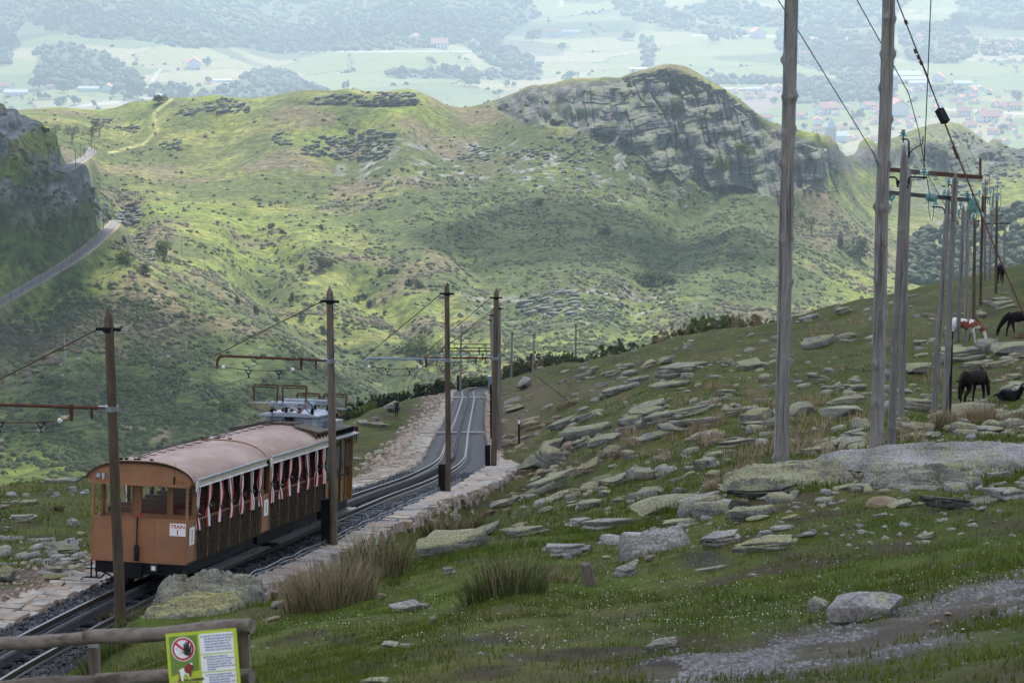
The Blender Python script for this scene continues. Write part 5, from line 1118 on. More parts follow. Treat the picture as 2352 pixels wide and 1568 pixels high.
def coach(label, s0, s1, first):
    root, L = vehicle('railway_coach', label, 'railway coach', s0, s1, 'coaches of the mountain train'); L -= .06; B0 = .56        # balcony depth
    MB().box(-.95, .95, .25, L-.1, .34, .60).box(-.98, .98, .02, .25, .36, .605).build('underframe', M['black'], root)
    MB().box(-HW, HW, .0, L, .605, .65).build('floor', M['brown'], root)
    for y in (.9, L - .9):
        for x in (-.53, .53): child(wheel_me, 'wheel', root, (x, y, .31))
    # balcony end: parapet of sheet panels, side panels, corner posts, fascia
    pr = MB().box(-HW, HW, 0, .035, .615, 1.535).build('parapet', M['orange'], root)
    MB().box(-HW-.008, HW+.008, -.012, .047, 1.535, 1.565).build('parapet_rail', M['orange'], pr)
    for x in (-HW+.02, -.36, .34, HW-.02): MB().box(x-.012, x+.012, -.010, -.001, .615, 1.532).build('seam_strip', M['orange'], pr)
    MB().box(-HW, HW, -.008, -.001, .615, .645).build('bottom_strip', M['orange'], pr)
    for x in (-1, 1):
        sp = MB().box(min(x*HW, x*(HW-.035)), max(x*HW, x*(HW-.035)), .037, B0-.05, .615, 1.52).build('side_panel', M['orange'], root)
        MB().box(x*HW-.012 + x*.006, x*HW+.012 + x*.006, .05, B0-.06, 1.52, 1.545).build('panel_rail', M['orange'], sp)
        MB().box(x*(HW-.02)-.024, x*(HW-.02)+.024, .002, .05, 1.566, EAVE-.06).build('corner_post', M['orange'], root)
        MB().box(x*(HW-.03)-.035, x*(HW-.03)+.035, B0-.04, B0+.05, .655, EAVE).build('end_post', M['orange_dark'], root)
    fa = MB().prism([(-HW-.02, EAVE-.13), *[(x, z) for x, z in arch(RW-.05, EAVE-.02, RISE-.03)], (HW+.02, EAVE-.13)][::-1], -.02, .03).build('fascia', M['orange'], root)
    rim = arch(RW+.01, EAVE-.03, RISE+.045); rin = arch(RW-.055, EAVE-.03, RISE-.015); mb = MB(); n = len(rim)
    for y in (-.05, .05): mb.v += [(x, y, z) for x, z in rim] + [(x, y, z) for x, z in rin]
    for i in range(n-1): mb.f += [(i, i+1, n+i+1, n+i), (2*n+i, 3*n+i, 3*n+i+1, 2*n+i+1), (i, 2*n+i, 2*n+i+1, i+1), (n+i, n+i+1, 3*n+i+1, 3*n+i)]; mb.m += [0]*4
    mb.build('arch_rim', M['orange'], root, True)
    # bulkhead behind the balcony with its windows
    yb = B0; mb = MB().box(-HW+.04, HW-.04, yb, yb+.04, .655, 1.60).box(-HW+.04, HW-.04, yb, yb+.04, 2.26, EAVE)
    wins = ((-.98, -.36), (-.16, .44), (.55, 1.0)); edges = [-HW+.04] + [e for w in wins for e in w] + [HW-.04]
    for i in range(0, len(edges), 2): mb.box(edges[i], edges[i+1], yb, yb+.04, 1.60, 2.26)
    mb.build('bulkhead', M['orange'], root)
    for a, b in wins:
        f = MB().box(a, b, yb-.015, yb-.001, 1.585, 1.61).box(a, b, yb-.015, yb-.001, 2.235, 2.26).box(a-.018, a+.012, yb-.015, yb-.001, 1.585, 2.26).box(b-.012, b+.018, yb-.015, yb-.001, 1.585, 2.26).build('window', M['orange'], root)
        MB().box(a, b, yb+.015, yb+.022, 1.60, 2.26).build('pane', M['pane'], f)
    # roof
    pro = arch(RW, EAVE, RISE); pin = arch(RW-.03, EAVE-.02, RISE-.03); mb = MB(); n = len(pro); ys = np.linspace(-.06, L+.05, 15)
    for y in ys: mb.v += [(x, y, z + .010*(vn(x*2, y*1.3, 5)-.5)) for x, z in pro]
    o_ = len(mb.v)
    for y in ys: mb.v += [(x, y, z) for x, z in pin]
    for i in range(len(ys)-1):
        for j in range(n-1):
            a = i*n+j; mb.f += [(a, a+1, a+n+1, a+n), (o_+a, o_+a+n, o_+a+n+1, o_+a+1)]; mb.m += [0, 1]
    m_ = len(ys)-1
    for j in range(n-1): mb.f += [(j, o_+j, o_+j+1, j+1), (m_*n+j, m_*n+j+1, o_+m_*n+j+1, o_+m_*n+j)]; mb.m += [1, 1]
    roof = mb.build('roof', [M['roof'], M['brown']], root, True)
    MB().prism([(x, z+.022) for x, z in pro] + [(x, z-.005) for x, z in pro[::-1]], L-.02, L+.04).build('roof_rib', M['orange_dark'], roof)
    for x in (-1, 1):
        MB().bar((x*(RW+.015), .15, EAVE+.02), (x*(RW+.015), L, EAVE+.02), .05, .045).build('gutter', M['steel'], root)
        MB().box(min(x*(RW-.005), x*(RW-.03)), max(x*(RW-.005), x*(RW-.03)), .12, L-.02, EAVE-.10, EAVE-.004).build('valance', M['cream'], root)
        MB().box(min(x*(RW-.002), x*(RW+.028)), max(x*(RW-.002), x*(RW+.028)), .3, L-.02, EAVE-.135, EAVE-.105).build('valance_edge', M['white_cloth'], root)
    # sides: pillars, doors, curtains, running board
    nb = 6; y0, y1 = B0 + .06, L - .05; bw_ = (y1 - y0) / nb
    for x in (-1, 1):
        for k in range(nb+1):
            y = y0 + k*bw_; MB().box(x*(HW-.035)-.035, x*(HW-.035)+.035, y-.03, y+.03, .65, EAVE-.01).build('pillar', M['brown'], root)
            me, tz = CURT[(k*5 + (x > 0)*2 + (not first)) % 6]; o = child(me, 'curtain', root, (x*(HW+.01), y + (.04 if k < nb else -.05), EAVE-.14)); o.scale = (1, 1.0, .98)
            child(tie_me, 'tie', o, (0, 0, -tz))
        for k in range(nb):
            ya, yb_ = y0 + k*bw_ + .035, y0 + (k+1)*bw_ - .035; xo = x*HW
            d = MB().box(min(xo, xo-x*.045), max(xo, xo-x*.045), ya, yb_, .63, 1.50).build('door', M['brown'], root)
            MB().box(min(xo+x*.012, xo-x*.05), max(xo+x*.012, xo-x*.05), ya, yb_, 1.50, 1.525).build('sill', M['orange_dark'], d)
            MB().box(min(xo+x*.002, xo+x*.012), max(xo+x*.002, xo+x*.012), ya-.028, ya-.008, .63, 1.5).build('edge_strip', M['orange'], d)
            for q in np.linspace(ya + .12, yb_ - .12, 4): MB().box(min(xo+x*.001, xo+x*.007), max(xo+x*.001, xo+x*.007), q-.004, q+.004, .64, 1.49).build('board_joint', M['black'], d)
            MB().tube([(xo+x*.01, ya+.06, 1.40), (xo+x*.05, ya+.06, 1.38), (xo+x*.05, ya+.06, 1.20), (xo+x*.01, ya+.06, 1.18)], .009, 5).build('handle', M['black'], d)
            for q in (1.02, .90): MB().box(min(xo+x*.004, xo+x*.03), max(xo+x*.004, xo+x*.03), ya-.03, ya+.02, q-.015, q+.015).build('latch', M['blackgrey'], d)
            MB().box(min(xo+x*.003, xo+x*.01), max(xo+x*.003, xo+x*.01), (ya+yb_)/2-.03, (ya+yb_)/2+.03, .86, .95).build('step_plate', M['black'], d)
        MB().box(min(x*1.08, x*1.38), max(x*1.08, x*1.38), B0-.05, L-.12, .33, .365).build('running_board', M['blackgrey'], root)
        for q in np.linspace(B0+.3, L-.5, 6): MB().bar((x*1.34, q, .33), (x*.92, q, .16), .03, .03).build('board_bracket', M['black'], root)
    MB().box(-HW+.05, HW-.05, L-.09, L-.05, .655, EAVE+.05).prism([(x*.96, z-.04) for x, z in arch(RW-.05, EAVE, RISE-.03)][::-1], L-.085, L-.055).build('end_wall', M['brown'], root)
    for k in range(nb):                                                 # benches across the coach
        y = y0 + (k+.12)*bw_; b = MB().box(-.95, .95, y, y+.30, 1.0, 1.06).build('bench', M['interior'], root)
        MB().box(-.95, .95, y-.05, y+.0, 1.06, 1.72).build('bench_back', M['interior'], b)
    # conduit on the roof, aerials, lamps, notices, brake column
    for x in (-.30, -.20):
        MB().tube([(x, .35, 2.84), (x, L*.33, 2.875), (x, L*.66, 2.875), (x, L-.05, 2.865)], .012, 5).build('roof_conduit', M['black'], roof)
    for y in np.linspace(.7, L-.35, 8): MB().tube([(-.30, y, 2.86), (-.30, y, 2.81), (-.12, y, 2.805), (-.12, y, 2.84)], .009, 4).build('conduit_bracket', M['rust'], roof)
    for y, x in ((.16, -.5), (.16, -.38), (.14, -.16), (.22, -.12), (.18, .18)): MB().box(x-.035, x+.035, y-.03, y+.03, 2.775, 2.835).build('junction_box', M['black'], roof)
    nt = MB().box(RW+.03, RW+.045, .02, .15, EAVE-.20, EAVE+.02).build('notice', M['white'], root)
    for q in (.05, .0, -.05, -.09): MB().box(RW+.046, RW+.047, .04, .13, EAVE-.09+q, EAVE-.07+q).build('notice_line', M['grey_cloth'], nt)
    n1_ = MB().box(HW+.012, HW+.018, .12, B0-.10, 1.02, 1.40).build('number_plate', M['white'], root)
    text_mesh('1', .38, 'lettering', M['red'], n1_, Matrix.Translation((HW+.020, .29, 1.08)) @ Matrix.Rotation(PI/2, 4, 'Z') @ FRONT, bold=.006)
    MB().tube([(HW+.03, B0-.01, 1.20), (HW+.05, B0-.01, 1.24), (HW+.05, B0-.01, 1.78), (HW+.03, B0-.01, 1.82)], .010, 5).build('handrail', M['black'], root)
    if first:
        lp = MB(); n = 16
        lp.add([(-.93 + r_*math.cos(2*PI*j/n), y, 2.47 + r_*math.sin(2*PI*j/n)) for r_, y in ((.03,-.02),(.055,-.06),(.055,-.08),(.035,-.07)) for j in range(n)], [(i*n+j, (i+1)*n+j, (i+1)*n+(j+1) % n, i*n+(j+1) % n) for i in range(3) for j in range(n)] + [tuple(range(3*n, 4*n))])
        lp.build('headlamp', M['steel'], root, True); MB().box(-.84, -.79, -.075, -.022, 2.38, 2.51).build('grey_box', M['loco_grey'], root)
        for x in (-1.0, .92): MB().box(x-.03, x+.03, -.055, -.022, 2.36, 2.43).build('marker_block', M['orange'], root)
        MB().tube([(.78, -.05, 2.50), (.80, -.05, 2.80)], .004, 4).tube([(.77, -.05, 2.34), (.78, -.05, 2.50)], .018, 6).build('aerial', M['black'], root)
        bc = MB().tube([(-.03,-.05,.66),(-.03,-.05,.95),(-.03,-.05,1.02)], [.055,.055,.022], 10).tube([(-.03,-.05,1.02),(-.03,-.05,1.60)], .016, 8).build('brake_column', M['black'], root, True)
        MB().tube([(-.12,-.05,1.62),(.02,-.05,1.60),(.04,-.05,1.62),(.04,-.05,1.71)], .014, 6).build('brake_handle', M['red'], bc)
        tl = MB().box(.28, .43, -.045, .02, .44, .59).build('tail_lamp_frame', M['blackgrey'], root); MB().box(.31, .40, -.05, -.046, .47, .56).build('lamp_lens', M['white'], tl)
        MB().box(-.35, .10, -.10, .02, .28, .58).build('coupling_box', M['black'], root)
        st = MB().bar((-HW+.01,.02,.60),(-HW+.01,.02,.24),.03,.03).bar((-HW+.13,.02,.50),(-HW+.13,.02,.24),.03,.03).box(-HW-.14,-HW+.22,-.02,.16,.215,.24).bar((-HW+.22,.1,.24),(-.75,.1,.36),.03,.03).build('foot_step', M['black'], root)
        sg = MB().box(.69, 1.045, -.020, -.012, 1.23, 1.50).build('train_plate', M['white'], root)
        text_mesh('TRAIN', .112, 'lettering', M['red'], sg, Matrix.Translation((.868, -.0225, 1.395)) @ FRONT, bold=.0025); text_mesh('1', .145, 'lettering', M['red'], sg, Matrix.Translation((.868, -.0225, 1.262)) @ FRONT, bold=.005)
        MB().bar((-RW-.12,.0,EAVE-.02),(-RW+.03,.0,EAVE+.0),.02,.02).build('mirror_arm', M['black'], root)
    else:
        for x in (-1, 1):                                               # raised timber deflector across the far end of the roof
            pl = MB().add([(x*.55, L-1.15, 2.80), (x*1.20, L-1.05, 2.66), (x*1.20, L-.10, 2.66), (x*.55, L-.10, 2.80), (x*.55, L-1.15, 2.84), (x*1.20, L-1.05, 2.70), (x*1.20, L-.10, 2.70), (x*.55, L-.10, 2.84)], [(0,1,2,3)[::-1],(4,5,6,7),(0,1,5,4),(1,2,6,5),(2,3,7,6),(3,0,4,7)]).build('deflector_plank', M['plank_grey'], root)
            for q in (L-1.05, L-.75, L-.45, L-.15): MB().add([(x*.62,q,2.79),(x*1.16,q,2.67),(x*1.16,q,2.42),(x*.80,q,2.62),(x*.62,q+.03,2.79),(x*1.16,q+.03,2.67),(x*1.16,q+.03,2.42),(x*.80,q+.03,2.62)], [(0,1,2,3),(4,7,6,5),(0,4,5,1),(1,5,6,2),(2,6,7,3),(3,7,4,0)]).build('fin', M['plank_grey'], pl)
        for q in (.0, .16, .32): MB().box(-.56, .56, L-.60+q, L-.48+q, 2.83, 2.86).build('walkway_plank', M['plank_grey'], root)
    return root
coach('orange balcony coach nearest the camera with a TRAIN 1 plate on its end', SF, SF+5.55, True)
coach('second dark sided coach with striped curtains, next to the locomotive', SF+5.62, SF+11.15, False)
def loco():
    root, L = vehicle('locomotive', 'brown wooden locomotive with blue grey roof housing and raised pantographs', 'locomotive', SF+11.3, SF+14.45)
    MB().box(-.98, .98, .1, L-.05, .30, .58).build('underframe', M['black'], root)
    for y in (.8, L-.8):
        for x in (-.53, .53): child(wheel_me, 'wheel', root, (x, y, .31))
    MB().box(-1.02, 1.02, .05, L, .58, 2.33).build('body', M['orange_dark'], root)
    for x in (-1, 1):
        for ya, yb_, kind in ((.10, .55, 'w'), (.70, 1.10, 'd'), (1.25, 1.75, 'w'), (1.9, 2.3, 'd'), (2.45, 2.95, 'w')):
            p_ = MB().box(min(x*1.022, x*1.05), max(x*1.022, x*1.05), ya, yb_, .62 if kind == 'd' else 1.35, 2.22).build('door' if kind == 'd' else 'window', M['orange_dark' if kind == 'd' else 'brown'], root)
            MB().box(min(x*1.051, x*1.054), max(x*1.051, x*1.054), ya+.06, yb_-.06, 1.5, 2.12).build('pane', M['window_dark'], p_)
            MB().box(min(x*1.02, x*1.06), max(x*1.02, x*1.06), ya-.09, ya-.03, .60, 2.3).build('post', M['brown'], root)
            if kind == 'd': MB().tube([(x*1.06, ya-.05, 1.2), (x*1.10, ya-.05, 1.22), (x*1.10, ya-.05, 1.7), (x*1.06, ya-.05, 1.72)], .012, 5).build('handle', M['rust'], p_)
        MB().box(min(x*1.022, x*1.062), max(x*1.022, x*1.062), .05, L, 1.28, 1.33).build('waist_rail', M['brown'], root)
    MB().box(1.00, 1.16, L-.30, L-.22, .62, 2.32).build('open_door', M['orange_dark'], root)
    MB().box(1.05, 1.35, .3, L-.3, .34, .375).build('running_board', M['blackgrey'], root)
    rf = MB().prism([(-1.25, 2.33), (-1.25, 2.38), (-.8, 2.50), (0, 2.55), (.8, 2.50), (1.25, 2.38), (1.25, 2.33)][::-1], -.02, L+.12).build('roof', M['blackgrey'], root)
    for x in (-1, 1):
        MB().box(min(x*.82, x*1.12), max(x*.82, x*1.12), .15, L, 2.56, 2.585).build('roof_walkway', M['plank_grey'], rf)
        for q in np.linspace(.2, L-.1, 12): MB().box(min(x*.82, x*1.12), max(x*.82, x*1.12), q-.012, q+.012, 2.42, 2.558).build('rib', M['black'], rf)
    hs = MB().box(-.68, .68, .15, 2.35, 2.56, 2.62).box(-.62, .62, .22, 2.28, 2.62, 2.94).build('roof_housing', M['loco_grey'], root)
    MB().prism([(-.78, 2.945), (-.78, 2.985), (-.5, 3.03), (0, 3.05), (.5, 3.03), (.78, 2.985), (.78, 2.945)][::-1], .08, 2.42).build('housing_roof', M['loco_grey'], hs)
    for q in np.linspace(2.68, 2.88, 5): MB().add([(.622,.9,q),(.66,.9,q-.02),(.66,2.0,q-.02),(.622,2.0,q),(.622,.9,q+.008),(.66,.9,q-.012),(.66,2.0,q-.012),(.622,2.0,q+.008)], [(0,1,2,3)[::-1],(4,5,6,7),(0,1,5,4),(1,2,6,5),(2,3,7,6),(3,0,4,7)]).build('louvre', M['loco_grey'], hs)
    MB().box(.66, .95, 1.5, 2.5, 2.58, 2.78).build('side_cowl', M['steel'], root)
    MB().box(-.10, .10, .10, .215, 2.86, 2.96).build('junction_box', M['black'], hs)
    for a, b in (((-.05,.15,2.86),(.0,.14,2.64)), ((.05,.15,2.86),(.0,.14,2.64)), ((.14,.1,2.9),(.13,.1,2.62))): MB().tube([a, b], .014, 5).build('cable', M['black'], hs)
    MB().bar((-.16,-.10,2.55),(-.13,.1,2.86),.03,.03).build('strut', M['black'], root); MB().bar((-.46,.0,2.5),(-.36,.1,3.42),.012,.012).build('earthing_rod', M['black'], root)
    # current collectors: two raised bows, two lowered, on a frame of insulators
    zb = 3.06
    fr = MB().bar((-.55,.3,zb+.15),(.62,.3,zb+.15),.08,.08).build('collector_frame', M['loco_grey'], root); MB().bar((-.55,2.1,zb+.15),(.62,2.1,zb+.15),.08,.08).build('crossbeam', M['loco_grey'], fr)
    MB().tube([(-.55,.45,zb+.22),(.62,.45,zb+.22)], .045, 10).build('shaft', M['loco_grey'], fr); MB().tube([(-.55,1.95,zb+.22),(.62,1.95,zb+.22)], .045, 10).build('shaft', M['loco_grey'], fr)
    for x in (-.5, -.1, .25, .6):
        for y in (.3, 2.1):
            MB().lathe([(.05, -.12), (.02, -.10), (.06, -.07), (.03, -.05), (.06, -.02), (.03, 0), (.06, .03), (.03, .05), (.05, .1)], (x, y, zb+.02), 8).build('insulator', M['black'], fr)
    for x in (-.40, -.16, .08, .32): MB().tube([(x, .12, zb+.05), (x, .24, zb+.05)], .04, 8).build('spring_pot', M['rust'], fr)
    for x in (-.25, .1): MB().bar((x-.12,.22,zb),(x,.22,zb+.13),.03,.03).bar((x+.12,.22,zb),(x,.22,zb+.13),.03,.03).build('bearing', M['loco_grey'], fr)
    for cx, y0_, yt, zt, zl in ((-.40, .45, -.75, 3.80, 3.36), (.36, .45, -.75, 3.80, 3.36), (-.12, 1.95, 2.9, 3.42, 3.06), (.62, 1.95, 2.9, 3.42, 3.06)):
        up = zl > 3.2; bow = MB().tube([(cx-.30, yt, zl), (cx-.32, yt, zt-.03), (cx-.30, yt, zt), (cx+.30, yt, zt), (cx+.32, yt, zt-.03), (cx+.30, yt, zl)], .024, 6).build('collector_bow', M['rust'], root)
        MB().tube([(cx-.30, yt, zt-.06), (cx+.30, yt, zt-.06)], .012, 5).build('contact_strip', M['black'], bow)
        MB().bar((cx-.34, yt, zl-.02), (cx+.34, yt, zl-.02), .05, .035).build('bow_base', M['loco_grey'], bow)
        mx_ = cx + (.10 if up else 0); MB().tube([(cx + (.25 if cx < 0 else .05), y0_, zb+.22), (mx_, yt + (.05 if up else -.05), zl-.05)], [.05, .028], 8).build('arm', M['loco_grey'] if cx < 0 else M['blackgrey'], bow)
        sgn = -1 if cx < 0 else 1
        MB().tube([(cx+.28*sgn, yt, zl), (cx+.27*sgn, yt+.05, zl-.14), (cx+.12*sgn, yt+.1, zl-.22), (cx, yt+.1, zl-.06)], .014, 5).build('copper_cable', M['copper'], bow)
        MB().tube([(cx+.1*sgn, y0_-.3, zb+.35), (cx+.28*sgn, y0_-.32, zb+.16), (cx+.2*sgn, y0_-.25, zb-.02), (cx+.05*sgn, y0_-.2, zb+.12)], .014, 5).build('loop_cable', M['copper' if cx < 0 else 'black'], bow)
    return root
loco()
# ================================================================ FENCE AND SIGN
fz = lambda u, v, d: P(u, v, d)
fence = thing('wooden_fence', 'weathered round log fence with two rails at the bottom left corner', 'fence', P(330, 1560, 14.2))
def fpart(mb, name, m, smooth=True): return fit(fence, mb, name, m, smooth)
def log(p0, p1, r, seed):
    r_ = random.Random(seed); p0, p1 = np.array(p0), np.array(p1); qs = np.linspace(0, 1, 16)
    return MB().tube([p0 + (p1-p0)*q + np.array([0, 0, .008*math.sin(q*7+seed)]) for q in qs], [r*(1 + .05*math.sin(q*9+seed*3)) for q in qs], 14)
fpart(log(P(-120,1480,14.75), P(222,1466,14.35), .040, 1), 'rail', M['log_lying']); fpart(log(P(196,1464,14.30), P(578,1438,13.9), .043, 2), 'rail', M['log_lying'])
fpart(log(P(-120,1580,14.75), P(236,1562,14.35), .036, 3), 'rail', M['log_lying']); fpart(log(P(222,1558,14.30), P(578,1549,13.9), .042, 4), 'rail', M['log_lying'])
for u, d, v0 in ((216, 14.45, 1482), (560, 14.02, 1432)):
    t_ = P(u, v0, d); fpart(MB().bar(t_ + [0,0,-1.25], t_, .075, .06), 'post', M['log'], False)
for u, v, d in ((571,1452,13.85),(233,1474,14.25),(556,1449,13.85),(242,1572,14.25),(246,1470,14.25)): fpart(MB().tube([P(u,v,d), P(u,v,d) + [0,-.012,0]], .006, 6), 'nail', M['black'])
sc = P(460, 1512, 13.80); SWW, SHH = 1.0, 1.0; pxm = 13.80 / F
rx = P(541,1441,13.80) - P(380,1455,13.86); rx[1] = rx[1]; wS = np.linalg.norm(rx); ex = rx / wS; ez = P(387,1568,13.84) - P(380,1455,13.86); ez = -ez / np.linalg.norm(ez); ez = ez - ex * (ez @ ex); ez /= np.linalg.norm(ez); eyn = np.cross(ez, ex)
o_ = P(380,1455,13.80); SM = Matrix(((ex[0], eyn[0], ez[0], o_[0]), (ex[1], eyn[1], ez[1], o_[1]), (ex[2], eyn[2], ez[2], o_[2]), (0, 0, 0, 1)))
sign = thing('warning_sign', 'lime green sign about the horses, screwed to the log fence', 'sign', mw=SM); k_ = wS / 1440.0      # 1440 = panel width in the close-up's pixels
sx = lambda x: (x - 320) * k_; szz = lambda y: -(y - 235) * k_
HB = 1320.0 - 235 + 60
def flat(pts, y, name, m, parent=sign, th=.0012):
    n = len(pts); mb = MB(); mb.v = [(x, y, z) for x, z in pts] + [(x, y + th, z) for x, z in pts]
    mb.f = [tuple(range(n)), tuple(range(2*n-1, n-1, -1))] + [(i, i+n, (i+1) % n + n, (i+1) % n) for i in range(n)]; mb.m = [0]*len(mb.f); return mb.build(name, m, parent)
rect = lambda x0, y0, x1, y1: [(sx(x0), szz(y0)), (sx(x1), szz(y0)), (sx(x1), szz(y1)), (sx(x0), szz(y1))]
flat(rect(320, 235, 1760, 1420), 0, 'panel', M['lime'], th=.006)
flat([(sx(380), szz(300)), (sx(955), szz(300)), (sx(955), szz(1000)), (sx(800), szz(1010)), (sx(700), szz(1060)), (sx(560), szz(1020)), (sx(380), szz(1085))], -.002, 'green_field', M['olive'])
for y0, y1 in ((295, 690), (712, 1040), (1062, 1350)): flat(rect(1000, y0, 1690, y1), -.002, 'text_panel', M['white'])
def disc(cx, cy, r, n=36): return [(sx(cx + r*math.cos(2*PI*j/n)), szz(cy + r*math.sin(2*PI*j/n))) for j in range(n)]
CX, CY = 660, 560
flat(disc(CX, CY, 240), -.004, 'white_ring', M['white']); flat(disc(CX, CY, 222), -.006, 'red_ring', M['red']); flat(disc(CX, CY, 180), -.008, 'white_disc', M['white'])
a_ = math.radians(42); c_, s__ = math.cos(a_), math.sin(a_)
flat([(sx(CX + x*c_ - y*s__), szz(CY + x*s__ + y*c_)) for x, y in ((-195,-22),(195,-22),(195,22),(-195,22))], -.010, 'red_bar', M['red'])
palm = [(640,590),(700,625),(700,470),(715,445),(730,470),(738,560),(742,430),(760,410),(775,430),(775,555),(785,425),(800,410),(815,430),(812,560),(835,500),(850,490),(860,505),(835,650),(800,690),(745,695),(705,665),(655,610)]
flat([(sx(x - 20), szz(y)) for x, y in palm], -.012, 'hand_pictogram', M['sign_black'])
for pts in ([(530,560),(545,520),(590,510)], [(540,580),(560,585)], [(560,660),(600,640),(650,635)], [(575,600),(595,590),(600,610)]):
    for (x0, y0), (x1, y1) in zip(pts[:-1], pts[1:]):
        dx, dy = x1-x0, y1-y0; l_ = math.hypot(dx, dy); nx, ny = -dy/l_*4, dx/l_*4; flat([(sx(x0+nx), szz(y0+ny)), (sx(x1+nx), szz(y1+ny)), (sx(x1-nx), szz(y1-ny)), (sx(x0-nx), szz(y0-ny))], -.010, 'outline', M['grey_cloth'])
horse_w = [(520,990),(560,960),(600,945),(660,935),(690,960),(700,1040),(740,1050),(760,1035),(775,1100),(770,1160),(740,1165),(735,1110),(690,1060),(640,1060),(625,1130),(620,1190),(575,1200),(565,1120),(535,1070)]
flat([(sx(x), szz(y - 10)) for x, y in horse_w], -.004, 'horse_body', M['white'])
horse_b = [(650,940),(700,900),(745,850),(790,835),(825,860),(840,910),(830,960),(800,990),(790,1060),(770,1130),(745,1120),(740,1060),(700,1045),(655,1010)]
flat([(sx(x), szz(y - 10)) for x, y in horse_b], -.006, 'horse_patch', M['sign_brown']); flat([(sx(x), szz(y)) for x, y in ((525,985),(540,965),(552,1010),(565,1110),(560,1190),(530,1190),(540,1100))], -.006, 'horse_tail', M['sign_brown']); flat([(sx(x), szz(y)) for x, y in ((770,850),(800,835),(830,850),(828,885),(800,870))], -.008, 'horse_forelock', M['white'])
def flag(x, y, cols, vert=True):
    for i, c in enumerate(cols):
        flat(rect(x + i*16, y, x + (i+1)*16, y + 34) if vert else rect(x, y + i*11, x + 48, y + (i+1)*11), -.004, 'flag', M[c])
flag(1035, 335, ('flag_blue', 'white', 'red')); flag(1062, 740, ('red', 'flag_yellow', 'red'), False); flag(1080, 1095, ('red', 'white', 'olive'), False); flag(445, 1165, ('flag_blue', 'white', 'red')); flag(450, 1270, ('red', 'flag_yellow', 'red'), False); flag(452, 1325, ('red', 'white', 'olive'), False)
def txt(s_, x, y, size, m='sign_black', bold=.0008): return text_mesh(s_, size * k_, 'lettering', M[m], sign, Matrix.Translation((sx(x), -.0035, szz(y))) @ FRONT, 'LEFT', bold)
txt('Garder 3 mètres de distance\nde sécurité avec les Pottok.\nRisque de morsure ou de\ncoup de sabot. Merci de\nrespecter les animaux qui\nvivent sur cette montagne.', 1100, 360, 52, 'flag_blue', .0003)
txt('Guarde sus distancias.\nAtención en las mordeduras\ny en los golpes de cascos.\nGracias por respetar a los\nanimales que viven sobre esta\nmontaña.', 1125, 765, 48, 'flag_blue', .0003)
txt('Otoi errespetatu mendi\nhuntan bizi diren animaleak.\nErrespetatu askuntale\ndistantziak Pottokekin. Aski\nedo patu kolpe artiakus.', 1140, 1120, 48, 'flag_blue', .0003)
txt('NE PAS CARESSER\nLES CHEVAUX', 515, 1195, 66); txt('No acariciar a los caballos', 515, 1305, 44); txt('Ez Ferekatu Zaldia', 515, 1360, 44)
for x, y in ((470, 300), (1600, 270), (1640, 1325)): MB().tube([(sx(x), -.006, szz(y)), (sx(x), .0, szz(y))], .0035, 8).build('screw', M['rust'], sign)
# ================================================================ FAR HILLS: rock, scrub, trees, the lower railway
lM = np.log(ysM)
def Hmg(x, y):
    fl = np.interp(np.log(y), lM, np.arange(len(ysM))); return bil(ZM, (x / y + .26) / .52 * 599, fl)
def Hvg(x, y):
    fl = np.interp(np.log(y), np.log(ysV), np.arange(len(ysV))); return bil(ZV, (x / y + .30) / .60 * 459, fl)
def mhit(u, v): return hit(u, v, Hmg, dsM)
def vhit(u, v): return hit(u, v, Hvg, dsV)
def outcrop(name, label, poly, n, w0, w1, hr=.28, tilt=-.16, kind=None, mat='far_rock', group=None):
    us = [p[0] for p in poly]; vs = [p[1] for p in poly]; pos = []; tries = 0
    while len(pos) < n and tries < n * 60:
        tries += 1; u, v = random.uniform(min(us), max(us)), random.uniform(min(vs), max(vs))
        if not in_poly(np.array([u]), np.array([v]), poly)[0]: continue
        if kind == 'crag' and fbm(np.array([u / 15.0]), np.array([v / 120.0]), 201, 3)[0] < .50: continue
        g = mhit(u, v)
        if g: pos.append(g[0])
    pos = np.array(pos); VV_, FF_, o_ = [], [], 0; k = len(FB); w = w0 + (w1 - w0) * rng.random(len(pos))**1.6
    h = w * hr * rng.uniform(.7, 1.5, len(pos)); pos[:, 2] -= h * .45
    M4 = trs(pos, rng.normal(0, .5, len(pos)), np.stack([w, w * rng.uniform(.5, .9, len(pos)), h], 1), np.stack([rng.normal(0, .08, len(pos)), rng.normal(tilt, .07, len(pos))], 1))
    ch = rng.integers(0, k, len(pos))
    for j in range(k):
        m = M4[ch == j]
        if len(m): V, Fc = instance_arrays(FB[j][0], FB[j][1], m); VV_.append(V); FF_.append(Fc + o_); o_ += len(V)
    o = link(bpy.data.objects.new(name, np_mesh(name, np.concatenate(VV_), np.concatenate(FF_), M[mat])))
    if label: tag(o, label, 'rock outcrop', group)
    return o
bx = lambda a, b, c, d: [(a + (b-a)*.1, c + (d-c)*.45), (a + (b-a)*.5, c), (b, c + (d-c)*.2), (b - (b-a)*.08, d), (a + (b-a)*.45, d), (a, c + (d-c)*.8)]
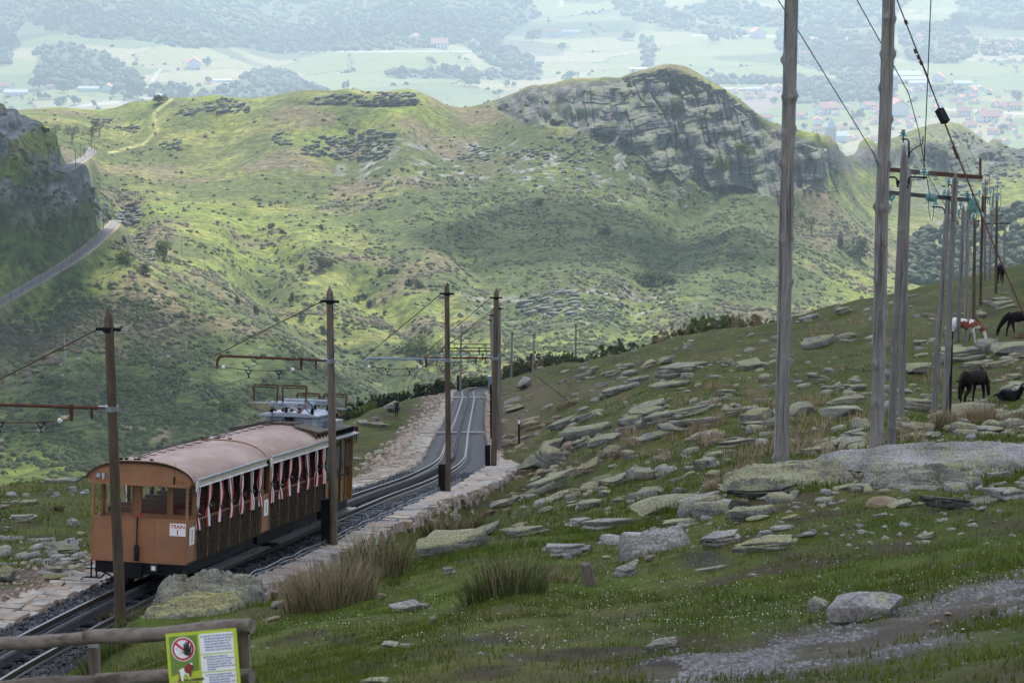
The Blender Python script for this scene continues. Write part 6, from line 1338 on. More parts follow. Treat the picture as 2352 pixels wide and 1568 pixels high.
def cliff(name, u0, u1, v0, v1, nu, nv, mask, k=1.0, dmax=1600, dip=.14, gate=.36):   # bedded, fissured rock face standing out of the hillside
    cu, cv = np.linspace(u0, u1, max(12, nu // 5)), np.linspace(v0, v1, max(12, nv // 4)); D0 = np.full((len(cv), len(cu)), np.nan)
    for i, v in enumerate(cv):
        for j_, u in enumerate(cu):
            g = mhit(u, v)
            if g: D0[i, j_] = min(g[1], dmax)
    for j_ in range(len(cu)):
        c = D0[:, j_]; ok = ~np.isnan(c)
        D0[:, j_] = np.interp(np.arange(len(c)), np.where(ok)[0], c[ok]) if ok.any() else dmax
    Ug, Vg = np.meshgrid(np.linspace(u0, u1, nu), np.linspace(v0, v1, nv)); Dg = bil(D0, (Ug - u0) / (u1 - u0) * (len(cu) - 1), (Vg - v0) / (v1 - v0) * (len(cv) - 1))
    Xg = (Ug - CU) / F * Dg; Zg = Dg * (-ST + (CV - Vg) / F * CT); zd = Zg - dip * Xg + 1.2 * k * (fbm(Xg / (20*k), Zg / (20*k), 301, 3) - .5)
    colx = Xg + .12 * Zg + 5 * k * (fbm(Xg / (14*k), Zg / (22*k), 303, 2) - .5)
    dis = 11 * k * (fbm(colx / (15*k), Zg / (60*k), 305, 3) - .5) + 5 * k * (fbm(colx / (5*k), Zg / (30*k), 307, 2) - .5)
    fis = np.abs(fbm(colx / (7*k), Zg / (45*k), 309, 2) - .5); dis -= 4.5 * k * np.exp(-(fis / .035)**2)
    for st, am in ((4.2*k, 2.6*k), (1.5*k, 1.0*k)):
        lay = np.floor(zd / st + .0).astype(np.int64); cell = np.floor(colx / (st * 2.6) + _h(lay, lay * 0 + 7, 5) * 3).astype(np.int64); dis += am * (_h(lay, cell, 11) - .5) - am * .45 * sm(.80, 1.0, zd / st - np.floor(zd / st))
    m_ = np.clip(mask(Ug, Vg), 0, 1); gt = sm(gate, gate + .10, fbm(colx / (13*k), Zg / (30*k), 311, 3)); dis = (dis + 4.5 * k) * m_ - 8 * k * (1 - m_ * gt)
    Dd = Dg - dis * 1.0; a = (Ug - CU) / F; b = (CV - Vg) / F; V = np.stack([Dd * a, Dd * (CT + b * ST), Dd * (-ST + b * CT)], -1)
    i_ = np.arange(nv-1)[:, None]*nu + np.arange(nu-1)[None]; Fq = np.stack([i_, i_+nu, i_+nu+1, i_+1], -1).reshape(-1, 4); Fq = Fq[(m_.ravel()[Fq] > .03).all(1)]
    return tag(link(bpy.data.objects.new(name, np_mesh(name, V.reshape(-1, 3), Fq, M['far_rock']))), kind='structure')
def top_of(u): return np.interp(u, [1130,1170,1230,1330,1400,1460,1520,1560,1600,1650,1700,1740,1800,1830,1880,1930], [243,228,207,197,192,180,169,174,192,217,252,281,301,321,337,343])
def bot_of(u): return np.interp(u, [1130,1180,1260,1330,1400,1450,1500,1600,1700,1790,1850,1930], [262,285,296,300,325,360,400,432,452,462,440,400])
cliff('crag', 1125, 1900, 166, 470, 520, 215, lambda u, v: sm(1, 7, v - top_of(u)) * sm(0, 16, bot_of(u) - v + 30 * (fbm(u / 24, v / 40, 313, 2) - .5)), .85, 1590, .14, .32)
cliff('crag', -20, 268, 296, 500, 190, 140, lambda u, v: sm(2, 9, v - np.interp(u, [-20,0,60,110,160,200,240,262], [293,301,326,357,393,437,483,503])) * sm(0, 30, np.interp(u, [-20,60,150,200,240,262], [375,392,438,470,492,500]) - v) * sm(246, 232, u), .62, 990, -.1, .38)
cliff('crag', 2070, 2330, 290, 450, 150, 100, lambda u, v: sm(2, 9, v - np.interp(u, [2070,2150,2200,2240,2290,2330], [314,291,291,314,348,345])) * sm(0, 40, np.interp(u, [2070,2150,2250,2330], [390,430,440,380]) - v), 1.0, 1930, .12, .42)
o = outcrop('crag', None, [(1430,182),(1470,172),(1520,163),(1565,168),(1610,190),(1660,214),(1710,252),(1745,276),(1720,285),(1640,230),(1580,205),(1520,190),(1440,200)], 260, 2.2, 6.5, .6, -.12); tag(o, kind='structure')
OG = 'rock outcrops on the facing hill'
for lab, b, n in (('single dark rock outcrop just right of the ridge tree', (407,461,248,265), 24), ('long grey outcrop on the ridge between the lone tree and the saddle', (451,580,226,260), 70), ('layered outcrop along the skyline left of the saddle', (704,969,210,246), 150), ('big tilted outcrop on the pasture below the skyline rocks', (684,910,294,369), 190),
                  ('thin outcrop line behind the bare trees', (205,256,270,284), 16), ('flat outcrop right of the bare trees', (256,325,290,303), 22), ('small outcrop capping the bank above the yellow path', (366,417,318,345), 26), ('small outcrop just left of the big tilted outcrop', (622,670,304,332), 22), ('craggy knoll right of the bend in the lower railway', (258,326,466,520), 70),
                  ('rock rib below the knoll at the lower railway bend', (305,342,531,560), 24), ('dark rock block in the ravine under the knoll', (330,356,567,598), 18), ('boulder field low on the slope above the far pines', (1186,1330,660,730), 90), ('scattered blocks right of the boulder field above the pines', (1320,1440,688,735), 36), ('small outcrop in the heath under the saddle', (1047,1126,335,372), 40),
                  ('rocks on the dark shoulder below the crag, left side', (1160,1400,310,372), 60), ('rocky face of the far dome behind the power poles', (2080,2320,300,450), 190), ('ledges beside the far dome at the right edge', (2290,2352,345,420), 40), ('broken cliffs between the crag and the far dome', (1840,1930,350,450), 60)):
    outcrop('rock_outcrop', lab, bx(*b), n, 2.2, 7.5 if n > 60 else 5.5, .30, -.14, group=OG)
outcrop('rock_outcrop', 'pale blocks spilling down the right flank of the shaded hill', [(185,430),(215,430),(262,500),(250,520),(225,500)], 60, 1.5, 4.5, .5, group=OG)
tag(outcrop('stones', None, [(830,300),(1500,300),(1700,480),(1400,480),(900,420)], 260, .8, 2.6, .4, mat='rock_pale'), kind='stuff')
tag(outcrop('stones', None, [(350,480),(1400,480),(1500,740),(900,800),(300,900),(20,860)], 220, .7, 2.0, .4, mat='rock_pale'), kind='stuff')
# lower railway, a loop of the same line far below
def ribbon(name, px_, w, lift, mat, parent, off=0.0):
    pts = px_
    d = np.gradient(pts, axis=0); r = np.stack([d[:, 1], -d[:, 0], 0*d[:, 0]], 1); r /= np.linalg.norm(r, axis=1)[:, None]
    mb = MB()
    for p, q in zip(pts, r):
        for s_, z in ((-w/2-.5, lift-1.2), (-w/2, lift), (w/2, lift), (w/2+.5, lift-1.2)): mb.v.append(tuple(p + q*(s_+off) + np.array([0, 0, z])))
    for i in range(len(pts)-1):
        for k in range(3): a = i*4+k; mb.f.append((a, a+4, a+5, a+1)); mb.m.append(0)
    return mb.build(name, mat, parent)
M['far_bed'] = paint('far_ballast', (.115, .115, .115), .9, var=.2, scale=.4, kind='world')
M['far_earth'] = paint('track_side_earth', (.20, .155, .11), .9, var=.3, scale=.2, kind='world')
M['far_bank'] = paint('grassy_bank', (.075, .075, .03), .95, var=.4, scale=.3, kind='world')
for px_ in FTK:
    far_line = empty('far_railway'); tag(far_line, kind='structure')
    ribbon('earth_bank', px_, 6.2, .22, M['far_earth'], far_line); ribbon('ballast_bed', px_, 4.0, .45, M['far_bed'], far_line)
    for off in (-.55, .55): ribbon('rail', px_, .15, .58, M['rail'], far_line, off)
MB_ = lambda *a: None
def far_pole(u, v, h, lab, grp, w=.12, col='plank_grey'):
    g = mhit(u, v)
    if g: tag(MB().tube([g[0] + [0,0,-1], g[0] + [0,0,h]], [w, w*.8], 5).bar(g[0] + [-.5,0,h-.6], g[0] + [.5,0,h-.6], .1, .1).build('far_pole', M[col]), lab, 'pole', grp)
PL_ = ['first', 'second', 'third', 'fourth', 'fifth', 'sixth', 'seventh', 'eighth', 'ninth', 'tenth', 'eleventh', 'twelfth', 'thirteenth', 'fourteenth', 'fifteenth', 'sixteenth', 'seventeenth', 'eighteenth', 'nineteenth', 'twentieth', 'twenty first', 'twenty second', 'twenty third']
for i_, (u, v) in enumerate(((5,705),(26,690),(30,668),(50,684),(74,653),(93,656),(122,628),(141,628),(165,605),(174,597),(182,590),(202,568),(221,546),(238,528),(247,515),(258,492),(174,386),(186,366),(194,362),(211,346),(218,356),(130,336),(137,385))):
    far_pole(u, v, 8.0, 'thin wooden pole beside the lower railway, %s going up from the left edge' % PL_[i_], 'poles beside the lower railway', .16)
for u, v, lab in ((310,394,'white topped pole on the pasture right of the upper railway bend'), (361,490,'pale pole standing in the lit slope right of the knoll'), (418,587,'pale pole in the upper ravine'), (472,665,'pale pole on the lit spur above the middle ravine'), (448,720,'pale pole on the lower lit spur'), (151,850,'pale pole in the shaded heath above the coach'), (272,327,'pole beside the flat outcrop on the pasture')):
    far_pole(u, v, 13, lab, 'pale line poles crossing the facing hill', .12, 'steel')
# scrub too many to count
def lump(seed, sub, flat=.75, rough=.30):
    V, Fc = ico(sub); r_ = 1 + rough * (fbm(V[:, 0]*1.7 + seed*3.1, V[:, 1]*1.7 + V[:, 2]*1.3, 300 + seed, 3) - .5) * 2.4; V = V * r_[:, None]; V[:, 2] *= flat; V[:, 2] += .35; return V, Fc
def mass(name, pos, sc, sub, mat, nv=4, flat=.75, rough=.3, smooth=True, col=None):
    VV_, FF_, o_ = [], [], 0; M4 = trs(pos, rng.uniform(0, 6.28, len(pos)), sc, rng.normal(0, .12, (len(pos), 2))); ch = rng.integers(0, nv, len(pos))
    for j in range(nv):
        m = M4[ch == j]
        if len(m): L_ = lump(j, sub, flat, rough); V, Fc = instance_arrays(L_[0], L_[1], m); VV_.append(V); FF_.append(Fc + o_); o_ += len(V)
    return tag(link(bpy.data.objects.new(name, np_mesh(name, np.concatenate(VV_), np.concatenate(FF_), M[mat], smooth))), kind='stuff')
def grid_pts(n, fn, a0, a1, y0, y1, H):
    out = []; tot = 0
    while tot < n:
        a = rng.uniform(a0, a1, 20000); y = np.exp(rng.uniform(math.log(y0), math.log(y1), 20000)); x = a*y; z = H(x, y); u, v, d = proj(x, y, z)
        k = (u > -40) & (u < 2392) & (v < 1600) & (rng.random(20000) < fn(u, v, x, y)); out.append(np.stack([x, y, z], 1)[k]); tot += int(k.sum())
    return np.concatenate(out)[:n]
def near_line(x, y):
    k = np.ones(x.shape)
    for pp in FTK: k = k * (seg_dist(x, y, [tuple(q[:2]) for q in pp[::3]])[0] > 6.5)
    return k
def dens(u, v, x, y):
    dz = np.clip(gau(u, v, 1350, 510, 400, 150) * 1.2 + gau(u, v, 1750, 560, 200, 90) * .7 + gau(u, v, 250, 920, 480, 200) * .9 + gau(u, v, 900, 900, 400, 90) * .8 + gau(u, v, 80, 530, 190, 140) * 1.2 + gau(u, v, 1500, 720, 400, 80) * .7, 0, 1)
    cl = sm(.50, .64, fbm(x / 38, y / 38, 211, 3)); return np.clip(dz * .75 + cl * .45 + .03, 0, 1) * (.12 + .88 * sm(.42, .60, fbm(x / 12, y / 12, 213, 3))) * near_line(x, y) * (1 - .75 * np.clip(crag_mask(u, v), 0, 1)) * np.where(v < 330, .35, 1) * (v > 215)
p_ = grid_pts(30000, dens, -.235, .235, 660, 1640, Hmg); s_ = .40 + 1.15 * rng.random(len(p_))**2.6
mass('gorse_scrub', p_, np.stack([s_*1.25, s_*1.1, s_*.8], 1), 0 if False else 1 if False else 0 + 1 if len(p_) < 1 else 0, 'bush', 4, .8, .25, False) if False else None
def mass_low(name, pos, sc, mat):
    V, Fc = ico(1); V = V[:12] if False else V
    oV = np.array([(1,0,0),(.3,.95,0),(-.8,.6,0),(-.8,-.6,0),(.3,-.95,0),(.45,.2,.75),(-.35,.3,.85),(-.1,-.45,.7)], float); oF = np.array([(0,1,5),(1,6,5),(1,2,6),(2,3,6),(3,7,6),(3,4,7),(4,0,7),(0,5,7),(5,6,7)])
    V, Fc = instance_arrays(oV, oF, trs(pos, rng.uniform(0, 6.28, len(pos)), sc, rng.normal(0, .15, (len(pos), 2))))
    return tag(link(bpy.data.objects.new(name, np_mesh(name, V, Fc, M[mat]))), kind='stuff')
mass_low('gorse_scrub', p_, np.stack([s_*1.25, s_*1.1, s_*1.05], 1), 'bush')
p_ = grid_pts(4500, lambda u, v, x, y: sm(.54, .62, fbm(x / 45, y / 45, 91, 4)) * sm(.45, .55, fbm(x / 10, y / 10, 219, 2)) * sm(340, 380, v) * near_line(x, y), -.22, .22, 790, 1400, Hmg); s_ = .5 + 1.2 * rng.random(len(p_))**2
mass_low('bramble_scrub', p_, np.stack([s_*1.4, s_*1.2, s_*.9], 1), 'bush_brown')
# woods on the lower right of the far hill and down in the valley
HW_ = [(2075,560),(2150,520),(2270,480),(2380,470),(2380,620),(2200,660),(2075,650)]
p_ = grid_pts(420, lambda u, v, x, y: in_poly(u, v, HW_) * .9, .13, .23, 1150, 1750, Hmg); s_ = rng.uniform(2.2, 4.2, len(p_)); mass('hillside_wood', p_, np.stack([s_, s_, s_*1.15], 1), 2, 'crown', 4, .9, .4)
def wfn(u, v, x, y):
    k = np.zeros(u.shape, bool)
    for w in WOODS: k |= in_poly(u, v, w)
    return k.astype(float)
p_ = grid_pts(6200, wfn, -.23, .24, 2600*VS, 6000*VS, Hvg); s_ = VS * rng.uniform(4.0, 9.0, len(p_)) * np.interp(p_[:, 1], [2800*VS, 5600*VS], [.85, 1.15]); k_ = fbm(p_[:, 0] / 260, p_[:, 1] / 260, 271, 2) + .25 * (rng.random(len(p_)) - .5) > .53; mass('valley_woods', p_[~k_], np.stack([s_, s_, s_*.95], 1)[~k_], 1, 'crown', 5, .95, .42); mass('valley_woods', p_[k_], np.stack([s_, s_, s_*.95], 1)[k_]*.85, 1, 'crown_light', 5, .95, .42)
ed = np.argwhere((edge < .030) & (UV > -30) & (UV < 2380) & (VV > -20) & (VV < 345)); ed = ed[rng.permutation(len(ed))[:1100]]
p_ = np.stack([XV[ed[:, 0], ed[:, 1]], YV[ed[:, 0], ed[:, 1]], ZV[ed[:, 0], ed[:, 1]]], 1) + rng.normal(0, 3, (len(ed), 3)) * [1, 1, 0]; s_ = VS * (1.2 + 4.2 * rng.random(len(p_))**2.5); mass('hedgerows', p_, np.stack([s_, s_, s_*.9], 1), 1, 'crown', 5, .95, .42)
# leafy crowns: many small leaf clumps through a lobed volume
def leafy(n, lobes, size, seed):
    r_ = np.random.default_rng(seed); V = []; c = np.array(lobes)[:, :3]; rd = np.array(lobes)[:, 3]; ch = r_.choice(len(c), n, p=rd**2/np.sum(rd**2)); d = r_.normal(0, 1, (n, 3)); d /= np.linalg.norm(d, axis=1)[:, None]
    p = c[ch] + d * (rd[ch] * r_.uniform(.55, 1.08, n))[:, None]; a = r_.normal(0, 1, (n, 3)); a /= np.linalg.norm(a, axis=1)[:, None]; b = np.cross(a, r_.normal(0, 1, (n, 3))); b /= np.linalg.norm(b, axis=1)[:, None]; s_ = size * r_.uniform(.6, 1.4, n)[:, None]
    V = np.stack([p - a*s_, p - b*s_*.7, p + a*s_, p + b*s_*.7], 1).reshape(-1, 3); return V, np.arange(4*n).reshape(-1, 4)
def tree_proto(kind, seed):
    r_ = random.Random(seed)
    if kind == 'pine': lobes = [(r_.gauss(0, .12), r_.gauss(0, .12), z, .40*(1.1 - z*.8) + .05) for z in np.linspace(.12, .95, 9)]; n, s_ = 1000, .05
    elif kind == 'shrub': lobes = [(r_.gauss(0, .24), r_.gauss(0, .24), r_.uniform(.15, .75), r_.uniform(.18, .32)) for _ in range(11)]; n, s_ = 900, .055
    elif kind == 'bare': lobes = [(r_.gauss(0, .30), r_.gauss(0, .25), r_.uniform(.5, .9), r_.uniform(.12, .22)) for _ in range(9)]; n, s_ = 800, .026
    else: lobes = [(r_.gauss(0, .24), r_.gauss(0, .24), r_.uniform(.38, .85), r_.uniform(.16, .28)) for _ in range(11)]; n, s_ = 900, .055
    V, Fc = leafy(n, lobes, s_, seed); tr_ = MB().tube([(0,0,-.08), (.01,.0,.25), (.0,.02,.6 if kind != 'shrub' else .3)], [.035,.028,.012], 6)
    for k in range(5 if kind != 'pine' else 0):
        l = lobes[k]; tr_.tube([(0,0,.18 + .05*k), (l[0]*.6, l[1]*.6, l[2]*.7), (l[0], l[1], l[2])], [.018,.012,.005], 4, cap=False)
    return np_mesh('crown', V, Fc, M['crown']), tr_.mesh('trunk', M['bark'])
TPROTO = {(k, i): tree_proto(k, 40 + i*3 + len(k)) for k in ('pine', 'shrub', 'bare', 'broad') for i in range(3)}
def tree(kind, base, w, h, label, mat, group=None, name='tree', seed=0):
    cr, tr_ = TPROTO[(kind, seed % 3)]; root = thing(name, label, name.replace('_', ' '), base, seed * 1.7, group)
    t1 = child(tr_, 'trunk', root, (0, 0, 0)); c1 = child(cr, 'crown', root, (0, 0, 0)); root.scale = (w, w, h)
    c1.material_slots[0].link = 'OBJECT'; c1.material_slots[0].material = M[mat]; return root
k = 0
for u, v, w, h, kind, mat, lab in ((364,238,34,20,'broad','bush_brown','lone windblown tree on the skyline at left'), (100,306,22,17,'shrub','bush','dark round bush on the pasture above the shaded hill'), (166,327,44,38,'bare','bush_brown','wide bare tree, leftmost of the trees by the upper railway'), (211,327,30,34,'bare','bush_brown','bare tree in the middle of the trees by the upper railway'), (229,312,34,34,'bare','bush_brown','bare tree, rightmost of the trees by the upper railway'),
     (624,530,17,16,'broad','bush','small round tree, left of a pair on the lit slope'), (651,541,14,13,'broad','bush','small round tree, right of a pair on the lit slope'), (737,532,12,16,'broad','bush','slim small tree on the lit slope right of the pair'), (748,612,34,22,'shrub','bush','wide dark bush in the middle of the lit slope'), (693,620,12,14,'shrub','bush','small dark bush left of the wide bush on the lit slope'),
     (939,656,16,18,'shrub','bush','dark bush above the tall catenary pole, left of two'), (959,660,22,18,'shrub','bush','dark bush above the tall catenary pole, right of two'), (893,627,16,10,'shrub','bush','low dark bush, first in the row on the lit shelf'), (912,626,14,10,'shrub','bush','low dark bush, second in the row on the lit shelf'), (872,632,14,14,'shrub','bush','dark upright bush left of the row on the lit shelf'),
     (946,815,88,46,'shrub','shrub','wide pale green bush filling the hollow behind the dark catenary pole'), (850,704,18,15,'shrub','bush','bush on the spur left of the ravine bushes'), (820,694,15,16,'shrub','bush','bush just below the wide dark bush'), (838,684,16,14,'shrub','bush','bush at the head of the middle gully'), (672,690,12,18,'pine','pine','small dark upright tree near the grey rock in the gully'), (588,720,14,18,'pine','pine','small blue green tree on the middle spur'), (545,698,14,18,'pine','pine','small conifer on the middle spur above the blue green one'), (740,765,22,18,'shrub','bush','bush low in the gully beside the wooden pole top'), (695,736,16,20,'shrub','bush','dark bush between the two spurs'), (635,740,14,14,'shrub','bush','small bush on the lower middle spur'),
     (1487,650,46,30,'shrub','bush','big dark bush on the shaded slope, left of two'), (1527,652,40,26,'shrub','bush','big dark bush on the shaded slope, right of two'), (1385,540,26,20,'shrub','bush_brown','brownish bush on the shaded slope'), (1240,470,22,16,'shrub','bush','dark bush high on the shaded slope'), (1840,516,14,30,'bare','bush','slim tree right of the lone thick pole'), (1864,538,40,34,'bare','bush_brown','wide bare brown tree right of the lone thick pole'), (1930,566,16,26,'pine','pine','dark small tree left of the pair of poles'), (1965,590,44,40,'shrub','bush','big grey green bush left of the pair of poles'),
     (1655,402,36,44,'broad','shrub','pale green tree clinging to the crag'), (1708,360,44,34,'shrub','shrub','pale green bushes on the crag shoulder'), (925,392,6,6,'shrub','bush','tiny bush by the small outcrop'), (530,940,40,26,'shrub','shrub','pale bush low in the shaded combe right of the first pole'), (105,985,60,40,'broad','shrub','rounded pale tree in the shaded combe left of the first pole'), (378,600,34,42,'broad','shrub','grey green tree in the ravine right of the dark rock block'), (290,600,34,26,'shrub','shrub','yellow green bush under the knoll'), (330,625,30,22,'shrub','bush_brown','brown bush on the lit spur under the knoll'), (285,560,14,16,'pine','pine','small conifer below the lower railway wall')):
    g = mhit(u, v)
    if g: w_, h_ = w * g[1] / F, h * g[1] / F; tree(kind, g[0], w_ * 1.05, h_ * 1.1, lab, mat, 'trees and bushes on the facing hill', 'tree' if kind != 'shrub' else 'bush', k); k += 1
VMARK = [('the big farmhouse on the left meadow', 446, 150), ('the wooded knoll', 200, 150), ('the long white house', 1009, 107), ('the white farmhouse', 1274, 80), ('the brown field', 1950, 205), ('the church tower', 1907, 308), ('the white sheds', 2090, 185), ('the ridge saddle', 1010, 225), ('the crag top', 1530, 165), ('the big village hall', 1899, 255), ('the upper right hamlet', 2230, 95), ('the terraced estate', 2300, 120), ('the far dome', 2180, 300), ('the farm sheds', 1715, 205), ('the pair of close poles', 2035, 260), ('the bright field at right', 2340, 310)]; VTREE = []
for u, v, w in ((917,178,26),(1292,115,18),(1068,197,22),(1088,198,20),(1310,192,30),(1163,199,14),(1179,199,12),(1148,216,12),(1223,96,26),(1447,92,22),(1362,82,12),(1165,170,24),(1194,166,24),(1216,164,22),(1030,176,28),(798,206,9),(790,207,8),(991,150,18),(19,115,36),(92,205,36),(297,218,26),(316,226,32),(261,222,18),(424,229,28),(403,234,20),(171,241,22),(140,249,26),(109,228,16),(89,229,18),(480,191,14),(477,152,20),(147,212,24),(294,230,16),(1968,276,26),(1878,318,12),(2334,234,24),(2303,299,16),(2005,246,26),(1776,238,14),(1847,295,14),(2199,70,40),(1981,150,34),(1560,50,26),(1500,40,22),(2120,140,26),(2262,60,24),(2340,60,30),(1640,100,20)):
    g = vhit(u, v)
    if g: w_ = w * g[1] / F; poplar = w < 10; o = tree('broad', g[0] - [0,0,1.2], w_ * 1.05, w_ * (2.6 if poplar else 1.05), None, 'crown', None, 'tree', k); k += 1; VTREE.append((o, u, v, 'hazy slim poplar' if poplar else ('hazy large tree' if w > 25 else ('hazy rounded tree' if w > 15 else 'hazy small tree'))))
label_all(VTREE, VMARK, 'tree', 'single trees in the valley', ' in the valley')
# ================================================================ VALLEY HOUSES
def house_protos():
    out = []
    for dp, wh, rh in ((.72, .36, .20), (.60, .42, .17), (.85, .34, .24)):
        w_ = MB().add([(-.5,-dp/2,-.12),(.5,-dp/2,-.12),(.5,dp/2,-.12),(-.5,dp/2,-.12),(-.5,-dp/2,wh),(.5,-dp/2,wh),(.5,dp/2,wh),(-.5,dp/2,wh),(-.5,0,wh+rh),(.5,0,wh+rh)], [(0,1,5,4),(2,3,7,6),(1,2,6,9,5),(3,0,4,8,7)]).mesh('house_wall', M['wall_white'])
        e = .07; r_ = MB()
        for s_ in (-1, 1): r_.add([(-.56,s_*(dp/2+e),wh-.06),(.56,s_*(dp/2+e),wh-.06),(.56,0,wh+rh+.01),(-.56,0,wh+rh+.01),(-.56,s_*(dp/2+e),wh-.02),(.56,s_*(dp/2+e),wh-.02),(.56,0,wh+rh+.05),(-.56,0,wh+rh+.05)], [(0,1,2,3),(4,7,6,5),(0,4,5,1),(1,5,6,2),(2,6,7,3),(3,7,4,0)])
        out.append((w_, r_.mesh('roof', M['roof_tile']), dp, wh))
    return out
HP = house_protos(); win_me = MB().box(-.5, .5, -.5, .5, -.5, .5).mesh('window', M['window_dark']); nh = 0
def house(u, v, w, label, group='houses in the valley', kind='house', rz=None):
    global nh
    g = vhit(u, v)
    if not g: return
    W_ = w * g[1] / F; i = nh % 3; r_ = random.Random(nh); rz = r_.choice([r_.uniform(-.5, .5), r_.uniform(1.1, 1.9)]) if rz is None else rz
    root = thing(kind, label, 'house' if kind == 'house' else 'farm shed', g[0], rz, group); root.scale = (W_, W_ * (1 if kind == 'house' else .5), W_ * (1 if kind == 'house' else .42))
    child(HP[i][0], 'wall', root, (0,0,0)); rf = child(HP[i][1], 'roof', root, (0,0,0))
    if kind == 'shed': rf.material_slots[0].link = 'OBJECT'; rf.material_slots[0].material = M['roof_grey']
    if w >= 22 and kind == 'house':
        for x in (-.32, -.08, .16, .34):
            for z in (.09, .26): o = child(win_me, 'window', root, (x, -HP[i][2]/2, z)); o.scale = (.07, .03, .085)
    nh += 1; return root
for u, v, w, lab in ((446,156,40,'big white farmhouse with red roof on the left meadow'), (14,208,30,'white house with red roof at the left edge of the valley'), (114,203,15,'small red roofed house beside the wooded knoll'), (248,208,27,'white house right of the wooded knoll, two storeys'), (952,92,24,'white house at the edge of the dark wood'), (1009,110,36,'long white house below the dark wood'), (1091,105,26,'long red roofed house right of the long white one'), (1274,83,26,'white farmhouse above the round single tree'), (1430,91,20,'low house beside a tree on the bright meadow'),
     (1720,228,20,'small house among the sheds left of the lone thick pole'), (1749,224,18,'small pale house next to the sheds'), (1786,208,22,'house beside the lone thick pole among the sheds'), (1763,205,20,'house behind the sheds by the brown field'), (1760,280,28,'low red roofed house under the crag skyline'), (1838,272,26,'house just right of the lone thick pole'), (1899,262,46,'big red roofed hall in the village'), (1877,285,27,'tall white house in front of the big hall'), (1739,86,36,'long white house high up left of the lone thick pole'), (1871,96,18,'small house in the trees right of the lone thick pole'), (1847,131,22,'low house on the wooded rise right of the pole'), (1828,144,15,'white square house right of the lone pole'),
     (2060,262,58,'long white building at the village edge by the second thick pole'), (2093,279,24,'house at the right end of the long white building'), (1994,250,28,'red roofed house left of the long white building'), (2268,280,44,'wide red roofed house at right under the guy wire'), (2215,267,32,'house with red roof left of the wide one'), (2228,293,24,'white house above the far dome'), (2246,314,20,'small white house nearest the far dome'), (2279,309,22,'white house right of the small one by the dome'), (2290,337,20,'white house beside the bright field at right'), (2331,252,28,'red roofed house at the right edge of the valley'), (2232,220,34,'long house under the white sheds'), (2155,186,30,'red roofed building right of the white sheds')):
    house(u, v, w, lab)
random.seed(21)
VH = []
CLU = [((1850,300,1990,338), 16, (12, 20), 'white house with red roof in the dense village around the church'), ((2000,240,2060,330), 9, (13, 20), 'white house with red roof between the two pole groups'), ((2067,75,2115,112), 8, (10, 16), 'house in the hamlet above the white sheds'), ((2190,82,2275,112), 12, (9, 15), 'red roofed house in the upper hamlet at right'), ((2246,100,2350,150), 16, (10, 17), 'red roofed house on the terraced estate at right'), ((2140,215,2350,262), 18, (13, 20), 'red roofed house among trees right of the guy wire'), ((2120,290,2350,330), 8, (12, 18), 'white house on the lower right of the valley'), ((1650,205,1790,232), 7, (10, 15), ''), ((2040,205,2345,300), 34, (11, 18), ''), ((1880,240,2040,300), 12, (12, 18), '')]
for (a, b, c, d), n, ws, lab in CLU:
    for _ in range(n):
        u, v, w = random.uniform(a, c), random.uniform(b, d), random.uniform(*ws); o = house(u, v, w, None, None)
        if o: VH.append((o, u, v, 'tiny white house' if w < 13 else ('small white house' if w < 16 else 'white red roofed house')))
label_all(VH, VMARK, 'house', 'houses in the valley', ' in the valley')
for u, v, w, lab in ((38,218,50,'long pale farm shed at the left edge'), (205,209,44,'low pale shed hidden by trees beside the wooded knoll'), (1310,80,40,'pale shed right of the white farmhouse'), (1668,209,30,'grey farm shed left of the pair by the brown field'), (1700,209,28,'middle grey farm shed by the brown field'), (1729,210,36,'right grey farm shed by the brown field'), (2078,180,66,'longest white shed behind the second thick pole'), (2094,190,58,'white shed in front of the longest one'), (2112,198,48,'lowest white shed of the three'), (2210,196,40,'white shed apart on the right'), (2239,203,26,'small white shed on the far right')): house(u, v, w, lab, 'farm sheds in the valley', 'shed', random.uniform(-.15, .15))
for u, v, w, lab in ((509,187,44,'row of white polytunnels on the left meadow'), (1466,160,40,'single white polytunnel above the crag')):
    g = vhit(u, v); W_ = w * g[1] / F; mb = MB(); mb.prism([(math.cos(a)*.14, math.sin(a)*.11) for a in np.linspace(0, PI, 9)], -.5, .5); o = mb.build('polytunnel', M['greenhouse']); o.location = g[0]; o.rotation_euler = (0, 0, PI/2 + .1); o.scale = (W_, W_, W_); tag(o, lab, 'polytunnel')
g = vhit(1907, 325); s_ = g[1] / F
ch = thing('church', 'square stone church tower with pointed roof in the village', 'church', g[0], .1); ch.scale = (s_, s_, s_)
MB().box(-11, 11, -11, 11, -4, 34).build('tower', M['rock'], ch); MB().add([(-12,-12,34),(12,-12,34),(12,12,34),(-12,12,34),(0,0,56)], [(0,1,4),(1,2,4),(2,3,4),(3,0,4),(3,2,1,0)]).build('spire', M['roof_grey'], ch); MB().box(10, 40, -12, 12, -4, 14).add([(10,-14,14),(42,-14,14),(42,14,14),(10,14,14),(10,0,24),(42,0,24)], [(0,1,5,4),(2,3,4,5),(1,2,5),(0,4,3)]).build('nave', M['wall_white'], ch)
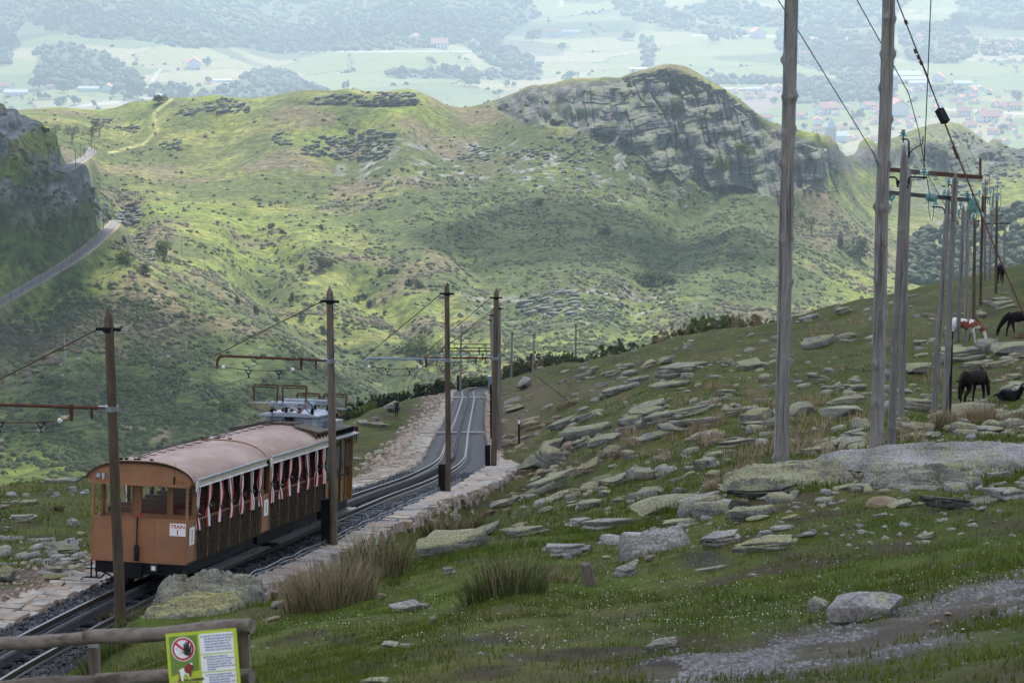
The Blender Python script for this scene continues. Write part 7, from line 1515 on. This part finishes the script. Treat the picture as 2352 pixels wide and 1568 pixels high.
# ================================================================ NEAR VEGETATION
SCR = []
def crest(u, vt, d, w, kind, mat, lab, grp, nm='tree', seed=0):
    p = P(u, vt, d); z = float(Hn(np.array([p[0]]), np.array([p[1]]))[0]); h = max(1.6, p[2] - z); w_ = w * d / F; w_ = max(w_, h * random.uniform(.75, 1.0)); kind = 'shrub' if 'bush' in lab or 'scrub' in lab else kind; tree(kind, (p[0], p[1], z - .1), w_, h * 1.05, lab, mat, grp, nm, seed)
random.seed(5)
for i, (u, vt, w) in enumerate(((795,935,40),(822,922,46),(846,914,44),(868,908,44),(890,900,50),(912,896,46),(934,898,40),(955,900,44),(978,890,46),(1002,893,40),(1020,897,30))): crest(u, vt, 238 + 3*(i % 4), w, 'pine', 'pine', 'dark bushy pine behind the left edge of the railway, %s from left' % ['first','second','third','fourth','fifth','sixth','seventh','eighth','ninth','tenth','eleventh'][i], 'pines left of the railway', 'pine_tree', i)
for i, (u, vt, w) in enumerate(((1046,872,44),(1070,862,46),(1098,864,44),(1120,868,36))): crest(u, vt, 285, w, 'pine', 'pine', 'dark bush behind the bend where the rails vanish, %s from left' % ['first','second','third','fourth'][i], 'bushes behind the bend', 'pine_tree', i + 3)
crest(822, 940, 212, 34, 'shrub', 'shrub', 'bright yellow green bush behind the woman in pink, left of two', 'bright bushes behind the woman', 'bush', 1); crest(842, 946, 214, 26, 'shrub', 'shrub', 'bright yellow green bush behind the woman in pink, right of two', 'bright bushes behind the woman', 'bush', 2)
i = 0
for u in np.arange(1160, 1500, 15):
    vt = float(np.interp(u, [1160,1200,1260,1330,1400,1450,1500], [848,822,810,812,806,790,778])) + random.uniform(-7, 8); crest(u + random.uniform(-5, 5), vt, 292 - 8 * (i % 3), random.uniform(30, 48), 'pine' if i % 3 else 'shrub', 'bush_brown' if u < 1290 and i % 2 else 'pine', 'dark scrubby tree in the thicket behind the ridge turf, %s from left' % PL_[i], 'thicket behind the ridge', 'pine_tree', i); i += 1
i = 0
for u in np.arange(1545, 1775, 20): crest(u + random.uniform(-6, 6), float(np.interp(u, [1540,1600,1680,1775], [762,740,730,738])) + random.uniform(-5, 6), 275 + 6 * (i % 3), random.uniform(26, 40), 'shrub', 'bush_brown' if i % 2 else 'bush', 'bush showing over the ridge turf left of the lone pole, %s from left' % PL_[i], 'bushes over the ridge', 'bush', i); i += 1
# grass blades over the nearer turf
def turf(n, y0, y1, h0, h1, nm):
    a = rng.uniform(-.27, .27, n * 3); y = np.exp(rng.uniform(math.log(y0), math.log(y1), n * 3)); x = a * y; z = Hn(x, y); u, v, d = proj(x, y, z); S, _, _ = track_near(x, y)
    gd, _ = seg_dist(u, v, [(2560,1315),(2352,1358),(2200,1405),(2050,1450),(1900,1492),(1700,1525),(1500,1548)]); wr_, wl_ = wr_of(y), wl_of(y)
    k = ((S > wr_ + .5) | (S < -wl_ - 1.8)) & (gd > 26) & ~((v > 1455) & (u > 1050) & (rng.random(n*3) < .75)) & (rng.random(n*3) < .25 + .75 * sm(.40, .60, fbm(x / 1.3, y / 1.3, 231, 3))); k = np.where(k)[0][:n]; x, y, z = x[k], y[k], z[k]; m = len(k); B = 6; V = np.zeros((m, B, 3, 3))
    for b in range(B):
        an = rng.uniform(0, 6.28, m); h = rng.uniform(h0, h1, m); w = h * .10; ox, oy = rng.normal(0, h1 * .9, m), rng.normal(0, h1 * .9, m); le = rng.uniform(.2, .9, m) * h; ca, sa = np.cos(an), np.sin(an)
        V[:, b, 0] = np.stack([x + ox - sa*w, y + oy + ca*w, z - .01], 1); V[:, b, 1] = np.stack([x + ox + sa*w, y + oy - ca*w, z - .01], 1); V[:, b, 2] = np.stack([x + ox + ca*le, y + oy + sa*le, z + h], 1)
    V = V.reshape(-1, 3); tag(link(bpy.data.objects.new(nm, np_mesh(nm, V, np.arange(len(V)).reshape(-1, 3), M['grass']))), kind='stuff')
turf(26000, 12, 46, .025, .075, 'grass'); turf(16000, 40, 120, .05, .16, 'grass')
n_ = 2300; a = rng.uniform(-.22, .22, n_*3); y = np.exp(rng.uniform(math.log(13), math.log(46), n_*3)); x = a*y; z = Hn(x, y); u, v, d = proj(x, y, z); S, _, _ = track_near(x, y); gd, _ = seg_dist(u, v, [(2352,1358),(1900,1492),(1500,1548)])
k = np.where((S > wr_of(y) + .6) & (gd > 30) & ((gau(u, v, 1800, 1380, 700, 90) + gau(u, v, 1000, 1420, 400, 60) + gau(u, v, 1800, 1240, 300, 40)) * (.2 + fbm(x, y, 241, 3)) > .34 * rng.random(n_*3) + .12))[0][:n_]
fv = np.array([(-1,-1,0),(1,-1,0),(1,1,0),(-1,1,0)], float); V, Fc = instance_arrays(fv, np.array([(0,1,2,3)]), trs(np.stack([x[k], y[k], z[k] + .035], 1), rng.uniform(0, 6, len(k)), rng.uniform(.0025, .0055, len(k)), rng.normal(.35, .3, (len(k), 2)))); tag(link(bpy.data.objects.new('daisies', np_mesh('daisies', V, Fc, M['flower']))), kind='stuff')
# rush clumps
def rush(u, v, wpx, hpx, dry, label, n=420, d=None, group='rush clumps'):
    g = hit(u, v)
    if not g: return
    p, d = g; W_, H_ = wpx * d / F, hpx * d / F; r_ = np.random.default_rng(int(u)); V = []; mi = []; bw_ = max(.006, .00030 * d * .6)
    root = thing('rush_clump', label, 'rush clump', p, 0, group)
    for col, nn in (('rush_dry', int(n*dry)), ('rush', n - int(n*dry))):
        if nn <= 0: continue
        a = r_.uniform(0, 6.28, nn); rr = np.sqrt(r_.random(nn)) * W_ / 2; bxx, byy = np.cos(a)*rr, np.sin(a)*rr*.55; bz = Hn(p[0] + bxx, p[1] + byy) - p[2] - .05; h = H_ * r_.uniform(.45, 1.05, nn) * (1 - .35*(rr/(W_/2))**2) * (1.0 if col == 'rush' else 1.05)
        lx, ly = bxx*.35 + r_.normal(0, .16, nn)*h, byy*.3 + r_.normal(0, .16, nn)*h; w = bw_ * r_.uniform(.6, 1.3, nn); wa = r_.uniform(0, PI, nn); wx, wy = np.cos(wa)*w, np.sin(wa)*w*.5
        A = np.stack([bxx - wx, byy - wy, bz], 1); B = np.stack([bxx + wx, byy + wy, bz], 1); C1 = np.stack([bxx + lx*.45 - wx*.8, byy + ly*.45 - wy*.8, bz + h*.6], 1); C2 = np.stack([bxx + lx*.45 + wx*.8, byy + ly*.45 + wy*.8, bz + h*.6], 1); T_ = np.stack([bxx + lx*1.15, byy + ly*1.15, bz + h], 1)
        V = np.stack([A, B, C2, C1, T_], 1).reshape(-1, 3); o_ = np.arange(nn)*5; Fc = np.concatenate([np.stack([o_, o_+1, o_+2], 1), np.stack([o_, o_+2, o_+3], 1), np.stack([o_+3, o_+2, o_+4], 1)])
        link(bpy.data.objects.new('dry_stems' if col == 'rush_dry' else 'green_stems', np_mesh('stems', V, Fc, M[col])), root)
for a in ((1160,1368,185,130,.22,'big green rush clump in the middle of the near turf',900),(760,1392,200,150,.80,'pale dry rush clump beside the big boulder and the paving',1000),(865,1330,150,145,.45,'tall rush clump at the right end of the pale dry one',700),(690,1405,80,90,.55,'rush tuft at the left end of the pale dry clump',260),(1015,1232,90,58,.6,'rush clump below the stone wall',380),(1085,1215,60,44,.6,'smaller rush clump right of the one below the wall',220),(1270,1335,110,55,.5,'sparse rushes right of the big green clump',200),
   (262,1440,130,62,.6,'grass tussock round the foot of the nearest catenary pole',420),(240,1515,120,75,.12,'green grass tussock behind the log fence',420),(120,1530,120,40,.3,'grass along the rail left of the fence tussock',260),(1655,1128,70,62,.92,'straw coloured rushes left of the huge lichen slab',320),(1705,1085,80,44,.92,'straw coloured rushes behind the huge lichen slab',300),(1848,1072,56,30,.95,'straw rush tuft between the thick poles',240),(2168,985,62,68,.9,'straw rushes round the foot of the tall grey pole',320),(2256,972,80,62,.9,'straw rushes under the standing black pony',340),(1598,992,32,36,.95,'straw rush tuft on the stacked slabs',140),
   (132,1172,30,26,.3,'dark rush tuft on the turf left of the coach',160),(1650,895,70,26,.9,'straw rushes high on the slope left of the lone thick pole',150),(1940,848,22,16,.9,'straw rush tuft behind the second thick pole',80),(1300,935,46,26,.85,'straw rushes near the bend boulders',120),(1620,1015,46,20,.85,'straw rushes right of the stacked slabs',110),(2345,775,34,24,.95,'straw rushes behind the pony at the right edge',110),(1395,1210,90,28,.7,'brown rushes among the pale slabs',160),(1170,1225,40,26,.7,'brown rush tuft over the rounded boulder',110)): rush(*a)
random.seed(9); pts = []
while len(pts) < 240:
    u, v = random.uniform(1230, 2352), random.uniform(690, 1060); g = hit(u, v)
    if g and fbm(np.array([g[0][0] / 7]), np.array([g[0][1] / 7]), 251, 2)[0] > .5: pts.append(g[0])
VV_ = []; 
for p in pts:
    for b in range(14): a = random.uniform(0, 6.28); h = random.uniform(.18, .5); x0, y0 = p[0] + random.gauss(0, .16), p[1] + random.gauss(0, .16); lx, ly = random.gauss(0, .12), random.gauss(0, .12); VV_ += [(x0 - .02, y0, p[2] - .03), (x0 + .02, y0, p[2] - .03), (x0 + lx, y0 + ly, p[2] + h)]
tag(link(bpy.data.objects.new('straw_tufts', np_mesh('straw_tufts', np.array(VV_), np.arange(len(VV_)).reshape(-1, 3), M['rush_dry']))), kind='stuff')
# ================================================================ SMALL THINGS
g = fhit(1357, 1344); st = MB(); n = 9
for i, z in enumerate((-.1, .1, .25, .33)):
    for j in range(n): w = 2*PI*j/n; r_ = .085 * (1 + .18*math.sin(3*w + i)) * (1 - .2*z); st.v.append((r_*math.cos(w) - z*.28, r_*math.sin(w)*.8, z + (.03*math.cos(w*2) if i == 3 else 0)))
for i in range(3):
    for j in range(n): st.f.append((i*n+j, i*n+(j+1) % n, (i+1)*n+(j+1) % n, (i+1)*n+j)); st.m.append(0)
st.f.append(tuple(range(3*n, 4*n))); st.m.append(0); o = st.build('tree_stump', M['log']); o.location = g[0]; tag(o, 'short leaning weathered wooden stump on the near turf', 'stump')
g = fhit(1192, 1020); mp = thing('marker_post', 'thin black marker post with a white band beside the rails', 'post', g[0]); MB().tube([(0,0,-.3),(0,0,1.25)], .045, 8).build('post', M['black'], mp); MB().tube([(0,0,1.0),(0,0,1.2)], .05, 8).build('white_band', M['white'], mp)
p = P(1127, 884, 246); cb = thing('trackside_cabinet', 'pale blue trackside cabinet half hidden by poles at the bend', 'cabinet', p); MB().box(-.25, .25, -.2, .2, -.6, .9).build('body', M['bluegrey_pipe'], cb); MB().box(-.28, .28, -.23, .23, .902, .95).build('lid', M['steel'], cb)
mh = MB().lathe([(.30,0),(.26,.06),(.12,.11),(.02,.12)], (0,0,0), 9).build('dung_heap', M['rush_dry']); mh.location = fhit(2030, 1158)[0]; tag(mh, 'dry brown dung heap under the huge lichen slab', 'dung')
# ================================================================ HORSES AND PEOPLE
def skin(name, J, E, mats, sub=2, root=0):
    me = bpy.data.meshes.new('sk'); names = list(J); me.from_pydata([J[k][:3] for k in names], [(names.index(a), names.index(b)) for a, b in E], []); o = bpy.data.objects.new('sk', me); COL.objects.link(o)
    o.modifiers.new('s', 'SKIN'); sv = me.skin_vertices[0].data
    for i, k in enumerate(names): sv[i].radius = (J[k][3], J[k][4] if len(J[k]) > 4 else J[k][3]); sv[i].use_root = (i == root)
    m = o.modifiers.new('u', 'SUBSURF'); m.levels = sub; m.render_levels = sub; bpy.context.view_layer.update()
    r_ = bpy.data.meshes.new_from_object(o.evaluated_get(bpy.context.evaluated_depsgraph_get())); bpy.data.objects.remove(o); r_.name = name
    r_.materials.clear()
    for mm in mats: r_.materials.append(mm)
    r_.polygons.foreach_set('use_smooth', [True]*len(r_.polygons)); return r_
def horse(u, v, d, rz, scale, label, mat, pose='graze'):
    g = hit(u, v); p = P(u, v, d) if not g else g[0]; root = thing('pony', label, 'pony', p, rz, 'ponies on the slope'); root.scale = (scale,)*3
    if pose == 'lie':
        J = {'pel': (-.42,0,.26,.24,.24), 'mid': (0,0,.28,.25,.25), 'che': (.36,0,.30,.24,.24), 'nb': (.52,0,.42,.16,.17), 'nm': (.66,.02,.62,.11,.13), 'poll': (.74,.02,.78,.09,.10), 'face': (.88,.03,.70,.07,.08), 'muz': (1.0,.03,.58,.05,.05), 'tl': (-.68,0,.2,.05,.05), 'te': (-.86,.05,.05,.03,.03),
             'h1': (-.30,.26,.16,.12,.12), 'h2': (.02,.36,.10,.06,.06), 'h3': (-.25,.42,.06,.04,.04), 'f1': (.36,.22,.16,.10,.10), 'f2': (.62,.30,.08,.05,.05), 'f3': (.95,.30,.05,.04,.04), 'k1': (-.30,-.26,.16,.12,.12), 'k2': (.02,-.36,.10,.06,.06), 'g1': (.36,-.22,.16,.10,.10), 'g2': (.66,-.26,.07,.05,.05)}
        E = [('pel','mid'),('mid','che'),('che','nb'),('nb','nm'),('nm','poll'),('poll','face'),('face','muz'),('pel','tl'),('tl','te'),('pel','h1'),('h1','h2'),('h2','h3'),('che','f1'),('f1','f2'),('f2','f3'),('pel','k1'),('k1','k2'),('che','g1'),('g1','g2')]
        mane = [((.50,0,.56),(.62,0,.76),(.72,.02,.90)), .05]; ears = (.72, .88)
    else:
        J = {'pel': (-.55,0,1.06,.25,.27), 'loin': (-.25,0,1.05,.24,.27), 'mid': (.05,0,1.00,.26,.30), 'che': (.42,0,1.02,.22,.29), 'nb': (.66,0,1.02,.13,.20), 'nm': (.90,0,.78,.09,.15), 'poll': (1.08,0,.52,.075,.10), 'face': (1.14,0,.30,.065,.085), 'muz': (1.18,0,.08,.05,.05), 'tl': (-.80,0,1.08,.05,.05), 'tm': (-.90,0,.78,.06,.06), 'te': (-.90,0,.32,.045,.045)}
        E = [('pel','loin'),('loin','mid'),('mid','che'),('che','nb'),('nb','nm'),('nm','poll'),('poll','face'),('face','muz'),('pel','tl'),('tl','tm'),('tm','te')]
        for s_, q in ((1, 'a'), (-1, 'b')):
            st_ = .10 * s_; J.update({'hh'+q: (-.52,.15*s_,.86,.13,.16), 'hk'+q: (-.46+st_*.5,.16*s_,.62,.08,.09), 'ho'+q: (-.66+st_,.15*s_,.42,.045,.055), 'hf'+q: (-.62+st_,.15*s_,.12,.036,.04), 'hq'+q: (-.58+st_,.15*s_,.0,.05,.05),
                      'fs'+q: (.44,.14*s_,.80,.10,.12), 'fk'+q: (.46-st_,.14*s_,.42,.05,.055), 'ff'+q: (.45-st_*1.4,.14*s_,.12,.036,.04), 'fq'+q: (.48-st_*1.4,.14*s_,.0,.05,.05)})
            E += [('pel','hh'+q),('hh'+q,'hk'+q),('hk'+q,'ho'+q),('ho'+q,'hf'+q),('hf'+q,'hq'+q),('che','fs'+q),('fs'+q,'fk'+q),('fk'+q,'ff'+q),('ff'+q,'fq'+q)]
        mane = [((.56,0,1.26),(.80,0,1.06),(1.02,0,.72),(1.12,0,.58)), .06]; ears = (1.04, .62)
    body = link(bpy.data.objects.new('body', skin('body', J, E, [M[mat]], 2, 1)), root)
    MB().tube(mane[0], [mane[1]*.6] + [mane[1]]*(len(mane[0])-2) + [mane[1]*.6], 6).build('mane', M['mane'], root, True)
    for s_ in (-1, 1): MB().lathe([(.035,0),(.03,.06),(.004,.13)], (0,0,0), 6).build('ear', M[mat], root, True).location = (ears[0], .06*s_, ears[1])
    return root
horse(2232,927,95,.85,1.05,'black pony grazing with its rump to the camera beside straw rushes','horse_bay'); horse(2316,920,96,-.75,.8,'black foal lying on the turf behind the standing pony','horse_black','lie')
horse(2340,772,140,PI + .25,1.15,'dark pony grazing head down at the right edge of the photo','horse_black'); horse(2212,786,132,-.15,1.0,'brown and white piebald pony grazing behind the pole pair','horse_pied'); horse(2296,648,222,1.45,1.15,'small dark pony far up on the ridge beside a pole','horse_black')
def person(u, v, d, rz, H_, label, top, legs, hairm, pack=None, sit=False):
    g = hit(u, v); p = g[0] if g else P(u, v, d); root = thing('person', label, 'person', p, rz, 'hikers'); k = H_ / 1.7; root.scale = (k,)*3
    J = {'pel': (0,0,.92,.13,.10), 'wai': (0,0,1.08,.12,.09), 'che': (0,0,1.30,.15,.10), 'nk': (0,0,1.46,.055,.055), 'hd0': (0,.02,1.55,.085,.095), 'hd': (0,.02,1.66,.075,.085)}; E = [('pel','wai'),('wai','che'),('che','nk'),('nk','hd0'),('hd0','hd')]
    for s_, q in ((1,'a'),(-1,'b')):
        J.update({'hp'+q: (.09*s_,0,.86,.09,.09), 'kn'+q: (.10*s_,.02,.48,.06,.06), 'an'+q: (.10*s_,-.02,.08,.042,.042), 'to'+q: (.11*s_,.12,.03,.035,.03), 'sh'+q: (.19*s_,0,1.38,.055,.055), 'el'+q: (.25*s_,.02,1.12,.042,.042), 'wr'+q: (.14*s_,.20,1.16,.032,.032), 'ha'+q: (.08*s_,.26,1.22,.032,.02)})
        E += [('pel','hp'+q),('hp'+q,'kn'+q),('kn'+q,'an'+q),('an'+q,'to'+q),('che','sh'+q),('sh'+q,'el'+q),('el'+q,'wr'+q),('wr'+q,'ha'+q)]
    me = skin('body', J, E, [M['skin'], M[top], M[legs]], 2); 
    for f in me.polygons:
        c = f.center; f.material_index = 2 if c.z < .96 and abs(c.x) < .22 else (1 if c.z < 1.44 and not (abs(c.y) > .16 and c.z > .9) and c.z >= .9 else 0)
    link(bpy.data.objects.new('body', me), root)
    V, Fc = ico(2); V = V * np.array([.105, .115, .12]); V = V[:, :] + np.array([0, -.015, 1.665]); link(bpy.data.objects.new('hair', np_mesh('hair', V, Fc, M[hairm], True)), root)
    for s_ in (-1, 1): MB().lathe([(.012,-.01),(.012,.01)], (.033*s_, .115, 1.60), 6).build('eye', M['sign_black'], root)
    MB().lathe([(.02,-.03),(.014,.02)], (0, .125, 1.575), 5).build('nose', M['skin'], root)
    if pack: MB().box(-.15, .15, -.26, -.10, 1.02, 1.42).build('backpack', M[pack], root)
person(816, 1018, 178, .5, 1.55, 'woman in a pink top and dark trousers with a bag strap, seen from behind', 'pink', 'navy', 'hair', 'navy'); person(911, 957, 200, .2, 1.45, 'hiker in a maroon jacket standing among the rocks above the woman', 'maroon', 'navy', 'mane', 'navy')
